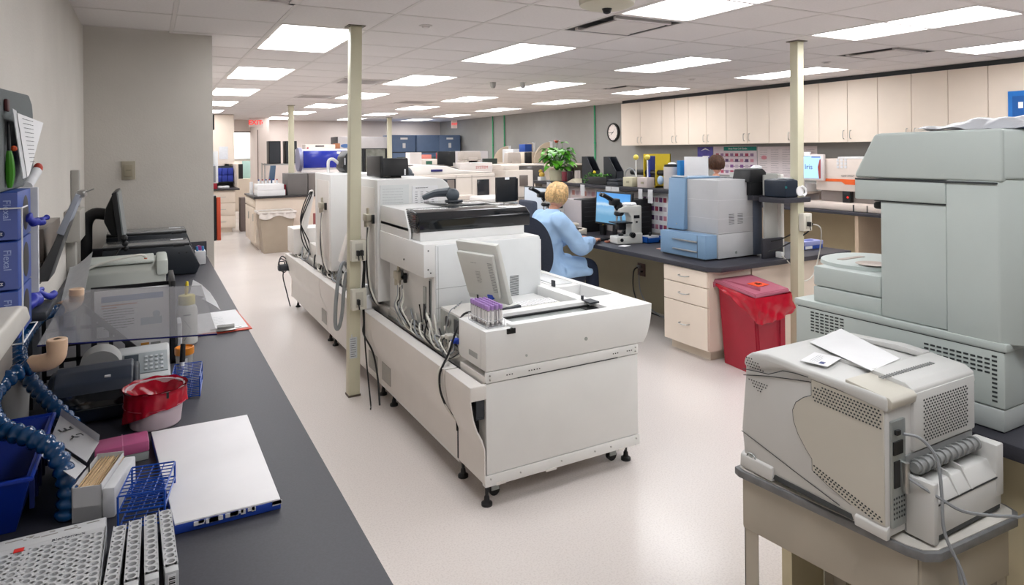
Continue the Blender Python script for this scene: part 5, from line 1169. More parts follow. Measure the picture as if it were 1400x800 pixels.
mb = MB(); mb.box(3.868, 3.871, 3.92, 3.922, .76, .94); part('drawer_seam', mb, SEAM, dr)
mb = MB(); mb.box(3.88, 4.35, 3.86, 4.34, .742, .754); part('feet', mb, SEAM, BA)
mb = MB()
for z in (.955, 1.07, 1.22): mb.box(3.9985, 4.402, 3.8185, 4.164, z, z+.002)
part('seams', mb, mat('pale seam', 'CDCDD0', .5), BA, kind='stuff')
mb = MB(); vents(mb, 4.12, 4.18, 1.02, 1.11, 3.8195, 7, .004); vents(mb, 4.22, 4.28, 1.02, 1.11, 3.8195, 7, .004)
for k in range(3): mb.box(4.43, 4.48, 3.8085, 3.811, 1.30+.02*k, 1.308+.02*k)
part('vent_slots', mb, SEAM, BA, kind='stuff')
mb = MB(); mb.box(3.99, 4.03, 4.19, 4.33, 1.40, 1.41, bev=.001); part('name_strip', mb, PAPERS, BA)
mb = MB(); mb.cyl((3.958, 4.25, 1.0), (3.952, 4.25, 1.0), .006, n=8); mb.cyl((4.2, 3.82, .79), (4.2, 3.817, .79), .012, n=12); part('lock', mb, ZINC, BA)
# printer on ledge end
t = thing('label_printer', 'dark label printer with a white label roll on the raised end of the bench', 'printer', (4.48, 3.58, 1.246))
mb = MB(); mb.prism([(4.38, 1.247), (4.62, 1.247), (4.625, 1.31), (4.58, 1.37), (4.48, 1.395), (4.38, 1.385)], 'y', 3.48, 3.69, bev=.012, seg=3); part('body', mb, NAVY, t)
mb = MB(); mb.cyl((4.545, 3.472, 1.295), (4.545, 3.48, 1.295), .04, n=24); mb.tube([(4.56, 3.47, 1.335), (4.595, 3.465, 1.31), (4.60, 3.465, 1.275), (4.57, 3.465, 1.258)], .010, 6, 3); part('label_roll', mb, PAPER, t)
mb = MB(); mb.box(4.43, 4.52, 3.52, 3.60, 1.394, 1.40, bev=.002); part('top_labels', mb, PAPERS, t)
mb = MB(); mb.cyl((4.385, 3.482, 1.33), (4.385, 3.476, 1.33), .010, n=12); part('teal_button', mb, mat('teal button', '1D6F70', .4), t)
t = thing('label_printer', 'black boxy printer with crumpled labels on top of the grey end panel', 'printer', (4.35, 3.9, 1.40))
mb = MB(); mb.box(4.33, 4.50, 3.78, 3.95, 1.252, 1.36); part('stand', mb, BLACK, t)
mb = MB(); mb.prism([(4.31, 1.36), (4.52, 1.36), (4.52, 1.44), (4.48, 1.47), (4.34, 1.465)], 'y', 3.78, 3.96, bev=.006); part('body', mb, BLACK, t)
mb = MB(); mb.sph((4.46, 3.83, 1.475), (.045, .05, .025), 10, 6, f=lambda c: c*(1+.25*math.sin(c.x*9+c.y*7)*math.cos(c.z*8))); part('crumpled_labels', mb, PAPER, t)
# ledge things, from the near end to the far end
t = thing('form_rack', 'blue and white paper trays with forms behind the grey benchtop analyzer', 'paper tray', (4.5, 4.2, 1.25))
mb = MB(); mb.box(4.37, 4.6, 3.98, 4.40, 1.252, 1.335, bev=.003); part('tray_base', mb, mat('blue tray', '2D56A8', .4), t)
mb = MB(); rn = random.Random(1)
for k in range(5): mb.box(4.36, 4.60, 3.99, 4.39, 1.337+.009*k, 1.341+.009*k, M=tf((0, 0, 0)))
part('forms', mb, PAPER, t, kind='stuff')
mb = MB()
for k in range(8): mb.tube([(4.36, 4.0+.05*k, 1.335), (4.36, 4.0+.05*k, 1.395)], .002, 5)
mb.tube([(4.36, 3.99, 1.395), (4.36, 4.38, 1.395)], .0025, 5); part('wire_front', mb, METAL, t)
mb = MB(); mb.box(4.45, 4.47, 4.38, 4.67, 1.252, 1.565, bev=.002); solo('white_board', 'white square board standing upright on the bench ledge', 'board', mb, PAPER)
mb = MB(); mb.box(4.42, 4.62, 4.69, 4.735, 1.252, 1.53, bev=.003); solo('binder', 'bright blue binder standing next to the white square board', 'binder', mb, mat('bright blue binder', '1F7FC4', .4))
t = thing('dispensing_drum', 'white cylindrical tub with black lid on the bench ledge', 'tub', (4.5, 4.88, 1.25))
mb = MB(); mb.lathe([(.085, 0), (.088, .005), (.088, .215)], (4.5, 4.88, 1.251), 32); part('tub', mb, mat('white tub', 'D6D1D0', .4), t)
mb = MB(); mb.lathe([(.082, .215), (.082, .235), (.04, .24)], (4.5, 4.88, 1.251), 32); part('lid', mb, BLACK, t)
mb = MB(); mb.sph((4.49, 4.88, 1.495), (.045, .04, .012), 10, 6); part('crumpled_film', mb, PAPERS, t)
t = thing('magazine_file', 'yellow magazine file with a blue folder inside on the bench ledge', 'file box', (4.55, 5.18, 1.25))
mb = MB(); mb.box(4.46, 4.66, 5.08, 5.27, 1.252, 1.27); mb.box(4.46, 4.66, 5.262, 5.27, 1.252, 1.59); mb.box(4.46, 4.66, 5.08, 5.088, 1.252, 1.59); mb.box(4.65, 4.66, 5.08, 5.27, 1.252, 1.59); part('case', mb, mat('yellow file', 'D9BE2B', .5), t)
mb = MB(); mb.box(4.47, 4.64, 5.18, 5.23, 1.272, 1.57); part('blue_folder', mb, mat('blue folder', '2C3E9A', .5), t)
for k, (y, z1, l) in enumerate(((5.35, 1.557, 'yellow smiley ball on a white stick, left one of two on the ledge'), (5.17, 1.557, 'yellow smiley ball on a white stick, right one in front of the yellow file'))):
    t = thing('smiley_pen', l, 'pen', (4.43, y, 1.36), group='yellow ball topped sticks')
    mb = MB(); mb.cyl((4.43, y, 1.355), (4.43, y, z1-.03), .007, n=8); part('stick', mb, PAPER, t)
    mb = MB(); mb.sph((4.43, y, z1), .028, 16, 10); part('ball', mb, mat('yellow ball', 'DDCB5B', .4), t)
for y0, y1, z1, l, hx in ((5.33, 5.51, 1.35, 'cream box on the ledge, left one of two under the smiley sticks', 'CFC9AE'), (5.10, 5.28, 1.355, 'pinkish white box on the ledge, right one of two', 'CFC3C0')):
    t = thing('tissue_box', l, 'box', (4.43, (y0+y1)/2, 1.25), group='small boxes on the ledge')
    mb = MB(); mb.box(4.36, 4.46, y0, y1-.03, 1.252, z1, bev=.003); part('carton', mb, mat('carton '+hx, hx, .6), t)
    mb = MB(); mb.box(4.355, 4.36, y0+.05, y0+.09, 1.29, 1.31); part('emblem', mb, mat('carton emblem', 'A9A48C', .6), t)
t = thing('black_equipment', 'black desktop equipment behind the two small boxes', 'stapler', (4.55, 5.25, 1.25)); mb = MB(); mb.box(4.48, 4.62, 5.10, 5.30, 1.252, 1.42, bev=.02); mb.cyl((4.5, 4.99, 1.40), (4.5, 5.5, 1.40), .03, n=12); part('body', mb, BLACK, t)
mb = MB(); mb.sph((4.44, 4.99, 1.33), (.03, .035, .045), 12, 8); solo('soap_bottle', 'small pale blue bottle beside the white tub', 'bottle', mb, mat('pale blue bottle', 'A9C4DE', .4))
mb = MB(); mb.box(4.36, 4.50, 5.56, 5.82, 1.252, 1.29, bev=.004); mb.box(4.37, 4.50, 5.60, 5.80, 1.292, 1.32, bev=.008); solo('black_binder', 'black binder and papers lying flat between planter and cream box', 'binder', mb, DARK)
mb = MB(); mb.tube([(4.45+.0*math.cos(a), 5.47+.09*math.cos(a), 1.35+.09*math.sin(a)) for a in [i*PI/8 for i in range(9)]], .006, 6); solo('cable_arch', 'grey cable arching behind the cream box on the ledge', 'cable', mb, CABLEG)
for k, (y0, y1, l) in enumerate(((6.13, 6.34, 'black angled magazine file left of the leafy planter'), (5.70, 5.92, 'black angled magazine file right of the leafy planter'))):
    t = thing('magazine_file', l, 'file box', (4.5, y0, 1.25), group='black magazine files')
    mb = MB(); mb.prism([(y1, 1.252), (y1, 1.56), (y1-.09, 1.56), (y0, 1.40), (y0, 1.252)], 'x', 4.44, 4.447); mb.prism([(y1, 1.252), (y1, 1.56), (y1-.09, 1.56), (y0, 1.40), (y0, 1.252)], 'x', 4.54, 4.547)
    mb.box(4.44, 4.547, y1-.006, y1, 1.252, 1.56); mb.box(4.44, 4.547, y0, y0+.006, 1.252, 1.40); part('case', mb, mat('black file', '22262E', .5), t)
# plants
LEAF = mat('leaf green', '3E8A1E', .4, var=.35, vs=14); LEAF2 = mat('bright leaf green', '5FAE2A', .4, var=.3, vs=18)
def leaf(mb, base, tip, w_, droop=.2, n=5):
    base = Vector(base); tip = Vector(tip); d = tip-base; side = d.cross(Vector((0, 0, 1)))
    if side.length < 1e-4: side = Vector((1, 0, 0))
    side.normalize(); L = d.length
    rows = []
    for i in range(n+1):
        u = i/n; c_ = base+d*u+Vector((0, 0, -droop*L*(u*u)+.12*L*math.sin(u*PI))); ww = w_*math.sin(PI*min(1, u*.92+.08))**.8*(1-.35*u)
        rows.append([mb.bm.verts.new(c_-side*ww+Vector((0, 0, .15*ww))), mb.bm.verts.new(c_-Vector((0, 0, .1*ww))), mb.bm.verts.new(c_+side*ww+Vector((0, 0, .15*ww)))])
    for A, B in zip(rows, rows[1:]):
        for k in range(2):
            f = mb.bm.faces.new((A[k], A[k+1], B[k+1], B[k])); f.material_index = mb.mi
pt = thing('potted_anthurium', 'large leafy anthurium with one red bloom in a pale pot on the ledge', 'plant', (4.5, 6.97, 1.25))
mb = MB(); mb.lathe([(.085, 0), (.09, .005), (.105, .13), (.105, .135), (.095, .135), (.09, .11), (.002, .11)], (4.5, 6.97, 1.252), 28); part('pot', mb, mat('pale khaki pot', 'C9C4A8', .5), pt)
rn = random.Random(21); stems = MB(); c0 = Vector((4.5, 6.97, 1.37))
for k in range(80):
    a = rn.random()*2*PI; el = rn.random(); r_ = .05+.11*rn.random(); tip = c0+Vector((math.cos(a)*r_, math.sin(a)*r_*1.15, .04+.25*el**.8))
    stems.tube([c0, c0.lerp(tip, .5)+Vector((0, 0, .03)), tip], .0025, 4, 3)
    mb = MB(); d = Vector((math.cos(a), math.sin(a), .1)); leaf(mb, tip-d*.02, tip+d*(.08+.05*rn.random()), .05+.015*rn.random(), .5); part('leaf', mb, LEAF2 if k % 3 else LEAF, pt)
stems.tube([c0, c0+Vector((-.02, .02, .2)), c0+Vector((.0, -.03, .37))], .0025, 5, 3); stems.tube([c0, c0+Vector((.03, -.05, .2)), c0+Vector((.0, -.13, .35))], .0025, 5, 3)
part('stems', stems, LEAF, pt, kind='stuff')
mb = MB(); leaf(mb, c0+Vector((0, .02, .36)), c0+Vector((0, -.07, .39)), .035, .1); leaf(mb, c0+Vector((0, .0, .36)), c0+Vector((0, .05, .40)), .03, .1); part('red_bloom', mb, mat('red bloom', 'D8352A', .35), pt)
mb = MB(); leaf(mb, c0+Vector((0, -.10, .35)), c0+Vector((0, -.27, .35)), .03, .05); part('long_leaf', mb, LEAF2, pt)
pt = thing('planter', 'low black planter box with trailing yellow-green leaves on the ledge', 'plant', (4.42, 6.0, 1.25))
mb = MB(); mb.box(4.355, 4.435, 5.76, 6.10, 1.252, 1.335, bev=.004); part('planter_box', mb, BLACK, pt)
for k in range(60):
    y = 5.78+.36*rn.random(); x = 4.36+.06*rn.random(); z = 1.33+.05*rn.random()
    if k > 44: y = 6.10+.10*rn.random(); z = 1.26+.09*rn.random(); x = 4.36
    a = rn.random()*2*PI; mb = MB(); leaf(mb, (x, y, z), (x+.035*math.cos(a), y+.045*math.sin(a), z+.015), .014, .5, 3); part('leaf', mb, LEAF2 if k % 2 else LEAF, pt)
mb = MB(); mb.sph((4.36, 5.98, 1.385), (.018, .018, .014), 8, 6); mb.sph((4.37, 6.0, 1.395), .012, 8, 6); part('yellow_flower', mb, mat('yellow flower', 'E0C41E', .5), pt)
t = thing('desk_ornament', 'small yellow duck figure sitting on a white cube at the far ledge end', 'ornament', (4.38, 7.15, 1.25))
mb = MB(); mb.box(4.34, 4.42, 7.10, 7.18, 1.17+.082, 1.30, bev=.003); part('cube', mb, PAPER, t)
mb = MB(); mb.sph((4.38, 7.14, 1.328), (.035, .045, .032), 12, 8); mb.sph((4.38, 7.17, 1.37), .024, 12, 8); part('duck', mb, mat('ornament yellow', 'DDB44A', .5), t)
for y, z1, l, hx in ((6.80, 1.37, 'small framed red picture on the ledge next to the plant pot', '8C3A46'), (6.68, 1.38, 'black and red mug on the ledge right of the plant pot', '241F22'), (6.52, 1.39, 'white mug on the ledge further right of the plant pot', 'C9BFBB')):
    mb = MB(); mb.lathe([(.03, 0), (.035, .003), (.035, z1-1.252)], (4.5, y, 1.252), 18); solo('mug', l, 'mug', mb, mat('mug '+hx, hx, .4), group='small things on the far ledge')
t = thing('ledge_papers', 'cream papers lying at the left part of the bench ledge', 'paper', (4.4, 6.4, 1.25)); mb = MB(); mb.prism([(6.35, 1.252), (6.55, 1.252), (6.42, 1.30)], 'x', 4.36, 4.55); part('papers', mb, mat('cream papers', 'DAD2BC', .7), t)
# notes under the ledge and pictures on the divider
rn = random.Random(9)
for k, (y, w_, h_) in enumerate(((6.18, .08, .10), (5.70, .09, .06), (5.58, .13, .05), (5.17, .06, .12), (5.02, .07, .11), (6.9, .09, .08))):
    mb = MB(); mb.box(4.332, 4.336, y-w_/2, y+w_/2, 1.215-h_, 1.24); o = solo('hanging_note', ['white note hanging from the ledge left of the woman\'s monitor', 'first small note above the woman\'s monitor', 'wide white note above the woman\'s monitor', 'note with a dark picture right of the woman\'s monitor', 'red-edged note right of the dark picture note', 'white note hanging under the duck ornament'][k], 'note', mb, PAPERS, group='notes hanging from the ledge')
t = thing('picture_chart', 'white chart with rows of red cell pictures on the divider behind the microscope', 'poster', (4.455, 5.1, .8))
mb = MB(); mb.box(4.452, 4.4595, 4.90, 5.30, .80, 1.20); part('sheet', mb, PAPER, t)
for i in range(6):
    for j in range(4):
        mb = MB(); mb.box(4.4505, 4.4525, 4.92+.06*i, 4.965+.06*i, .84+.09*j, .885+.09*j); part('cell_picture', mb, mat('cell print %d' % ((i+j*2) % 6), pal[(i+j*2) % 6], .7), t)
t = thing('picture_chart', 'pale chart with pink pictures on the divider left of the monitor', 'poster', (4.455, 6.3, .8))
mb = MB(); mb.box(4.452, 4.4595, 5.6, 6.6, .80, 1.19); part('sheet', mb, mat('pale pink chart', 'D9CBC9', .7), t)
for i in range(12):
    for j in range(4):
        mb = MB(); mb.box(4.4505, 4.4525, 5.63+.08*i, 5.685+.08*i, .83+.09*j, .885+.09*j); part('cell_picture', mb, mat('pale cell print %d' % ((i+j*2) % 3), ['CF9FA6', 'C8B0B8', 'C98A80'][(i+j*2) % 3], .7), t)
# ---------------------------------------------------------------- desk things at the bench
def pc(x0, x1, y0, y1, z1, label):
    t = thing('computer_tower', label, 'computer', ((x0+x1)/2, (y0+y1)/2, .742), group='black computer towers on the bench')
    mb = MB(); mb.box(x0, x1, y0, y1, .742, z1, bev=.005); part('case', mb, BLACK, t)
    mb = MB(); mb.box(x0-.001, x0+.002, y0+.02, y1-.02, .80, z1-.03); part('side_panel', mb, DARK, t)
    mb = MB()
    for k in range(5): mb.box(x0+.03, x1-.03, y0-.003, y0+.001, .86+.05*k, .865+.05*k)
    part('rear_ports', mb, DARK, t, kind='stuff')
    return t
pc(4.18, 4.42, 5.10, 5.27, 1.14, 'black computer tower behind the microscope beside the blue screen')
pc(4.18, 4.42, 4.47, 4.60, 1.17, 'black computer tower half hidden by the grey benchtop analyzer')
t = pc(4.10, 4.42, 5.86, 6.02, 1.10, 'computer tower with white side panel in front of the seated woman')
mb = MB(); mb.box(4.095, 4.101, 5.87, 6.25, .76, 1.09); mb.box(4.10, 4.3, 6.02, 6.25, .76, 1.09); part('white_side', mb, mat('computer side white', 'C9C2C4', .5), t)
t = thing('monitor', 'black monitor with a bright blue screen in front of the seated woman', 'monitor', (4.05, 5.25, .742))
MM = frame3((4.06, 5.27, 1.05), (.03, -1, 0), (.06, 0, 1))
lb('frame', [(-.28, .28, .0, .03, -.17, .17, .006)], BLACK, t, M=MM)
lb('stand', [(-.03, .03, .03, .05, -.29, .0, .005), (-.11, .11, -.05, .13, -.305, -.293, .004)], BLACK, t, M=MM)
SCB = bpy.data.materials.new('lit blue desktop picture'); SCB.use_nodes = True
nt = SCB.node_tree; b = nt.nodes['Principled BSDF']; tc = nt.nodes.new('ShaderNodeTexCoord'); sp = nt.nodes.new('ShaderNodeSeparateXYZ'); nn = nt.nodes.new('ShaderNodeTexNoise'); nn.inputs['Scale'].default_value = 6
ad = nt.nodes.new('ShaderNodeMath'); ad.operation = 'MULTIPLY_ADD'; ad.inputs[1].default_value = .12
nt.links.new(tc.outputs['Generated'], sp.inputs[0]); nt.links.new(tc.outputs['Generated'], nn.inputs['Vector']); nt.links.new(nn.outputs['Fac'], ad.inputs[0]); nt.links.new(sp.outputs['Z'], ad.inputs[2])
rp = nt.nodes.new('ShaderNodeValToRGB'); rp.color_ramp.elements[0].color = (*hexc('5E93B5'), 1); rp.color_ramp.elements[0].position = .3
for p_, h_ in ((.45, '86AFCB'), (.60, '6FA3CC'), (.66, 'B9D0DE'), (.75, '5AA0D8')):
    e = rp.color_ramp.elements.new(p_); e.color = (*hexc(h_), 1)
rp.color_ramp.elements[-1].color = (*hexc('3F8BD0'), 1)
nt.links.new(ad.outputs[0], rp.inputs[0]); nt.links.new(rp.outputs[0], b.inputs['Emission Color']); b.inputs['Emission Strength'].default_value = .8; b.inputs['Base Color'].default_value = (.02, .03, .05, 1)
lb('screen', [(-.262, .262, -.0015, .0, -.152, .152)], SCB, t, M=MM)
t = thing('monitor', 'monitor with a pale screen just left of the woman\'s head', 'monitor', (4.1, 6.9, .742))
MM = frame3((4.12, 6.88, 1.03), (.05, -1, 0), (.03, 0, 1))
lb('frame', [(-.25, .25, .0, .03, -.16, .165, .006), (-.03, .03, .03, .05, -.27, .0, .005), (-.11, .11, -.05, .13, -.285, -.273, .004)], BLACK, t, M=MM)
lb('screen', [(-.235, .235, -.0015, .0, -.145, .15)], mat('pale grey screen', 'AEB6C0', .3, emit='B8C0CC', es=.4), t, M=MM)
def microscope(loc, rot, label):
    X, Y, Z = loc; t = thing('microscope', label, 'microscope', loc, rot=rot, group='microscopes on the bench')
    MW = mat('microscope off white', 'D5D5D0', .4); MK = mat('microscope black', '15161A', .35)
    # local frame: eyepieces to -x, column at +x
    mb = MB(); mb.prism([(X-.10, Z+.001), (X+.17, Z+.001), (X+.17, Z+.10), (X+.10, Z+.10), (X+.06, Z+.075), (X-.10, Z+.07)], 'y', Y-.08, Y+.08, bev=.008, seg=3); part('base', mb, MW, t)
    mb = MB(); mb.prism([(X+.06, Z+.07), (X+.17, Z+.07), (X+.17, Z+.36), (X+.0, Z+.36), (X-.06, Z+.335), (X-.06, Z+.30), (X+.03, Z+.295), (X+.06, Z+.25)], 'y', Y-.065, Y+.065, bev=.01, seg=3); part('column', mb, MW, t)
    mb = MB(); mb.cyl((X-.03, Y, Z+.345), (X-.06, Y, Z+.375), .045, .04, n=20); mb.box(X-.13, X-.04, Y-.045, Y+.045, Z+.365, Z+.43, bev=.014, M=None)
    part('head', mb, MK, t)
    for s_ in (-1, 1):
        mb = MB(); mb.tube([(X-.09, Y+s_*.02, Z+.40), (X-.15, Y+s_*.03, Z+.44), (X-.20, Y+s_*.033, Z+.465)], .017, 12, 3); mb.cyl((X-.195, Y+s_*.033, Z+.463), (X-.22, Y+s_*.034, Z+.475), .02, .018, n=14); part('eyepiece', mb, MK, t)
    mb = MB(); mb.lathe([(.045, 0), (.05, -.02), (.035, -.035)], (X-.04, Y, Z+.30), 20)
    part('turret', mb, MK, t)
    for k in range(4):
        a = k*PI/2+.4; mb = MB(); mb.cyl((X-.04+.022*math.cos(a), Y+.022*math.sin(a), Z+.27), (X-.04+.032*math.cos(a), Y+.032*math.sin(a), Z+.215), .010, .006, n=10); part('objective', mb, METAL, t)
    mb = MB(); mb.box(X-.11, X+.06, Y-.09, Y+.08, Z+.195, Z+.208, bev=.003); mb.box(X-.06, X+.02, Y-.04, Y+.04, Z+.13, Z+.195, bev=.01); part('stage', mb, MK, t)
    for s_ in (-1, 1):
        mb = MB(); mb.cyl((X+.06, Y+s_*.066, Z+.085), (X+.06, Y+s_*.10, Z+.085), .026, n=18); mb.cyl((X+.06, Y+s_*.10, Z+.085), (X+.06, Y+s_*.115, Z+.085), .016, n=14); part('focus_knob', mb, MK, t)
    mb = MB(); mb.cyl((X-.05, Y-.08, Z+.04), (X-.05, Y-.085, Z+.04), .017, n=14); mb.box(X+.085, X+.145, Y-.0675, Y-.065, Z+.24, Z+.27); mb.cyl((X+.115, Y-.065, Z+.205), (X+.115, Y-.07, Z+.205), .010, n=10); part('dials', mb, MK, t)
    mb = MB(); mb.sph((X+.06, Y, Z+.37), (.10, .06, .02), 14, 8, f=lambda c: c*(1+.15*math.sin(c.x*8+c.y*11))); part('folded_cloth', mb, PAPER, t)
    mb = MB(); mb.cyl((X-.02, Y, Z+.07), (X-.02, Y, Z+.09), .025, n=16); part('light_port', mb, MK, t)
    return t
microscope((3.97, 5.0, .742), R(-12), 'white and black microscope on the desk in front of the woman')
microscope((3.95, 6.30, .742), R(-10), 'microscope left of the woman\'s head, partly hidden')
t = thing('parts_tray', 'small bright blue open tray on the desk beside the microscope', 'tray', (4.24, 4.92, .742))
TB = mat('bright blue tray', '1F62C4', .4)
mb = MB(); mb.box(4.15, 4.33, 4.85, 5.0, .742, .75); mb.box(4.15, 4.156, 4.85, 5.0, .742, .80); mb.box(4.324, 4.33, 4.85, 5.0, .742, .80); mb.box(4.15, 4.33, 4.85, 4.856, .742, .79); mb.box(4.15, 4.33, 4.994, 5.0, .742, .79); part('tray', mb, TB, t)
mb = MB(); mb.box(4.17, 4.31, 4.87, 4.97, .751, .805, bev=.004); part('white_boxes', mb, PAPERS, t)
mb = MB(); mb.lathe([(.012, 0), (.012, .03), (.006, .035)], (4.22, 4.9, .805), 12); part('dark_vial', mb, BLACK, t)
mb = MB(); mb.box(4.28, 4.42, 4.64, 4.84, .742, .77, bev=.006); solo('black_phone_base', 'black low box between blue tray and grey benchtop analyzer', 'box', mb, BLACK)
mb = MB(); mb.prism([(3.83, 4.80), (3.93, 4.83), (3.90, 4.90), (3.81, 4.87)], 'z', .7415, .7435); solo('slide_card', 'small white card lying near the edge of the desk', 'card', mb, PAPER)
mb = MB(); mb.prism([(4.0, 4.48), (4.05, 4.48), (4.05, 4.56), (4.0, 4.56)], 'z', .7415, .746); solo('slide_card', 'small pinkish card next to the blue drawer', 'card', mb, mat('pinkish card', 'D8A896', .7))
t = thing('keyboard', 'black keyboard on the desk under the blue screen', 'keyboard', (3.9, 5.4, .742))
mb = MB(); mb.box(3.82, 3.96, 5.22, 5.62, .743, .76, bev=.004); part('case', mb, BLACK, t)
mb = MB()
for a in range(5):
    for b_ in range(14): mb.box(3.83+a*.025, 3.848+a*.025, 5.235+b_*.027, 5.257+b_*.027, .76, .767)
part('keys', mb, DARK, t, kind='stuff')
t = thing('desk_phone', 'off white desk telephone with keypad beside the black keyboard', 'telephone', (3.95, 5.80, .742))
mb = MB(); mb.prism([(3.84, .743), (4.05, .743), (4.05, .81), (3.84, .765)], 'y', 5.70, 5.90, bev=.006); part('body', mb, mat('phone ivory', 'D5CEC0', .4), t)
mb = MB(); mb.tube([(3.86, 5.88, .79), (3.92, 5.88, .825), (4.0, 5.88, .84), (4.06, 5.88, .83)], .018, 10, 4); part('handset', mb, MATS['phone ivory'], t)
mb = MB()
for a in range(3):
    for b_ in range(4): mb.box(3.87+.04*b_, 3.89+.04*b_, 5.73+.035*a, 5.75+.035*a, .775+.008*b_, .785+.008*b_)
part('keys', mb, DARK, t, kind='stuff')
for k, (x, y, h_) in enumerate(((3.88, 5.12, 'B9745C'), (3.95, 5.14, 'D9D2CC'), (3.99, 5.10, '8E4A4A'), (3.93, 5.06, 'C9A88C'))):
    mb = MB(); mb.box(x-.025, x+.025, y-.02, y+.02, .743, .758+.004*k, bev=.002); solo('slide_stack', ['brown slide tray by the keyboard', 'white slide tray by the keyboard', 'dark red slide holder by the keyboard', 'tan slide tray nearest the microscope'][k], 'slide tray', mb, mat('slide '+h_, h_, .5), group='small slide trays by the keyboard')
mb = MB(); mb.box(3.88, 3.98, 5.93, 6.02, .743, .79, bev=.004); solo('parts_tray', 'small blue box on the desk beyond the telephone', 'tray', mb, TB)
t = thing('pen_cup', 'dark pen cup beside the blue screen', 'cup', (4.2, 5.62, .742)); mb = MB(); mb.lathe([(.035, 0), (.04, .1)], (4.2, 5.62, .742), 16); part('cup', mb, BLACK, t)
for k in range(4):
    mb = MB(); mb.cyl((4.2, 5.62, .80), (4.18+.02*k, 5.60+.015*k, .90), .004, n=6); part('pencil', mb, mat('pencil yellow', 'D9B33C', .5), t)
# things on the bench's near end beyond the pole
t = thing('glove_box', 'blue and white glove box lying on the bench end right of the pole', 'box', (5.2, 3.88, .742))
mb = MB(); mb.box(5.02, 5.27, 3.80, 3.92, .743, .81, bev=.002); part('carton', mb, mat('blue tissue carton', '2F52AE', .4, var=.2, vs=25), t)
mb = MB(); mb.box(5.018, 5.272, 3.798, 3.922, .775, .812, bev=.002); part('pale_band', mb, mat('pale lilac band', '9CA2D4', .5), t)
mb = MB(); mb.box(5.03, 5.12, 3.795, 3.799, .748, .772); part('white_label', mb, PAPER, t)
mb = MB(); mb.sph((5.16, 3.86, .812), (.06, .03, .006), 12, 6); part('opening', mb, mat('opening blue', '2A3B9C', .5), t)
mb = MB(); mb.sph((4.93, 4.05, .86), (.09, .08, .12), 16, 12, f=lambda c: c*(1+.12*math.sin(c.x*9)*math.cos(c.z*8+c.y*6))); mb.box(4.78, 4.88, 3.9, 4.0, .742, .98, bev=.01)
solo('white_bag', 'crumpled white plastic bag and bottle on the bench end behind the pole', 'bag', mb, PAPER, ang=60)
mb = MB(); mb.box(4.50, 4.53, 3.62, 3.68, .742, .79, bev=.003); solo('small_box', 'tiny white plug box beside the backsplash at the bench end', 'box', mb, PAPER)
cable([(4.50, 3.62, .76), (4.53, 3.56, .70), (4.58, 3.545, .60), (4.70, 3.55, .55), (4.82, 3.56, .60), (4.90, 3.56, .80), (4.80, 3.48, .98), (4.64, 3.44, 1.03)], .005, CABLEW, 'white cable drooping around the pole by the red bin')
cable([(4.62, 3.42, 1.04), (4.60, 3.46, .96), (4.48, 3.6, .84), (4.40, 3.66, .80)], .006, CABLEB, 'straight black cable from the pole outlet to the bench end')
cable([(4.60, 3.6, 1.2), (4.64, 3.58, 1.05), (4.62, 3.60, .95), (4.5, 3.62, .90), (4.42, 3.66, .88)], .006, CABLEB, 'black cable curving down from the label printer ledge')

# ================================================================ red bin
t = thing('red_bin', 'red biohazard waste bin with faded lid, lined with a glossy red bag', 'waste bin', (3.97, 3.45, 0))
B0 = [(3.80, 3.25), (4.08, 3.24), (4.13, 3.62), (3.85, 3.64)]; B1 = [(3.74, 3.24), (4.09, 3.25), (4.16, 3.63), (3.80, 3.65)]
mb = MB(); lo = [mb.bm.verts.new((x, y, .001)) for x, y in B0]; hi = [mb.bm.verts.new((x, y, .58+.03*(i > 1))) for i, (x, y) in enumerate(B1)]
for i in range(4): mb.bm.faces.new((lo[i], lo[(i+1) % 4], hi[(i+1) % 4], hi[i]))
mb.bm.faces.new(lo[::-1]); mb.bm.faces.new(hi)
bmesh.ops.bevel(mb.bm, geom=[e for e in mb.bm.edges if abs(e.verts[0].co.z-e.verts[1].co.z) > .3], offset=.02, segments=3, affect='EDGES')
part('body', mb, RED, t)
mb = MB(); mb.box(4.0, 4.004, 3.233, 3.243, .05, .45); part('rib', mb, RED, t)
mb = MB(); L_ = [(3.722, 3.215), (4.10, 3.23), (4.175, 3.65), (3.785, 3.67)]
lo = [mb.bm.verts.new((x, y, .583+.03*(i > 1))) for i, (x, y) in enumerate(L_)]; hi = [mb.bm.verts.new((x*.99+.0395, y*.98+.069, .612+.03*(i > 1))) for i, (x, y) in enumerate(L_)]
for i in range(4): mb.bm.faces.new((lo[i], lo[(i+1) % 4], hi[(i+1) % 4], hi[i]))
mb.bm.faces.new(lo[::-1]); mb.bm.faces.new(hi); bmesh.ops.bevel(mb.bm, geom=mb.bm.edges[:], offset=.006, segments=2, affect='EDGES')
lid = part('lid', mb, REDLID, t)
mb = MB(); mb.box(3.83, 3.835, 3.27, 3.62, .612, .64); mb.cyl((3.775, 3.66, .60), (3.80, 3.655, .60), .02, n=12); part('lid_rib', mb, REDLID, lid)
HZ = frame3((3.97, 3.36, .6275), (1, .03, 0), (0, 0, 1)); HZ = Matrix.Translation((3.965, 3.40, .629)) @ Euler((R(4.1), 0, R(5))).to_matrix().to_4x4()
mb = MB(); mb.box(-.065, .065, -.05, .05, -.001, .001, M=HZ, bev=.0002); part('orange_sticker', mb, mat('fluorescent orange sticker', 'F0552B', .5), lid, label='orange biohazard sticker')
mb = MB()
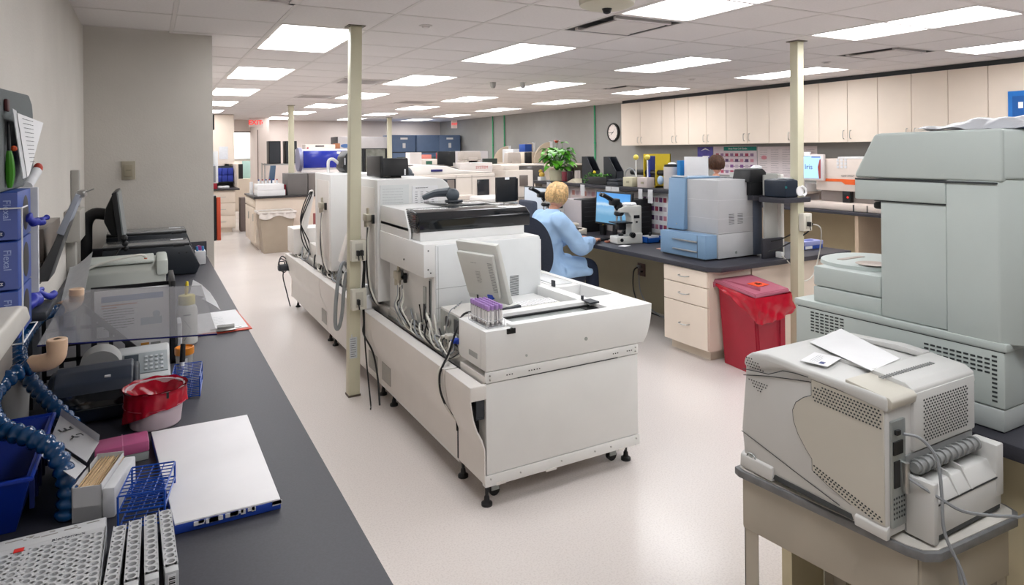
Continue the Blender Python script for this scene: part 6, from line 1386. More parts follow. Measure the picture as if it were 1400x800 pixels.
for k in range(3):
    a = R(90+120*k); c_ = (math.cos(a)*.014, math.sin(a)*.014)
    P_ = [HZ @ Vector((c_[0]+.013*math.cos(a+math.pi+.6+q*(2*PI-1.2)/12), c_[1]+.013*math.sin(a+math.pi+.6+q*(2*PI-1.2)/12), .002)) for q in range(13)]
    mb.tube(P_, .0022, 5)
mb.tube([HZ @ Vector((.013*math.cos(q*PI/8), .013*math.sin(q*PI/8), .002)) for q in range(16)], .0014, 5, closed=True); part('biohazard_symbol', mb, BLACK, lid)
mb = MB()
loop = [(3.79, 3.64, .02), (3.765, 3.45, .07), (3.735, 3.30, .12), (3.735, 3.235, .165), (3.78, 3.222, .19), (3.86, 3.218, .185), (3.97, 3.215, .165), (4.10, 3.225, .14), (4.125, 3.35, .10), (4.17, 3.62, .03)]
LP = crom([Vector(p) for p in loop], 8)
def bagw(u, v):
    i = min(int(u*(len(LP)-1)), len(LP)-1); p = LP[i]; w2 = math.sin(u*61+v*5)*.007*v+math.sin(u*27-v*9)*.009*v+.004*math.sin(u*110+v*14)*v
    c_ = Vector((3.95, 3.45, 0)); d = Vector((p.x-c_.x, p.y-c_.y, 0)).normalized()
    top = .585+.03*max(0, (p.y-3.25)/.4)
    return (p.x+d.x*(.008+w2+.012*math.sin(v*PI*.8)+.012*v*max(0, u-.4)), p.y+d.y*(.008+w2+.012*math.sin(v*PI*.8)+.012*v*max(0, u-.4)), top-p.z*v)
mb.grid(bagw, len(LP)-1, 10); part('bag', mb, REDBAG, t, ang=70)

# ================================================================ big grey analyzer on the right counter
t = thing('near_counter', 'dark-topped counter at the right edge carrying the large grey-green analyzer', 'counter', (2.2, .8, 0))
mb = MB(); mb.box(1.855, 2.75, -.6, 1.56, .87, .909, bev=.004); part('slab', mb, DARKTOP, t)
mb = MB(); mb.box(1.93, 2.70, -.55, 1.02, 0, .868); mb.box(1.90, 2.70, 1.50, 1.54, 0, .868); mb.box(2.55, 2.7, 1.02, 1.5, 0, .868); part('beige_base', mb, mat('beige counter base', 'C9BE9F', .5, var=.02), t)
BG = thing('hematology_analyzer', 'large grey-green analyzer with sloped hood on the right counter', 'lab analyzer', (2.2, 1.2, .91))
XF = 1.907
mb = MB(); mb.box(XF, 2.60, .86, 1.48, .97, 1.135, bev=.006); part('base', mb, GREYP, BG)
mb = MB(); mb.box(XF-.002, 2.60, .855, 1.485, 1.118, 1.14, bev=.004); part('base_lip', mb, GREYP, BG)
mb = MB(); mb.box(XF-.0005, XF+.002, .86, 1.47, 1.1155, 1.1178); part('base_seam', mb, SEAM, BG)
mb = MB(); mb.box(XF+.0, 2.60, .862, 1.47, .912, .968, bev=.004); part('plinth', mb, GREYP2, BG)
mb = MB(); mb.box(XF+.012, XF+.5, 1.19, 1.42, 1.14, 1.19, bev=.004); mb.box(XF+.012, XF+.5, 1.19, 1.42, 1.1925, 1.257, bev=.006); part('sampler_box', mb, GREYP, BG)
mb = MB(); mb.lathe([(.15, 0), (.148, .012), (.13, .018), (.02, .018)], (2.10, 1.34, 1.256), 40); part('carousel', mb, GREYP, BG)
mb = MB(); mb.box(2.0, 2.12, 1.37, 1.39, 1.2738, 1.2755); mb.lathe([(.05, 0), (.045, .001)], (2.02, 1.28, 1.2742), 24); part('carousel_window', mb, mat('tan window', '9C8A7C', .3), BG)
mb = MB(); mb.box(XF+.004, 2.6, 1.0, 1.185, 1.142, 1.487, bev=.004); part('column_panel', mb, GREYP, BG)
mb = MB(); mb.prism([(XF, .872), (XF, 1.0), (2.6, 1.0), (2.6, .82), (1.955, .82)], 'z', 1.135, 1.56, bev=.006); part('column', mb, GREYP, BG)
mb = MB(); mb.box(XF-.003, 2.6, .999, 1.262, 1.488, 1.548, bev=.004); part('hood_band', mb, GREYP, BG)
mb = MB(); mb.prism([(.86, 1.553), (1.262, 1.553), (1.262, 1.566), (1.20, 1.682), (1.188, 1.687), (.86, 1.692)], 'x', XF-.003, 2.6, bev=.008, seg=3); part('hood', mb, GREYP, BG)
mb = MB(); mb.prism([(XF-.002, .87), (XF-.002, .99), (2.6, .99), (2.6, .81), (1.955, .81)], 'z', 1.56, 1.69, bev=.008, seg=3); part('hood_end', mb, GREYP, BG)
mb = MB(); mb.box(XF-.0035, XF+.0, .873, 1.26, 1.5475, 1.5525); mb.box(XF+.001, XF+.003, 1.0, 1.185, 1.484, 1.488); part('hood_seam', mb, SEAM, BG)
mb = MB()
for k in range(7):
    for q in range(7): mb.box(XF-.001, XF+.002, 1.305+q*.0175, 1.317+q*.0175, 1.042+k*.010, 1.0465+k*.010)
for k in range(4):
    for q in range(10): mb.box(XF-.001, XF+.002, .895+q*.017, .907+q*.017, 1.055+k*.0115, 1.06+k*.0115)
for k in range(11): mb.box(XF-.001, XF+.002, .878, .890, .985+k*.0115, .99+k*.0115)
part('vent_slots', mb, SEAM, BG, kind='stuff')
mb = MB(); mb.box(1.962, 1.985, .805, .821, 1.09, 1.13); part('dark_window', mb, BLACK, BG)
mb = MB(); mb.cyl((1.975, .818, 1.05), (1.975, .81, 1.05), .008, n=10); mb.cyl((1.98, .818, 1.40), (1.98, .805, 1.40), .006, n=10); part('lock', mb, METAL, BG)
mb = MB(); mb.box(1.98, 2.06, 1.19, 1.25, 1.478, 1.49, bev=.003); mb.box(1.96, 2.1, 1.2, 1.24, 1.455, 1.478, bev=.008); part('under_tray', mb, BLACK, BG)
PB = mat('translucent plastic bag', 'B9BDC4', .25, alpha=.92, bump=.6, bs=30)
mb = MB(); mb.grid(lambda u, v: (1.93+.45*u, 1.10-.32*v, 1.694+.035*math.sin(u*PI)**.7*math.sin(v*PI)**.6+.004*math.sin(u*19+v*7)+.003*math.sin(v*23)), 18, 18)
mb.grid(lambda u, v: (1.93+.45*u, 1.10-.32*v, 1.6925), 2, 2); solo('plastic_bag', 'flat crinkled plastic bag lying on top of the large grey-green analyzer', 'bag', mb, PB, ang=60)

# ================================================================ cart with laser printer
CT = thing('printer_cart', 'beige metal cart with grey-edged white top under the laser printer', 'cart', (1.63, 1.07, 0))
CBG = mat('beige grey cart paint', 'AFA89A', .45, var=.04, vs=7)
ou = [(1.425, 1.31), (1.418, 1.29), (1.462, .855), (1.475, .822), (1.505, .805), (1.805, .790), (1.838, .805), (1.85, .835), (1.838, 1.31)]
mb = MB(); mb.prism(ou, 'z', .738, .7585, bev=.003); part('edge_band', mb, mat('grey rubber edge', '6F7072', .4, var=.15, vs=30), CT)
cx_, cy_ = 1.64, 1.06
mb = MB(); mb.prism([(cx_+(x-cx_)*.955, cy_+(y-cy_)*.965) for x, y in ou], 'z', .757, .7605); part('white_top', mb, mat('worn white laminate', 'CFCBC4', .5, var=.04, vs=14), CT)
def rail(a, b_, z0, z1, w_=.012):
    mb = MB(); a = Vector(a); b_ = Vector(b_); d = (b_-a).normalized(); n_ = Vector((-d.y, d.x))*w_/2
    mb.prism([tuple(a+n_), tuple(b_+n_), tuple(b_-n_), tuple(a-n_)], 'z', z0, z1, bev=.002); return mb
cr = [(1.435, 1.285), (1.482, .84), (1.825, .825), (1.815, 1.285)]
for k in range(4): part('apron', rail(cr[k], cr[(k+1) % 4], .60, .737), CBG, CT)
for k, (x, y) in enumerate(cr):
    sx = 1 if k in (0, 1) else -1; sy = -1 if k in (0, 3) else 1
    mb = MB(); mb.box(min(x, x+sx*.045), max(x, x+sx*.045), min(y, y+sy*.003), max(y, y+sy*.003), .02, .737); mb.box(min(x, x+sx*.003), max(x, x+sx*.003), min(y, y+sy*.045), max(y, y+sy*.045), .02, .737)
    mb.cyl((x+sx*.02, y+sy*.02, 0), (x+sx*.02, y+sy*.02, .03), .015, n=12)
    part('leg', mb, CBG, CT)
mb = MB(); mb.prism([(x*.97+.045, y*.97+.03) for x, y in cr], 'z', .16, .18); part('lower_shelf', mb, CBG, CT)
# laser printer
LP_ = thing('laser_printer', 'large grey laser printer seen from behind on the beige cart', 'printer', (1.62, 1.08, .762))
PX0, PX1, PY0, PY1, PZ0 = 1.438, 1.80, .884, 1.285, .768
side = [(PY0, PZ0), (PY1-.0, PZ0), (PY1+.012, PZ0+.10), (PY1-.002, PZ0+.25), (PY1-.005, 1.065), (PY1-.02, 1.085), (1.22, 1.093), (1.17, 1.094), (1.02, 1.087), (.93, 1.085), (.884, 1.083)]
mb = MB(); mb.prism(side, 'x', PX0+.002, PX1, bev=.006, seg=3); part('body', mb, PRW, LP_)
mb = MB(); mb.prism([(PY0-.004, 1.052), (1.0, 1.066), (1.15, 1.072), (1.27, 1.040), (PY1-.0, 1.052), (PY1-.006, 1.072), (PY1-.03, 1.090), (1.20, 1.099), (1.10, 1.093), (.93, 1.090), (PY0-.004, 1.086)], 'x', PX0-.003, PX1+.002, bev=.007, seg=3); part('top_cover', mb, PRW, LP_)
mb = MB(); mb.prism([(PX0+.01, PZ0-.003), (PX0-.004, PZ0-.003), (PX0-.004, PZ0+.02), (PX0+.01, PZ0+.03)], 'y', PY0-.002, .96, bev=.003); part('skirt', mb, PRW, LP_); mb = MB(); mb.prism([(PX0+.01, PZ0-.004), (PX0-.006, PZ0-.004), (PX0-.004, PZ0+.03), (PX0+.01, PZ0+.04)], 'y', 1.19, PY1+.012, bev=.003); part('skirt', mb, PRW, LP_)
mb = MB(); mb.prism([(.965, PZ0+.004), (1.19, PZ0+.004), (1.185, PZ0+.016), (.97, PZ0+.016)], 'x', PX0-.001, PX0+.01); part('grip_recess', mb, SEAM, LP_)
# cream service door on the left side with holes
def arc(cy_, cz_, ry, rz, a0, a1, n=14): return [(cy_+ry*math.cos(R(a0+(a1-a0)*i/n)), cz_+rz*math.sin(R(a0+(a1-a0)*i/n))) for i in range(n+1)]
door = [(.889, .79), (.889, 1.058), (.98, 1.067), (1.075, 1.072), (1.075, 1.032)]+arc(1.005, .955, .115, .085, 72, -75, 16)+[(1.075, .872), (1.075, .838), (1.0, .81)]
door = [(.889, .795), (.889, 1.056), (.98, 1.066), (1.073, 1.071), (1.073, 1.030), (1.095, 1.018), (1.118, .998), (1.128, .975), (1.126, .95), (1.113, .92), (1.09, .89), (1.073, .872), (1.073, .845), (1.03, .825), (.97, .806)]
mb = MB(); mb.prism(door, 'x', PX0-.001, PX0+.006, bev=.0012, seg=1); part('side_door', mb, PRB, LP_)
mb = MB(); P_ = [Vector((PX0+.0005, y, z)) for y, z in door[2:]]; mb.tube(P_, .0014, 5); part('door_gap', mb, SEAM, LP_)
mb = MB(); mb.tube([(PX0-.0025, y, z) for y, z in ((1.287, 1.036), (1.24, 1.042), (1.2, 1.046), (1.175, 1.058), (1.155, 1.068), (1.12, 1.0725), (1.08, 1.074))], .0012, 5); mb.tube([(PX0+.0012, 1.287, 1.018), (PX0+.0012, 1.2, 1.04), (PX0+.0012, 1.08, 1.062), (PX0+.001, .89, 1.05)], .0012, 5); mb.tube([(PX0+.001, 1.296, .86), (PX0+.001, 1.23, .845), (PX0+.001, 1.13, .82), (PX0+.001, 1.0, .79)], .0010, 5)
part('casing_seams', mb, SEAM, LP_, kind='stuff')
def holes(name, rows, x, r=.0028):
    mb = MB()
    for y, z in rows: mb.sph((x, y, z), (.0008, r, r*.8), 6, 4)
    part(name, mb, SEAM, LP_, kind='stuff')
H_ = []
for i in range(21):
    for j in range(6):
        y = 1.066-i*.0083-(j % 2)*.0041; z = 1.060-j*.0078-.0004*i
        if y > .895 and z < 1.059: H_.append((y, z))
holes('upper_holes', H_, PX0-.0015)
H_ = []
for i in range(21):
    for j in range(7):
        y = 1.066-i*.0083-(j % 2)*.0041; z = .858-j*.0078-.0026*i*.9
        lim = .838-(1.073-y)*.245
        if y > .895 and z > max(.80, lim): H_.append((y, z))
holes('lower_holes', H_, PX0-.0015)
H_ = [(1.272-i*.0085-(j % 2)*.004, 1.072-j*.0075) for i in range(8) for j in range(5) if 1.072-j*.0075-(0 if i < 4 else -.0) > 1.045 and i < 3+j*1.2]
holes('top_side_holes', H_, PX0-.0035, .0024)
H_ = [(1.268-i*.0085-(j % 2)*.004, 1.012-j*.0075) for i in range(8) for j in range(5) if i < 8-j*1.3 and i >= j*.7]
holes('front_side_holes', H_, PX0+.0012, .0024)
mb = MB(); mb.tube([(PX0-.001, 1.262+.014*math.cos(a), .80+.010*math.sin(a)) for a in [q*PI/6 for q in range(12)]], .0018, 6, closed=True); mb.sph((PX0-.001, 1.262, .80), (.001, .008, .004), 10, 6); part('side_emblem', mb, ZINC, LP_)
# rear face
mb = MB(); mb.box(PX0+.095, PX1-.005, PY0-.008, PY0+.01, .945, 1.078, bev=.004); part('rear_cover', mb, PRW, LP_)
mb = MB()
for i in range(17):
    for j in range(15): mb.sph((PX0+.135+i*.0112+(j % 2)*.0056, PY0-.0085, .962+j*.0068), (.0034, .0008, .0024), 6, 4)
part('rear_holes', mb, SEAM, LP_, kind='stuff')
mb = MB(); mb.prism([(PY0-.006, 1.086), (PY0-.014, 1.078), (PY0-.01, 1.06), (PY0+.1, 1.08), (PY0+.1, 1.098)], 'x', PX0+.002, PX0+.10, bev=.003); part('rear_top_latch', mb, PRB, LP_)
mb = MB(); mb.prism([(PY0-.008, 1.06), (PY0-.004, 1.085), (PY0+.015, 1.097), (PY0+.10, 1.106), (PY0+.10, 1.09)], 'x', PX0+.10, PX1-.0, bev=.004); part('rear_top_bridge', mb, PRW, LP_)
mb = MB()
for k in range(22): mb.box(PX0+.07+k*.010, PX0+.074+k*.010, PY0+.048, PY0+.060, 1.101, 1.1035)
part('top_slits', mb, mat('grey slit', '8F9190', .6), LP_, kind='stuff')
mb = MB(); mb.prism([(.985, 1.095), (1.26, 1.095), (1.2, 1.103), (1.05, 1.112), (.985, 1.108)], 'x', PX1-.035, PX1, bev=.004); mb.prism([(1.0, 1.093), (1.12, 1.093), (1.05, 1.103)], 'x', PX0+.12, PX1-.06); part('output_tray_wall', mb, PRW, LP_)
mb = MB(); mb.box(PX0+.012, PX0+.065, PY0-.006, PY0+.004, .79, 1.03, bev=.002); part('port_plate', mb, ZINC, LP_)
mb = MB(); mb.box(PX0+.018, PX0+.04, PY0-.008, PY0-.005, .88, .94); mb.box(PX0+.02, PX0+.035, PY0-.014, PY0-.006, 1.0, 1.012, bev=.002); mb.box(PX0+.015, PX0+.05, PY0-.009, PY0-.006, .955, .985); part('dark_ports', mb, BLACK, LP_)
mb = MB(); mb.box(PX0+.046, PX0+.058, PY0-.02, PY0-.005, .865, .935, bev=.003); part('parallel_port', mb, METAL, LP_)
mb = MB()
for i in range(5):
    for j in range(5): mb.sph((PX0+.018+i*.0095, PY0-.0065, .812+j*.011), (.003, .0006, .003), 6, 4)
part('plate_holes', mb, SEAM, LP_, kind='stuff')
mb = MB(); mb.box(PX0+.068, PX1-.012, PY0-.004, PY0+.006, .77, .94); part('rear_recess', mb, mat('recess grey', '8C8E8E', .6), LP_)
mb = MB(); mb.cyl((PX0+.075, PY0-.018, .918), (PX1-.03, PY0-.018, .918), .012, n=14)
for k in range(11): mb.cyl((PX0+.085+k*.024, PY0-.018, .918), (PX0+.092+k*.024, PY0-.018, .918), .0165, n=14)
part('roller', mb, mat('pale roller', '8E9090', .5), LP_)
mb = MB(); mb.box(PX0+.072, PX1+.005, PY0-.060, PY0-.005, .778, .85, bev=.004); mb.prism([(PY0-.062, .85), (PY0-.005, .85), (PY0-.005, .885), (PY0-.04, .885)], 'x', PX0+.08, PX1, bev=.003); part('rear_feeder', mb, PRW, LP_)
for k in range(2):
    mb = MB(); mb.prism([(PY0-.064, .852), (PY0-.01, .852), (PY0-.01, .90), (PY0-.04, .895)], 'x', PX0+.17+k*.055, PX0+.175+k*.055); part('feeder_fin', mb, PRW, LP_)
parts('feeder_bracket', [(PX0+.068, PX0+.088, PY0-.065, PY0+.0, .765, .90), (PX1-.02, PX1+.012, PY0-.062, PY0+.0, .80, .925)], PRW, LP_, bev=.004)
mb = MB(); mb.box(PX0+.09, PX1+.004, PY0-.0615, PY0-.06, .846, .849); mb.box(PX0+.09, PX1+.0, PY0-.058, PY0-.01, .768, .7785); part('feeder_seam', mb, SEAM, LP_)
t = thing('paper_sheet', 'blank white sheet lying in the output tray of the laser printer', 'paper', (1.62, 1.13, 1.11))
mb = MB(); slab3(mb, [(1.61, 1.205, 1.1045), (1.80, 1.24, 1.107), (1.665, .985, 1.1095), (1.53, .975, 1.1045)], .001); part('sheet', mb, PAPER, t)
t = thing('info_card', 'small laminated card with a blue mark on the laser printer top', 'card', (1.50, 1.10, 1.10))
M_ = Matrix.Translation((1.51, 1.098, 1.1015)) @ Euler((0, R(-1), R(14))).to_matrix().to_4x4()
mb = MB(); mb.box(-.045, .045, -.034, .034, -.0006, .0006, M=M_, bev=.0001); part('card', mb, PAPER, t)
mb = MB(); mb.box(-.035, -.018, -.020, -.008, .0006, .001, M=M_, bev=.0001); part('blue_mark', mb, mat('navy mark', '2A3A7A', .5), t)
mb = MB(); lines(mb, M_ @ Vector((-.03, -.005, .001)), M_.to_3x3() @ Vector((1, 0, 0)), M_.to_3x3() @ Vector((0, 1, 0)), .06, .022, 4, 3, t=.001); part('print', mb, CABLEG, t)
cable([(PX0+.045, PY0-.012, 1.0), (PX0+.075, PY0-.035, .99), (PX0+.09, PY0-.06, .95), (PX0+.085, PY0-.072, .88), (PX0+.08, PY0-.08, .80), (PX0+.10, PY0-.105, .72), (PX0+.11, PY0-.115, .65), (PX0+.115, PY0-.11, .60)], .0035, CABLEG, 'grey cable from the back of the laser printer down past the cart edge')
cable([(PX0+.055, PY0-.014, .90), (PX0+.08, PY0-.07, .872), (PX0+.13, PY0-.09, .84), (PX0+.22, PY0-.10, .81), (PX0+.31, PY0-.105, .785), (PX0+.36, PY0-.11, .776), (PX0+.55, PY0-.10, .772)], .0035, CABLEG, 'grey cable running right from the laser printer across the cart corner')
mb = MB()
for k in range(4): mb.tube([(1.555+.035*math.cos(a)+.008*k, .765+.004*k, .655+.028*math.sin(a+k)-.01*k) for a in [q*PI/5 for q in range(10)]], .0035, 6, 3, closed=True)
mb.box(1.545, 1.575, .76, .785, .63, .66, bev=.005); mb.tube([(1.56, .79, .66), (1.56, .80, .73)], .004, 6)
solo('cable_bundle', 'tied bundle of grey cable hanging off the front edge of the printer cart', 'cable', mb, CABLEG)
# ================================================================ people
def skin_mesh(nodes, edges, root, sub=2):
    """nodes: name -> (x, y, z, r or (rx, ry)); returns a bmesh grown over the skeleton"""
    ks = list(nodes); ix = {k: i for i, k in enumerate(ks)}
    me = bpy.data.meshes.new('sk'); me.from_pydata([nodes[k][:3] for k in ks], [(ix[a], ix[b_]) for a, b_ in edges], [])
    o = bpy.data.objects.new('sk', me); COL.objects.link(o)
    md = o.modifiers.new('skin', 'SKIN'); md.use_smooth_shade = True; md.branch_smoothing = .3
    sv = me.skin_vertices[0].data
    for k in ks:
        r_ = nodes[k][3]; sv[ix[k]].radius = r_ if hasattr(r_, '__len__') else (r_, r_); sv[ix[k]].use_root = (k == root)
    s2 = o.modifiers.new('sub', 'SUBSURF'); s2.levels = sub; s2.render_levels = sub
    dg = bpy.context.evaluated_depsgraph_get(); ev = o.evaluated_get(dg); m2 = bpy.data.meshes.new_from_object(ev)
    bm = bmesh.new(); bm.from_mesh(m2); bpy.data.meshes.remove(m2); bpy.data.objects.remove(o); bpy.data.meshes.remove(me)
    return bm
SKIN = mat('skin', 'D9A288', .5, var=.04, vs=12)
COAT = mat('light blue lab coat cloth', 'A3C3E6', .8, var=.04, vs=9, bump=.5, bs=18)
TROU = mat('navy trouser cloth', '2A3246', .85)
HAIRB = mat('blond hair', 'D3B07E', .5, var=.3, vs=45)
HAIRD = mat('dark brown hair', '4A2E1E', .6, var=.3, vs=45)
def add_head(bm_mb, c, yaw_, r=(.078, .070, .105), tilt=0):
    """head in its own frame: +x is the face"""
    M = Matrix.Translation(c) @ Euler((0, tilt, yaw_)).to_matrix().to_4x4()
    def f(v):
        x, y, z = v
        if z < -.1: x *= 1-.22*(-z-.1) ; y *= 1-.42*(-z-.1)
        if x > .55 and abs(y) < .16 and -.35 < z < .15: x += .22*(1-abs(y)/.16)*(.55-abs(z+.12))
        if x > .5 and abs(z-.12) < .14 and .18 < abs(y) < .55: x -= .07
        if x > .5 and abs(z+.52) < .08 and abs(y) < .3: x += .05
        return Vector((x, y, z))
    bm_mb.sph((0, 0, 0), r, 28, 20, f=f, M=None) if 0 else None
    t = bmesh.new(); bmesh.ops.create_uvsphere(t, u_segments=28, v_segments=20, radius=1)
    for v in t.verts: v.co = f(v.co)
    t.transform(M @ Matrix.Diagonal((*r, 1))); bm_mb._merge(t)
    for s_ in (-1, 1):
        bm_mb.sph(M @ Vector((-.005, s_*r[1]*.98, -.005)), (.016, .008, .028), 10, 8)
    return M
def hair_locks(mb, M, r, n, seed, length=.6, spread=1.0, thick=.011, back=.0):
    rn = random.Random(seed)
    def sp(th, ph, k=1.0): return Vector((r[0]*k*math.sin(th)*math.cos(ph), r[1]*k*math.sin(th)*math.sin(ph), r[2]*k*math.cos(th)))
    for i in range(n):
        ph = rn.uniform(.9, 2*PI-.9) if rn.random() < .8 else rn.uniform(-.9, .9)
        face = math.cos(ph) > .6
        th0 = rn.uniform(.05, .6); th1 = rn.uniform(.9, 1.1) if face else rn.uniform(1.5, 2.25)*length/.6*.98
        pts = []
        for k in range(6):
            u = k/5; th = th0+(th1-th0)*u
            pts.append(M @ sp(th, ph+.22*math.sin(u*2+i)*(.5+rn.random()*.4), 1.10+.07*math.sin(u*PI)+.03*rn.random()))
        mb.tube(pts, thick, 6, 3, radii=lambda u: thick*(.55+.6*math.sin(PI*min(1, u*.9+.1)))*(1-.45*u))
# ---- seated woman
hx, hy = 3.33, 5.22
WM = thing('person', 'seated woman with short blond hair and light blue lab coat reaching to the desk', 'person', (hx, hy, 0))
N = {'pel': (3.26, hy, .58, (.10, .09)), 'bel': (3.25, hy, .70, (.11, .10)), 'che': (3.27, hy, .90, (.13, .10)), 'nec0': (3.30, hy, 1.03, (.075, .07)), 'nec': (3.33, hy, 1.085, .05), 'hed': (3.35, hy, 1.12, .048)}
E_ = [('pel', 'bel'), ('bel', 'che'), ('che', 'nec0'), ('nec0', 'nec'), ('nec', 'hed')]
def arm(s, sh, el, wr, hd, N, E_):
    N['sh'+s] = (*sh, .040); N['el'+s] = (*el, .032); N['wr'+s] = (*wr, .028); N['hd'+s] = (*hd, (.030, .016))
    E_ += [('che', 'sh'+s), ('sh'+s, 'el'+s), ('el'+s, 'wr'+s), ('wr'+s, 'hd'+s)]
arm('R', (3.29, hy-.165, .99), (3.46, hy-.23, .74), (3.71, hy-.10, .775), (3.77, hy-.06, .772), N, E_)
arm('L', (3.29, hy+.165, .99), (3.48, hy+.22, .76), (3.70, hy+.18, .78), (3.76, hy+.17, .772), N, E_)
for s, y in (('R', -.10), ('L', .10)):
    N['hip'+s] = (3.30, hy+y, .56, .055); N['kn'+s] = (3.68, hy+y*1.1, .555, .05); N['an'+s] = (3.70, hy+y, .12, .035); N['to'+s] = (3.84, hy+y, .05, .035)
    E_ += [('pel', 'hip'+s), ('hip'+s, 'kn'+s), ('kn'+s, 'an'+s), ('an'+s, 'to'+s)]
def fingers(mb, hd, wr, palm_down=True, sgn=1):
    hd = Vector(hd); d = (hd-Vector(wr)).normalized(); side = d.cross(Vector((0, 0, 1))).normalized()*sgn
    for k, L in enumerate((.062, .072, .068, .052)):
        b0 = hd+side*(.024-.016*k)+d*.012; mb.tube([b0-d*.02, b0+d*L*.35+Vector((0, 0, .006)), b0+d*L*.7+Vector((0, 0, .0)), b0+d*L+Vector((0, 0, -.014))], .008, 8, 3, radii=lambda u: .0088-.0024*u)
    b0 = hd+side*.022-d*.02; mb.tube([b0, b0+side*.018+d*.02+Vector((0, 0, -.003)), b0+side*.022+d*.048+Vector((0, 0, -.010))], .009, 8, 3, radii=lambda u: .010-.0028*u)
mb = MB(); mb.bm.free(); mb.bm = skin_mesh(N, E_, 'pel')
fingers(mb, N['hdR'][:3], N['wrR'][:3], sgn=-1); fingers(mb, N['hdL'][:3], N['wrL'][:3], sgn=1)
HM = add_head(mb, (3.375, hy, 1.195), R(-12), r=(.086, .078, .112), tilt=R(14))
part('body', mb, SKIN, WM, ang=180)
def voxel(mb, size, it=3):
    me = bpy.data.meshes.new('vx'); mb.bm.to_mesh(me); mb.bm.free(); o = bpy.data.objects.new('vx', me); COL.objects.link(o)
    r_ = o.modifiers.new('r', 'REMESH'); r_.mode = 'VOXEL'; r_.voxel_size = size
    s_ = o.modifiers.new('s', 'SMOOTH'); s_.iterations = it; s_.factor = .5
    m2 = bpy.data.meshes.new_from_object(o.evaluated_get(bpy.context.evaluated_depsgraph_get()))
    k = MB(); k.bm.from_mesh(m2); bpy.data.meshes.remove(m2); bpy.data.objects.remove(o); bpy.data.meshes.remove(me); return k
def loft(mb, secs, n=28):
    rings = []
    for c, rx, ry in secs: rings.append([mb.bm.verts.new((c[0]+rx*math.cos(2*PI*i/n), c[1]+ry*math.sin(2*PI*i/n), c[2])) for i in range(n)])
    for A, B in zip(rings, rings[1:]):
        for i in range(n): mb.bm.faces.new((A[i], A[(i+1) % n], B[(i+1) % n], B[i]))
    mb.bm.faces.new(rings[0][::-1]); mb.bm.faces.new(rings[-1])
C = {'cuR': (3.69, hy-.11, .775)}
mb = MB()
loft(mb, [((3.27, hy-.02, .482), .24, .235), ((3.255, hy-.01, .53), .225, .215), ((3.24, hy, .60), .185, .185), ((3.235, hy, .70), .155, .165), ((3.245, hy, .80), .155, .175), ((3.26, hy, .90), .155, .19), ((3.275, hy, .98), .135, .19), ((3.29, hy, 1.03), .105, .15), ((3.305, hy, 1.06), .075, .09), ((3.315, hy, 1.09), .060, .062)])
for s_ in (-1, 1):
    sh_ = Vector((3.285, hy+.165*s_, .985)); el_ = Vector((3.465, hy-.225, .745)) if s_ < 0 else Vector((3.48, hy+.22, .76)); wr_ = Vector((3.685, hy-.112, .775)) if s_ < 0 else Vector((3.69, hy+.18, .78))
    mb.tube([sh_+Vector((-.01, -.05*s_, .01)), sh_, sh_.lerp(el_, .5)+Vector((.0, .012*s_, .0)), el_, el_.lerp(wr_, .5), wr_], .07, 16, 5, radii=lambda u: .088-.012*u-.034*max(0, u-.72)/.28 if u > .1 else .075)
    mb.tube([(3.30, hy+.10*s_, .56), (3.46, hy+.12*s_, .555), (3.575, hy+.125*s_, .545)], .10, 16, 4, radii=lambda u: .11-.025*u)
mb.tube([(3.30, hy-.20, .52), (3.48, hy-.22, .505), (3.62, hy-.20, .50)], .06, 12, 4, radii=lambda u: .07-.04*u)
mb = voxel(mb, .011, 6)
for v in mb.bm.verts:   # folds in the cloth
    x, y, z = v.co
    k = .005*math.sin(z*34+x*22+2*math.sin(y*17))+.004*math.sin(x*46-z*35+y*30)
    if z < .78: k += .008*math.sin((x+y)*32+z*12)
    n_ = Vector((x-3.27, y-hy, 0))
    if n_.length > .01: v.co += n_.normalized()*k
    v.co.z = max(v.co.z, .478)
coat = part('lab_coat', mb, COAT, WM, ang=180)
mb = MB(); mb.tube([Vector(C['cuR'][:3])+Vector(p) for p in ((-.004, -.002, 0), (.010, .005, 0))], .034, 16); part('cuff', mb, mat('knit white cuff', 'C9DBF0', .8), coat)
T_ = {'pel': (3.26, hy, .57, .06), 'kR': (3.68, hy-.11, .555, .078), 'aR': (3.70, hy-.10, .10, .055), 'kL': (3.66, hy+.11, .53, .075), 'aL': (3.70, hy+.10, .10, .055), 'hR': (3.32, hy-.10, .56, .075), 'hL': (3.32, hy+.10, .56, .075)}
mb = MB(); mb.bm.free(); mb.bm = skin_mesh(T_, [('pel', 'hR'), ('hR', 'kR'), ('kR', 'aR'), ('pel', 'hL'), ('hL', 'kL'), ('kL', 'aL')], 'pel'); part('trousers', mb, TROU, WM, ang=180)
for s_ in (-1, 1):
    mb = MB(); mb.sph((3.76, hy+.10*s_, .035), (.13, .045, .035), 14, 8); mb.box(3.64, 3.88, hy+.10*s_-.04, hy+.10*s_+.04, .002, .02, bev=.005); part('shoe', mb, PAPER, WM)
mb = MB(); t_ = bmesh.new(); bmesh.ops.create_uvsphere(t_, u_segments=28, v_segments=20, radius=1)
for v in list(t_.verts):
    x, y, z = v.co
    if x > .35 and z < .35: v.co = Vector((.35*.8, y*.95, z)) if z > -.7 else Vector((.1, y*.8, z))
    if z < -.45: v.co.z = -.45-.35*(-z-.45); v.co.x = min(v.co.x, .1)
    v.co *= 1+.03*math.sin(x*9+z*14)
t_.transform(HM @ Matrix.Translation((-.012, 0, .014)) @ Matrix.Diagonal((.100, .095, .124, 1))); mb._merge(t_)
hair_locks(mb, HM @ Matrix.Translation((-.010, 0, .01)), (.094, .089, .116), 190, 4, thick=.009)
part('hair', mb, HAIRB, WM, ang=80)
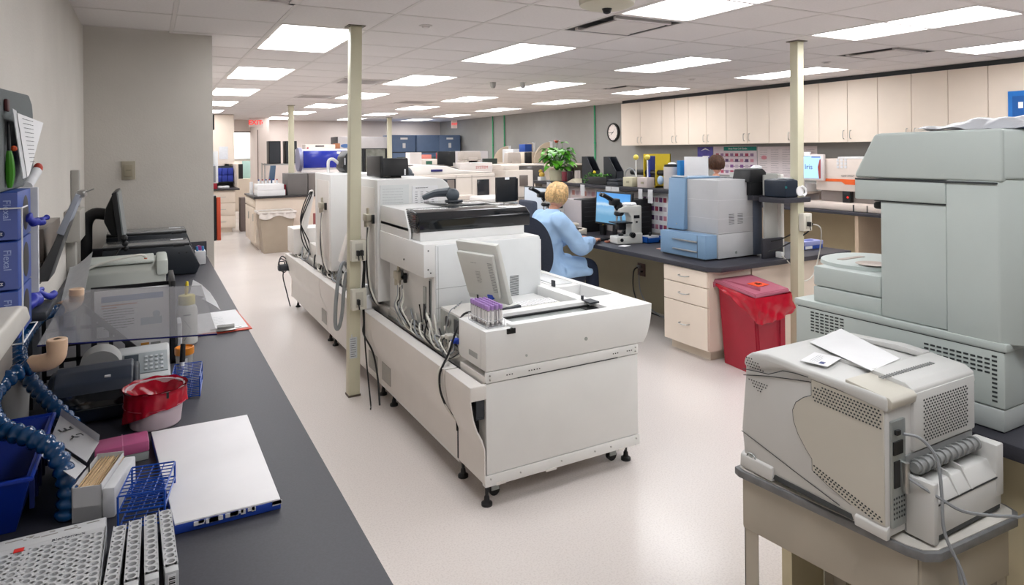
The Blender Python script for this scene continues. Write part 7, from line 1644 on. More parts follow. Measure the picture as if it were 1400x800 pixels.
# ---- office chair
CH = thing('office_chair', 'blue grey upholstered office chair under the seated woman', 'chair', (3.24, hy, 0), rot=R(20))
mb = MB(); mb.prism([(2.98, hy-.26), (3.05, hy-.29), (3.48, hy-.28), (3.54, hy-.22), (3.54, hy+.22), (3.48, hy+.27), (3.05, hy+.27), (2.98, hy+.24)], 'z', .40, .475, bev=.025, seg=3); part('seat', mb, FABRIC, CH)
def backf(u, v):
    a = (u-.5)*2; b2 = (v-.5)*2
    q = max(abs(a), abs(b2)) or 1; s2 = q/math.hypot(a, b2) if (a or b2) else 0; a *= s2*1.0; b2 *= s2
    a = math.copysign(abs(a)**.85, a); b2 = math.copysign(abs(b2)**.9, b2)
    return (2.945+.07*a*a-.05*b2+.03*b2*b2, hy-.03+.225*a, .765+.285*b2)
mb = MB(); mb.grid(backf, 16, 16, thick=.05); part('backrest', mb, FABRIC, CH, ang=70)
mb = MB(); mb.cyl((3.24, hy, .40), (3.24, hy, .09), .028, n=14); mb.tube([(3.1, hy, .38), (2.92, hy, .38), (2.90, hy, .62)], .018, 8, 4); part('gas_lift', mb, BLACK, CH)
for k in range(5):
    a = k*2*PI/5+.3; mb = MB(); mb.tube([(3.24, hy, .10), (3.24+.27*math.cos(a), hy+.27*math.sin(a), .075)], .018, 8); lg = part('leg', mb, BLACK, CH)
    mb = MB(); mb.cyl((3.24+.27*math.cos(a)-.012, hy+.27*math.sin(a), .03), (3.24+.27*math.cos(a)+.012, hy+.27*math.sin(a), .03), .028, n=12); part('wheel', mb, BLACK, lg)
# ---- second person in the far aisle
P2 = thing('person', 'person with short brown hair seated beyond the bench, only the back of the head showing', 'person', (6.24, 6.0, 0))
px_, py_ = 6.24, 6.0
N2 = {'pel': (px_-.05, py_, .74, (.14, .12)), 'bel': (px_-.04, py_, .88, (.12, .11)), 'che': (px_-.02, py_, 1.05, (.14, .11)), 'nec0': (px_, py_, 1.20, .07), 'nec': (px_+.01, py_, 1.27, .048), 'hed': (px_+.02, py_, 1.33, .045)}
E2 = [('pel', 'bel'), ('bel', 'che'), ('che', 'nec0'), ('nec0', 'nec'), ('nec', 'hed')]
arm('R', (px_, py_-.17, 1.16), (px_+.15, py_-.22, .94), (px_+.42, py_-.12, .94), (px_+.48, py_-.10, .94), N2, E2)
arm('L', (px_, py_+.17, 1.16), (px_+.15, py_+.22, .94), (px_+.42, py_+.12, .94), (px_+.48, py_+.10, .94), N2, E2)
for s, y in (('R', -.10), ('L', .10)):
    N2['hip'+s] = (px_, py_+y, .72, .08); N2['kn'+s] = (px_+.38, py_+y, .70, .06); N2['an'+s] = (px_+.36, py_+y, .32, .04); N2['to'+s] = (px_+.48, py_+y, .26, .03)
    E2 += [('pel', 'hip'+s), ('hip'+s, 'kn'+s), ('kn'+s, 'an'+s), ('an'+s, 'to'+s)]
mb = MB(); mb.bm.free(); mb.bm = skin_mesh(N2, E2, 'pel'); fingers(mb, N2['hdR'][:3], N2['wrR'][:3], sgn=-1); fingers(mb, N2['hdL'][:3], N2['wrL'][:3])
HM2 = add_head(mb, (px_+.03, py_, 1.425), R(10)); part('body', mb, SKIN, P2, ang=180)
C2 = {k: (*v[:3], (v[3] if not hasattr(v[3], '__len__') else v[3][0])+.022) for k, v in N2.items() if k not in ('nec', 'hed', 'hdR', 'hdL', 'toR', 'toL', 'anR', 'anL')}
mb = MB(); mb.bm.free(); mb.bm = skin_mesh(C2, [e for e in E2 if e[0] in C2 and e[1] in C2], 'pel'); part('lab_coat', mb, COAT, P2, ang=180)
mb = MB(); t_ = bmesh.new(); bmesh.ops.create_uvsphere(t_, u_segments=24, v_segments=16, radius=1)
for v in t_.verts:
    if v.co.x > .35 and v.co.z < .35: v.co.x = .2
    if v.co.z < -.45: v.co.z = -.45-.35*(-v.co.z-.45)
t_.transform(HM2 @ Matrix.Translation((-.012, 0, .014)) @ Matrix.Diagonal((.094, .092, .116, 1))); mb._merge(t_)
hair_locks(mb, HM2 @ Matrix.Translation((-.010, 0, .01)), (.086, .084, .106), 90, 8, thick=.010); part('hair', mb, HAIRD, P2, ang=80)
ST = thing('lab_stool', 'tall dark lab stool under the brown-haired person', 'stool', (px_, py_, 0))
mb = MB(); mb.lathe([(.18, .57), (.20, .59), (.20, .63), (.17, .645)], (px_, py_, 0), 28); part('seat', mb, FABRIC, ST)
mb = MB(); mb.cyl((px_, py_, .1), (px_, py_, .57), .025, n=12); part('column', mb, BLACK, ST)
for k in range(5):
    a = k*2*PI/5; mb = MB(); mb.tube([(px_, py_, .10), (px_+.28*math.cos(a), py_+.28*math.sin(a), .03)], .02, 8); part('leg', mb, BLACK, ST)

# ================================================================ second instrument line and the back of the room
BEI2 = mat('beige instrument plastic', 'DCD2C9', .45, var=.015)
TINT = mat('dark tinted window', '2A2C33', .12, coat=.3)
t = thing('chemistry_analyzer', 'long beige instrument with two dark windows and white curved lid, beyond the near analyzer', 'lab analyzer', (3.5, 8.2, 0))
mb = MB(); mb.box(2.9, 4.16, 8.0, 8.8, .0, 1.33, bev=.015); part('housing', mb, BEI2, t)
mb = MB(); mb.box(3.40, 4.155, 7.72, 8.0, .06, 1.0, bev=.01); mb.box(3.40, 3.78, 7.80, 8.0, 1.0, 1.055, bev=.006); part('work_shelf', mb, BEI2, t)
parts('window', [(3.38, 3.56, 7.99, 8.003, 1.09, 1.27), (3.88, 4.06, 7.99, 8.003, 1.03, 1.25)], TINT, t, bev=.002)
mb = MB(); mb.box(3.44, 3.54, 7.987, 7.991, 1.10, 1.26); part('window_blind', mb, mat('taupe blind', '8B817B', .5), t)
mb = MB(); mb.box(3.57, 3.572, 7.997, 8.002, 1.06, 1.31); mb.box(3.80, 3.803, 7.997, 8.002, 1.02, 1.31); mb.box(3.42, 3.78, 7.795, 7.802, 1.0, 1.008); mb.box(4.0, 4.003, 7.716, 7.722, .9, .99); mb.box(2.9, 4.16, 7.997, 8.002, 1.285, 1.288); part('seams', mb, mat('taupe seam', '8F8681', .5), t, kind='stuff')
mb = MB(); mb.prism([(2.55, 1.33), (2.62, 1.38), (2.85, 1.44), (3.15, 1.465), (3.45, 1.44), (3.65, 1.38), (4.1, 1.345), (4.12, 1.33)], 'y', 8.02, 8.75, bev=.012, seg=3); part('curved_lid', mb, mat('warm white lid', 'EAE4DE', .35), t)
mb = MB(); mb.box(2.62, 2.66, 8.1, 8.2, 1.36, 1.42, bev=.004); part('brown_tab', mb, mat('brown tab', '7A5A45', .5), t)
mb = MB(); mb.box(3.22, 3.38, 8.005, 8.02, 1.37, 1.40, bev=.002); part('purple_badge', mb, mat('purple badge', '2E2C6B', .4), t)
mb = MB(); mb.prism([(2.8, 1.44), (3.0, 1.46), (2.98, 1.466), (2.78, 1.446)], 'y', 8.03, 8.5); mb.prism([(3.4, 1.452), (3.62, 1.40), (3.62, 1.406), (3.42, 1.458)], 'y', 8.03, 8.5); part('dark_slot', mb, mat('taupe slot', '6B6662', .4), t)
t = thing('monitor', 'black monitor seen from behind on the curved-lid instrument', 'monitor', (3.57, 8.3, 1.38))
mb = MB(); mb.box(3.44, 3.70, 8.3, 8.34, 1.43, 1.635, bev=.006); mb.box(3.52, 3.60, 8.32, 8.36, 1.40, 1.5); mb.box(3.48, 3.68, 8.24, 8.42, 1.395, 1.41, bev=.004); part('frame', mb, BLACK, t)
t = thing('storage_box', 'low white box with red lettering on the beige instrument', 'box', (3.9, 8.1, 1.34))
mb = MB(); mb.box(3.66, 4.14, 8.05, 8.3, 1.342, 1.475, bev=.004); part('carton', mb, mat('carton white', 'E5DCD8', .6), t)
text(t, 'SYSTEM', (3.98, 8.049, 1.41), (1, 0, 0), (0, 0, 1), .055, mat('pinkish red print', 'CF6A6A', .6))
mb = MB(); mb.box(3.68, 3.86, 8.03, 8.05, 1.345, 1.36, bev=.001); part('flap', mb, BEI2, t)
t = thing('monitor', 'beige monitor seen from behind right of the black one on the instrument line', 'monitor', (4.2, 8.95, 1.33))
mb = MB(); mb.prism([(4.06, 1.50), (4.38, 1.50), (4.36, 1.63), (4.09, 1.63)], 'y', 8.85, 9.05, bev=.02, seg=2); mb.box(4.15, 4.30, 8.84, 8.86, 1.46, 1.54, bev=.004); mb.box(4.08, 4.34, 8.84, 9.1, 1.332, 1.50, bev=.01); part('case', mb, mat('aged beige monitor', 'BEB4AC', .5), t)
mb = MB(); mb.box(4.05, 4.45, 8.82, 9.2, 0, 1.33, bev=.01); solo('low_cabinet', 'beige cabinet carrying the beige monitor in the middle distance', 'cabinet', mb, BEI2)
t = thing('chemistry_analyzer', 'beige instrument with small dark window and smoked cover, right of the two-window one', 'lab analyzer', (4.6, 8.2, 0))
mb = MB(); mb.box(4.30, 4.75, 7.98, 8.6, 0, 1.36, bev=.01); mb.box(4.30, 4.55, 8.02, 8.6, 1.36, 1.43, bev=.01); mb.box(4.30, 5.02, 8.10, 8.7, 1.415, 1.44, bev=.006); part('housing', mb, BEI2, t)
mb = MB(); mb.box(4.53, 4.66, 7.97, 7.985, 1.14, 1.29, bev=.002); part('window', mb, mat('taupe window', '7A716C', .2), t)
mb = MB(); mb.box(4.55, 5.0, 8.08, 8.6, 1.0, 1.413, bev=.01); part('smoked_cover', mb, mat('smoked dark cover', '4A4745', .15, coat=.3), t)
mb = MB(); mb.box(4.36, 4.73, 7.96, 7.98, .98, .985); part('seam', mb, SEAM, t)
# white instrument + black monitor between the near analyzer and the woman
t = thing('instrument_table', 'plain white table beyond the near analyzer carrying a white printer', 'table', (3.5, 6.6, 0))
mb = MB(); mb.box(3.2, 3.62+.0, 6.35, 7.0, .72, .76, bev=.004); part('table_top', mb, BEI2, t)
for x in (3.22, 3.58):
    for y in (6.37, 6.96):
        mb = MB(); mb.box(x-.018, x+.018, y-.018, y+.018, 0, .72); part('leg', mb, METAL, t)
t = thing('white_printer', 'white office printer with rounded top in front of the dark chair back', 'printer', (3.5, 6.6, .76))
mb = MB(); mb.box(3.24, 3.61, 6.40, 6.9, .761, 1.12, bev=.025, seg=3); mb.cyl((3.33, 6.40, 1.07), (3.33, 6.397, 1.07), .012, n=10); part('body', mb, mat('bright printer white', 'E3DFDC', .4), t)
t = thing('monitor', 'black flat monitor seen from behind, standing past the near analyzer tower', 'monitor', (3.2, 5.9, 0))
mb = MB(); mb.box(3.12, 3.36, 5.98, 6.01, 1.11, 1.365, bev=.005, M=None); mb.box(3.355, 3.372, 5.975, 5.995, 1.12, 1.35); part('frame', mb, BLACK, t)
mb = MB(); mb.box(3.22, 3.26, 6.01, 6.05, .10, 1.2); mb.box(3.14, 3.34, 5.95, 6.15, .0, .10, bev=.005); mb.box(3.12, 3.36, 5.96, 6.2, 1.08, 1.105, bev=.003); part('stand', mb, METAL, t)
mb = MB(); mb.box(3.22, 3.27, 5.976, 5.98, 1.34, 1.365); part('white_tag', mb, PAPER, t)
t = thing('office_chair', 'dark office chair standing empty beyond the seated woman', 'chair', (3.62, 6.2, 0))
mb = MB(); mb.box(3.56, 3.62, 5.98, 6.32, .78, 1.10, bev=.03, seg=3); part('backrest', mb, FABRIC, t)
mb = MB(); mb.box(3.60, 3.98-.3+.28, 5.95, 6.35, .44, .52, bev=.03); part('seat', mb, FABRIC, t)
mb = MB(); mb.box(3.56, 3.58, 6.12, 6.18, .46, .85); mb.cyl((3.78, 6.15, .05), (3.78, 6.15, .44), .03, n=12); part('column', mb, BLACK, t)
for k in range(5):
    a = k*2*PI/5; mb = MB(); mb.tube([(3.78, 6.15, .09), (3.78+.26*math.cos(a), 6.15+.26*math.sin(a), .03)], .018, 8); part('leg', mb, BLACK, t)
# dark monitors above towers two and three
t = thing('monitor', 'bulky black tube monitor on top of the second analyzer tower', 'monitor', (1.6, 4.6, 1.457))
mb = MB(); mb.prism([(4.44, 1.475), (4.75, 1.475), (4.75, 1.56), (4.62, 1.575), (4.46, 1.60)], 'x', 1.42, 1.62, bev=.01); mb.box(1.405, 1.43, 4.44, 4.76, 1.465, 1.615, bev=.006); part('case', mb, BLACK, t)
mb = MB(); mb.box(1.50, 1.58, 4.5, 4.7, 1.457, 1.475); part('foot', mb, BLACK, t)
mb = MB(); mb.box(1.582, 1.592, 4.437, 4.443, 1.478, 1.52); part('white_label', mb, PAPER, t)
t = thing('monitor', 'thin black monitor edge-on above the farthest analyzer tower on a white arm', 'monitor', (1.55, 6.0, 1.457))
mb = MB(); mb.prism([(1.50, 1.50), (1.515, 1.60), (1.55, 1.655), (1.57, 1.655), (1.57, 1.46), (1.53, 1.46)], 'y', 5.8, 6.05, bev=.004); part('frame', mb, BLACK, t)
mb = MB(); mb.tube([(1.42, 6.0, 1.457), (1.42, 6.0, 1.56), (1.46, 6.0, 1.58), (1.51, 6.0, 1.54)], .014, 8, 4); part('arm', mb, WHITE, t)
mb = MB(); mb.box(1.515, 1.52, 5.795, 5.80, 1.53, 1.59); part('white_label', mb, PAPER, t)
# ---- left back: island with boxes, waste bin
t = thing('rear_island', 'cream island cabinet with black top at the far left', 'cabinet', (2.1, 12.5, 0))
mb = MB(); mb.box(1.56, 2.70, 11.75, 12.9, .09, .865); mb.box(1.62, 2.68, 11.8, 12.85, 0, .09); part('body', mb, LAM, t)
mb = MB(); mb.box(1.53, 2.74, 11.70, 12.95, .867, .90, bev=.003); part('top', mb, mat('black counter top', '2E2B2E', .35), t)
for k in range(2):
    mb = MB(); mb.box(1.542, 1.559, 11.8+.57*k, 12.35+.57*k, .12, .70, bev=.002); d = part('door', mb, LAM, t)
    mb = MB(); mb.box(1.53, 1.542, 11.88+.57*k, 11.89+.57*k, .48, .60); part('handle', mb, METAL, d)
    mb = MB(); mb.box(1.542, 1.559, 11.8+.57*k, 12.35+.57*k, .72, .85, bev=.002); part('drawer', mb, LAM, t)
t = thing('rubbish_bin', 'tall taupe rubbish bin with white liner at the near end of the far island', 'waste bin', (1.9, 11.4, 0))
mb = MB(); lo = [(1.62, 11.28), (2.02, 11.28), (2.02, 11.58), (1.62, 11.58)]; hi = [(1.55, 11.2), (2.10, 11.2), (2.10, 11.64), (1.55, 11.64)]
A = [mb.bm.verts.new((x, y, .001)) for x, y in lo]; B = [mb.bm.verts.new((x, y, .66)) for x, y in hi]
for i in range(4): mb.bm.faces.new((A[i], A[(i+1) % 4], B[(i+1) % 4], B[i]))
mb.bm.faces.new(A[::-1]); mb.bm.faces.new(B); part('body', mb, mat('taupe bin plastic', 'A39686', .6), t)
mb = MB(); mb.tube([(1.54, 11.19, .665), (2.11, 11.19, .665), (2.11, 11.65, .665), (1.54, 11.65, .665)], .022, 8, closed=True); mb.grid(lambda u, v: (1.54+.57*u, 11.185-.012*math.sin(u*30), .665-v*(.08+.03*math.sin(u*9))), 16, 2); part('liner', mb, mat('white bin liner', 'D5CEC9', .3, var=.05, vs=20), t, ang=70)
def bx(name, label, cat, x0, x1, y0, y1, z0, z1, m_, group=None, bev=.004):
    mb = MB(); mb.box(x0, x1, y0, y1, z0, z1, bev=bev); return solo(name, label, cat, mb, m_, group=group)
bx('storage_box', 'lower white flat box on the far left island', 'box', 1.60, 2.05, 11.78, 12.2, .902, 1.0, PAPER, 'white boxes on the far island')
bx('storage_box', 'upper white flat box on the far left island', 'box', 1.60, 2.03, 11.80, 12.2, 1.003, 1.10, PAPER, 'white boxes on the far island')
t = thing('rack_of_bottles', 'small bottles with red and blue caps standing on the white boxes', 'bottle rack', (1.8, 12.0, 1.1))
for k in range(6):
    mb = MB(); mb.cyl((1.65+.06*k, 12.0, 1.104), (1.65+.06*k, 12.0, 1.16), .018, n=8); b2 = part('bottle', mb, PAPERS, t); mb = MB(); mb.cyl((1.65+.06*k, 12.0, 1.16), (1.65+.06*k, 12.0, 1.18), .012, n=8); part('cap', mb, RED if k % 2 else BLUE, b2)
mb = MB(); mb.lathe([(.03, 0), (.03, .22)], (1.58, 12.4, .902), 12); solo('white_bottle', 'tall white bottle at the left edge of the far island', 'bottle', mb, PAPER)
bx('grey_centrifuge', 'dark grey boxy unit standing on the far left island', 'centrifuge', 2.09, 2.42, 11.76, 12.3, .902, 1.27, mat('dark grey unit', '6A6766', .5))
bx('grey_centrifuge', 'second dark grey unit behind the pole on the far island', 'centrifuge', 2.44, 2.66, 11.8, 12.3, .902, 1.27, mat('mid grey unit', '77716E', .5))
mb = MB(); mb.prism([(1.90, .903), (2.0, .903), (2.05, 1.40), (1.96, 1.40)], 'y', 12.7, 12.8, bev=.005); solo('tilted_tablet', 'dark blue tilted display behind the white boxes', 'display', mb, mat('steel blue display', '4A6480', .3))
bx('red_canister', 'small red canister beside the dark grey unit', 'canister', 2.05, 2.085, 11.9, 12.0, .902, 1.08, RED)
bx('red_bin', 'small red bin standing on the floor right of the far pole', 'waste bin', 2.44, 2.58, 11.05, 11.45, .002, .60, RED)
bx('white_box', 'white low cabinet in the distance left of the far analyzer tower', 'cabinet', 2.72, 3.35, 12.2, 12.8, .0, 1.02, mat('cream pedestal', 'E2CFC0', .5))
# left wall cabinets at the far end
t = thing('tall_cabinet', 'tall cream cabinet reaching the ceiling at the far left', 'cabinet', (1.0, 16.2, 0))
mb = MB(); mb.box(.42, 1.66, 15.75, 16.4, 1.40, 2.49); mb.box(1.62, 1.66, 15.0, 16.4, .91, 1.40); part('body', mb, LAM, t)
mb = MB(); mb.box(1.35, 1.53, 15.742, 15.748, 1.50, 1.78); part('pinned_paper', mb, PAPERS, t)
t = thing('base_cabinet', 'cream drawer cabinet with dark top at the far left wall', 'cabinet', (1.0, 15, 0), group='far left cabinets')
mb = MB(); mb.box(.42, 1.56, 14.7, 16.4, .09, .87); mb.box(.42, 1.5, 14.76, 16.4, 0, .09); part('body', mb, LAM, t)
mb = MB(); mb.box(.42, 1.64, 14.62, 16.4, .872, .905, bev=.003); part('top', mb, MATS['black counter top'], t)
for z0, z1 in ((.62, .85), (.36, .60), (.11, .34)):
    mb = MB(); mb.box(1.10, 1.55, 14.682, 14.699, z0, z1, bev=.002); d = part('drawer', mb, LAM, t); mb = MB(); mb.box(1.27, 1.38, 14.67, 14.68, (z0+z1)/2-.004, (z0+z1)/2+.004); part('handle', mb, METAL, d)
t = thing('parts_organizer', 'blue plastic drawer organizer on the far left counter', 'organizer', (1.4, 15.5, .92))
for k in range(4):
    for j in range(2):
        mb = MB(); mb.box(1.15+.115*k, 1.255+.115*k, 15.4, 15.6, 1.02+.15*j, 1.16+.15*j, bev=.004); part('bin', mb, mat('blue bin', '2D3FA6', .5), t)
mb = MB(); mb.box(1.14, 1.615, 15.62, 15.68, .907, 1.36); mb.box(1.14, 1.615, 15.4, 15.68, 1.0, 1.015); part('frame', mb, DARK, t)
bx('red_box', 'red container on the far left counter by the wall edge', 'box', 1.08, 1.22, 14.7, 14.9, .907, 1.08, RED)
bx('paper_roll', 'white roll lying on the far left counter', 'roll', 1.24, 1.46, 14.75, 14.85, .907, .96, PAPERS, bev=.02)
bx('taupe_bin', 'dark taupe bin on the floor beside the far drawer cabinet', 'waste bin', 1.66, 1.80, 14.7, 15.0, .002, .70, mat('taupe dark bin', '6F635F', .6))
# things hanging on the end of the grey partition
t = thing('hanging_folder', 'orange-red folder hanging just past the grey partition', 'folder', (.44, 5.6, 1.0))
mb = MB(); mb.prism([(5.75, 1.02), (5.75, 1.28), (5.30, 1.32), (5.30, 1.0)], 'x', .435, .462, bev=.003); part('folder', mb, mat('orange red folder', 'D8583A', .6), t)
mb = MB(); mb.box(.412, .432, 5.30, 5.75, 1.0, 1.33); part('black_holder', mb, BLACK, t)
t = thing('hanging_papers', 'white papers and a grey clipboard hanging past the grey partition', 'paper', (.44, 5.8, 1.4))
mb = MB(); mb.prism([(5.40, 1.42), (5.62, 1.42), (5.62, 1.60), (5.40, 1.66)], 'x', .42, .455, bev=.002); part('papers', mb, PAPER, t)
mb = MB(); mb.prism([(5.30, 1.43), (5.5, 1.43), (5.5, 1.58), (5.30, 1.55)], 'x', .412, .43); part('grey_board', mb, mat('grey board', '8F9096', .5), t)
mb = MB(); mb.box(.412, .425, 5.30, 5.7, 1.82, 1.93); solo('black_strip', 'black strip high on the partition end', 'holder', mb, BLACK)
# exit signs
def exitsign(x, y, z, w_, label, back=False):
    t = thing('exit_sign', label, 'exit sign', (x, y, z), group='red exit signs')
    mb = MB(); mb.box(x-w_/2, x+w_/2, y, y+.05, z, z+.22, bev=.004); mb.box(x-.02, x+.02, y+.01, y+.04, z+.22, H-.001); part('housing', mb, mat('exit sign housing', 'E8DAD6', .5), t)
    text(t, 'EXIT', (x-.02, y-.001, z+.11), (1, 0, 0), (0, 0, 1), .155, mat('glowing red letters', 'E23A3A', .5, emit='FF3030', es=.6), bold=.003)
    mb = MB(); mb.prism([(x+w_/2-.035, z+.07), (x+w_/2-.005, z+.11), (x+w_/2-.035, z+.15)], 'y', y-.002, y); part('arrow', mb, MATS['glowing red letters'], t)
    return t
exitsign(2.30, 17.05, 2.26, .32, 'red EXIT sign over the opening at the far left')
t = thing('exit_sign', 'small red exit sign seen at an angle at the far right corner', 'exit sign', (7.2, 16.4, 2.2), group='red exit signs')
mb = MB(); mb.box(7.12, 7.28, 16.2, 16.25, 2.24, 2.46, bev=.004); part('housing', mb, MATS['exit sign housing'], t)
text(t, 'EXIT', (7.2, 16.198, 2.35), (1, 0, 0), (0, 0, 1), .085, MATS['glowing red letters'], bold=.002)
# corridor room contents
mb = MB(); mb.box(2.0, 2.9, 19.8, 20.39, 0, .9); solo('corridor_cabinet', 'dark-topped cabinet seen through the far left opening', 'cabinet', mb, LAMD)
bx('corridor_monitor', 'black monitor seen through the far left opening', 'monitor', 2.12, 2.32, 19.9, 20.0, .902, 1.32, BLACK)
bx('corridor_paper', 'white papers pinned up beyond the far left opening', 'paper', 2.15, 2.60, 20.36, 20.39, 1.45, 1.85, PAPER)
mb = MB(); mb.box(2.34, 2.7, 20.2, 20.25, .902, 1.4); solo('corridor_equipment', 'pale green equipment beyond the far left opening', 'equipment', mb, mat('pale teal', 'A9C9C2', .5))
for k in range(2):
    t = thing('ceiling_light', ['ceiling light of the room beyond the far opening, nearer one', 'ceiling light of the room beyond the far opening, farther one'][k], 'ceiling light', (2.2, 18.6+1.5*k, H))
    mb = MB(); mb.box(1.2, 2.8, 18.8+.8*k, 19.3+.8*k, H-.012, H-.002); part('diffuser', mb, LEM, t)
# black computer towers on wire shelf
t = thing('wire_shelf', 'chrome wire shelving unit by the far wall', 'shelf', (2.6, 14.6, 0))
for z in (.45, .95, 1.395):
    mb = MB()
    for k in range(9): mb.tube([(2.10, 14.45+.05*k, z), (2.95, 14.45+.05*k, z)], .005, 5)
    mb.box(2.10, 2.95, 14.44, 14.45, z-.025, z+.005); mb.box(2.10, 2.95, 14.85, 14.86, z-.025, z+.005); part('wire_deck', mb, METAL, t)
for x in (2.11, 2.94):
    for y in (14.45, 14.85):
        mb = MB(); mb.cyl((x, y, 0), (x, y, 1.42), .012, n=8); part('upright', mb, METAL, t)
for k, x in enumerate((2.20, 2.53)):
    t = thing('speaker_tower', ['tall black box on the wire shelf, left one of two', 'tall black box on the wire shelf behind the far pole'][k], 'loudspeaker', (x, 14.6, 1.4), group='black boxes on the wire shelf')
    mb = MB(); mb.box(x, x+.24, 14.5, 14.8, 1.402, 1.88, bev=.006); part('case', mb, BLACK, t)
    mb = MB(); mb.box(x+.02, x+.22, 14.496, 14.5, 1.42, 1.86); part('front_grille', mb, DARK, t)
# safety cabinet, blue
t = thing('safety_cabinet', 'bright blue-fronted instrument with white frame and rounded lilac end, far left centre', 'lab analyzer', (3.0, 13.3, 0))
mb = MB(); mb.box(2.56, 3.46, 13.0, 13.6, 0, 1.30, bev=.01); part('white_base', mb, mat('cool white base', 'E0DAD8', .5), t)
mb = MB(); mb.box(2.56, 3.46, 13.02, 13.6, 1.302, 1.70, bev=.01); part('white_frame', mb, PAPER, t)
mb = MB(); mb.box(2.60, 3.44, 12.985, 13.02, 1.335, 1.665, bev=.006); part('blue_front', mb, mat('glossy royal blue', '1B2E9E', .2, coat=.3), t)
mb = MB(); mb.cyl((2.50, 13.05, 1.50), (2.56, 13.05, 1.50), .23, n=32); part('round_end', mb, mat('lilac grey end', '8A8BA8', .4), t)
mb = MB(); mb.box(3.24, 3.38, 12.98, 12.986, 1.60, 1.645, bev=.001); part('name_plate', mb, PAPER, t)
mb = MB()
for k in range(5): mb.box(2.72+.06*k, 2.74+.06*k, 12.995, 13.0, 1.20, 1.215)
part('buttons', mb, SEAM, t, kind='stuff')
t = thing('flat_analyzer', 'low cream device with a red tag on top of the blue-fronted instrument', 'device', (2.9, 13.3, 1.70))
mb = MB(); mb.box(2.66, 3.24, 13.1, 13.4, 1.702, 1.79, bev=.01); part('case', mb, IV, t); mb = MB(); mb.box(2.85, 3.02, 13.095, 13.1, 1.745, 1.77); part('dark_display', mb, DARK, t)
mb = MB(); mb.box(2.69, 2.72, 13.09, 13.1, 1.705, 1.735); part('red_tag', mb, RED, t)
bx('brown_box', 'brown cardboard box next to the cream device', 'box', 3.26, 3.36, 13.2, 13.4, 1.702, 1.81, mat('brown carton', 'A0694A', .7))
for k in range(4):
    mb = MB(); mb.lathe([(.03, 0), (.03, .14), (.015, .16), (.015, .18)], (2.72+.10*k, 12.5, 1.022), 10); solo('reagent_bottle', 'white bottle on the distant cream cabinet, %s from left' % ORD[k], 'bottle', mb, PAPERS, group='bottles on the distant cream cabinet')
# far wall fridges and incubators
t = thing('glass_fridge', 'white-topped glass door laboratory fridge at the far wall', 'refrigerator', (4.9, 17.2, 0))
mb = MB(); mb.box(4.28, 5.60, 17.0, 17.8, 0, 2.03, bev=.01); part('case', mb, DARK, t)
mb = MB(); mb.box(4.27, 5.60, 16.96, 17.0, 1.72, 2.03, bev=.006); part('white_header', mb, mat('fridge header white', 'E6E2E4', .4), t)
mb = MB(); mb.sph((4.45, 16.958, 1.79), (.12, .004, .05), 12, 8); part('blue_emblem', mb, mat('blue emblem', '5E86C4', .5), t)
for k in range(2):
    mb = MB(); mb.box(4.33+.63*k, 4.92+.63*k, 16.975, 17.0, .1, 1.70); d = part('door', mb, mat('misty glass door', '8D8F88', .15, var=.25, vs=5), t)
    mb = MB(); mb.box(4.33+.63*k, 4.36+.63*k, 16.965, 16.976, .1, 1.70); mb.box(4.89+.63*k, 4.92+.63*k, 16.965, 16.976, .1, 1.70); part('door_frame', mb, BLACK, d)
INC = mat('steel blue incubator', '5F7494', .45, var=.03)
for k, x in enumerate((5.66, 6.34, 7.02)):
    if k == 2: x = 6.99
    t = thing('incubator', ['steel blue incubator with name strip, left one of three beside the fridge', 'steel blue incubator with glass window, middle one of three', 'steel blue incubator covered in notes, rightmost of three'][k], 'incubator', (x+.3, 17.0, 0), group='steel blue incubators at the far wall')
    mb = MB(); mb.box(x, x+.65, 16.8, 17.6, .0, 2.07, bev=.008); part('case', mb, INC, t)
    mb = MB(); mb.box(x+.01, x+.64, 16.78, 16.8, 1.62, 2.05, bev=.003); part('upper_door', mb, INC, t)
    mb = MB(); mb.box(x+.01, x+.64, 16.78, 16.8, .1, 1.59, bev=.003); d = part('lower_door', mb, INC, t)
    mb = MB(); mb.box(x, x+.65, 16.786, 16.802, 1.593, 1.617); part('gap', mb, SEAM, t)
    if k != 1:
        mb = MB(); mb.box(x+.22, x+.42, 16.775, 16.78, 1.95, 2.0); part('name_strip', mb, PAPER, t)
        mb = MB(); mb.box(x+.28, x+.36, 16.775, 16.78, 1.72, 1.85); part('notice', mb, PAPERS, t)
    if k < 2:
        mb = MB(); mb.box(x+.12, x+.54, 16.772, 16.781, 1.1, 1.48); part('window', mb, mat('incubator window', '5E6B68', .15, var=.3, vs=8), d)
    else:
        rn = random.Random(3)
        for q in range(9):
            a, c_ = x+.06+.5*rn.random(), 1.15+.38*rn.random(); mb = MB(); mb.box(a, a+.07, 16.773, 16.78, c_, c_+.06); part('note', mb, mat('note %d' % (q % 4), ['D9BE4A', 'B84A4A', 'C9C4C4', '4A5FA6'][q % 4], .7), d)
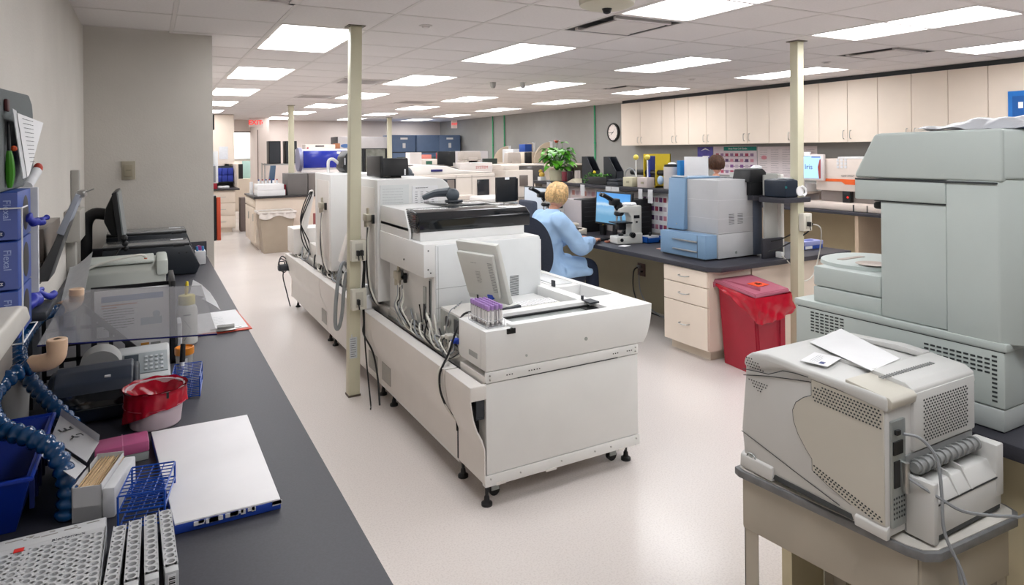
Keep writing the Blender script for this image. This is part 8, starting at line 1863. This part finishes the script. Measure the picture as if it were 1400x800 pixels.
# beige counter in front of the incubators, boxes
bx('rear_counter', 'beige counter run in front of the far incubators', 'counter', 4.9, 6.6, 13.0, 13.7, 0, 1.33, mat('beige rear counter', 'CFC2AE', .5))
bx('pink_box', 'pink-red carton stack on the counter before the incubators', 'box', 5.0, 5.28, 13.1, 13.4, 1.45, 1.56, mat('salmon carton', 'D98478', .6))
bx('white_crate', 'white crate under the pink carton before the incubators', 'box', 4.9, 5.45, 13.05, 13.4, 1.332, 1.448, PAPERS)
bx('white_jug', 'white plastic jug with blue mark right of the pink cartons', 'jug', 5.52, 5.72, 13.1, 13.3, 1.332, 1.55, PAPER, bev=.04)
bx('small_red_box', 'small red box beside the white jug', 'box', 5.46, 5.51, 13.1, 13.3, 1.332, 1.60, RED)
t = thing('white_device', 'white device with green display in front of the far fridge', 'device', (4.2, 10.5, 0))
mb = MB(); mb.box(3.95, 4.45, 10.5, 10.9, 0, 1.36, bev=.01); mb.box(4.0, 4.40, 10.5, 10.85, 1.36, 1.50, bev=.01); part('case', mb, BEI2, t); mb = MB(); mb.box(4.13, 4.24, 10.492, 10.5, 1.41, 1.47); part('green_display', mb, mat('dark green display', '3E6B58', .3), t)
bx('white_column_box', 'upright white box beside the far fridge', 'box', 3.66, 3.86, 10.0, 10.2, .0, 1.62, mat('column white', 'E5DEDB', .5))
# counter by the grey wall with carrels
t = thing('wall_counter', 'cream counter with hutch along the grey wall near the green pipes', 'counter', (7.3, 12.5, 0))
mb = MB(); mb.box(6.95, 7.699, 10.2, 15.6, 0, .88); mb.box(6.90, 7.699, 10.2, 15.6, .88, .91, bev=.003); part('base', mb, LAMD, t)
mb = MB(); mb.box(6.95, 7.68, 10.6, 15.5, 1.33, 1.36, bev=.003); mb.box(6.97, 7.0, 10.6, 15.5, .91, 1.33); part('hutch', mb, LAMD, t)
cn = ['curved cream divider on the hutch, farthest left of three', 'curved cream divider on the hutch, middle one', 'curved cream divider on the hutch behind the anthurium']
for k, (y, z1) in enumerate(((13.4, 1.73), (12.3, 1.79), (11.6, 1.80))):
    t = thing('curved_divider', cn[k], 'divider', (7.1, y, 1.36), group='curved cream dividers')
    mb = MB(); mb.prism([(6.93+.0, 1.362)]+[(7.32-.39*math.cos(a), 1.362+(z1-1.362)*math.sin(a)) for a in [q*PI/20 for q in range(1, 11)]]+[(7.32, 1.362)], 'y', y, y+.025); part('panel', mb, mat('cream divider', 'C9B9A5', .5), t)
    mb = MB(); mb.box(7.32, 7.38, y-.01, y+.04, 1.362, z1+.01); part('post', mb, PAPER, t)
bx('binder_row', 'white binders on the hutch between the curved dividers', 'binder', 7.05, 7.4, 12.7, 13.2, 1.362, 1.66, PAPERS)
bx('blue_binder', 'royal blue binder on the hutch between the curved dividers', 'binder', 6.85+.1, 7.12, 12.0, 12.25, 1.60, 1.76, mat('royal blue binder', '1F4A9E', .5))
bx('shelf_box', 'cream box under the blue binder on the hutch', 'box', 6.95, 7.3, 11.95, 12.25, 1.362, 1.598, LAMD)
t = thing('monitor', 'beige monitor seen from behind, left of the black one before the grey wall', 'monitor', (5.6, 10.2, 0))
mb = MB(); mb.prism([(5.54, 1.38), (5.84, 1.38), (5.82, 1.60), (5.56, 1.60)], 'y', 10.2, 10.35, bev=.02); mb.box(5.62, 5.76, 10.18, 10.2, 1.36, 1.44); part('case', mb, MATS['aged beige monitor'], t)
mb = MB(); mb.box(5.3, 6.6, 10.1, 10.9, 1.30, 1.36, bev=.004); mb.box(5.3, 6.6, 10.15, 10.85, 0, 1.30); part('counter_under', mb, LAMD, t)
t = thing('monitor', 'slim black monitor seen edge-on right of the beige one before the grey wall', 'monitor', (6.0, 10.3, 1.36))
mb = MB(); mb.box(5.95, 6.08, 10.25, 10.3, 1.38, 1.60, bev=.006); mb.box(5.97, 6.3, 10.2, 10.4, 1.362, 1.395, bev=.005); part('frame', mb, BLACK, t)
t = thing('monitor', 'dark green-edged monitor seen from behind between the two beige instruments', 'monitor', (4.6, 9.6, 0))
mb = MB(); mb.box(4.72, 4.98, 9.5, 9.54, 1.32, 1.51, bev=.006); part('frame', mb, mat('dark olive back', '2F3A33', .4), t)
mb = MB(); mb.box(4.6, 5.1, 9.45, 9.9, 0, 1.28, bev=.006); mb.box(4.84, 4.90, 9.5, 9.6, 1.28, 1.34); mb.box(4.88, 5.05, 9.42, 9.5, 1.281, 1.32, bev=.008); part('stand', mb, BEI2, t)
bx('distant_printer', 'pale grey box-like printer in front of the far corner', 'printer', 5.25, 5.72, 11.3, 11.8, 1.20, 1.63, mat('pale lilac grey', 'BDB9BC', .5))
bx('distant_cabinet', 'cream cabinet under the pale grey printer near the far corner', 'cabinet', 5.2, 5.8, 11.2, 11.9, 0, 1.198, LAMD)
bx('distant_printer', 'beige monitor-like printer before the far right exit sign', 'printer', 4.72, 5.02, 10.3, 10.5, 1.40, 1.62, MATS['aged beige monitor'])
bx('distant_cabinet', 'cream cabinet below the beige printer in the middle distance', 'cabinet', 4.6, 5.1, 10.25, 10.8, 0, 1.398, LAMD)
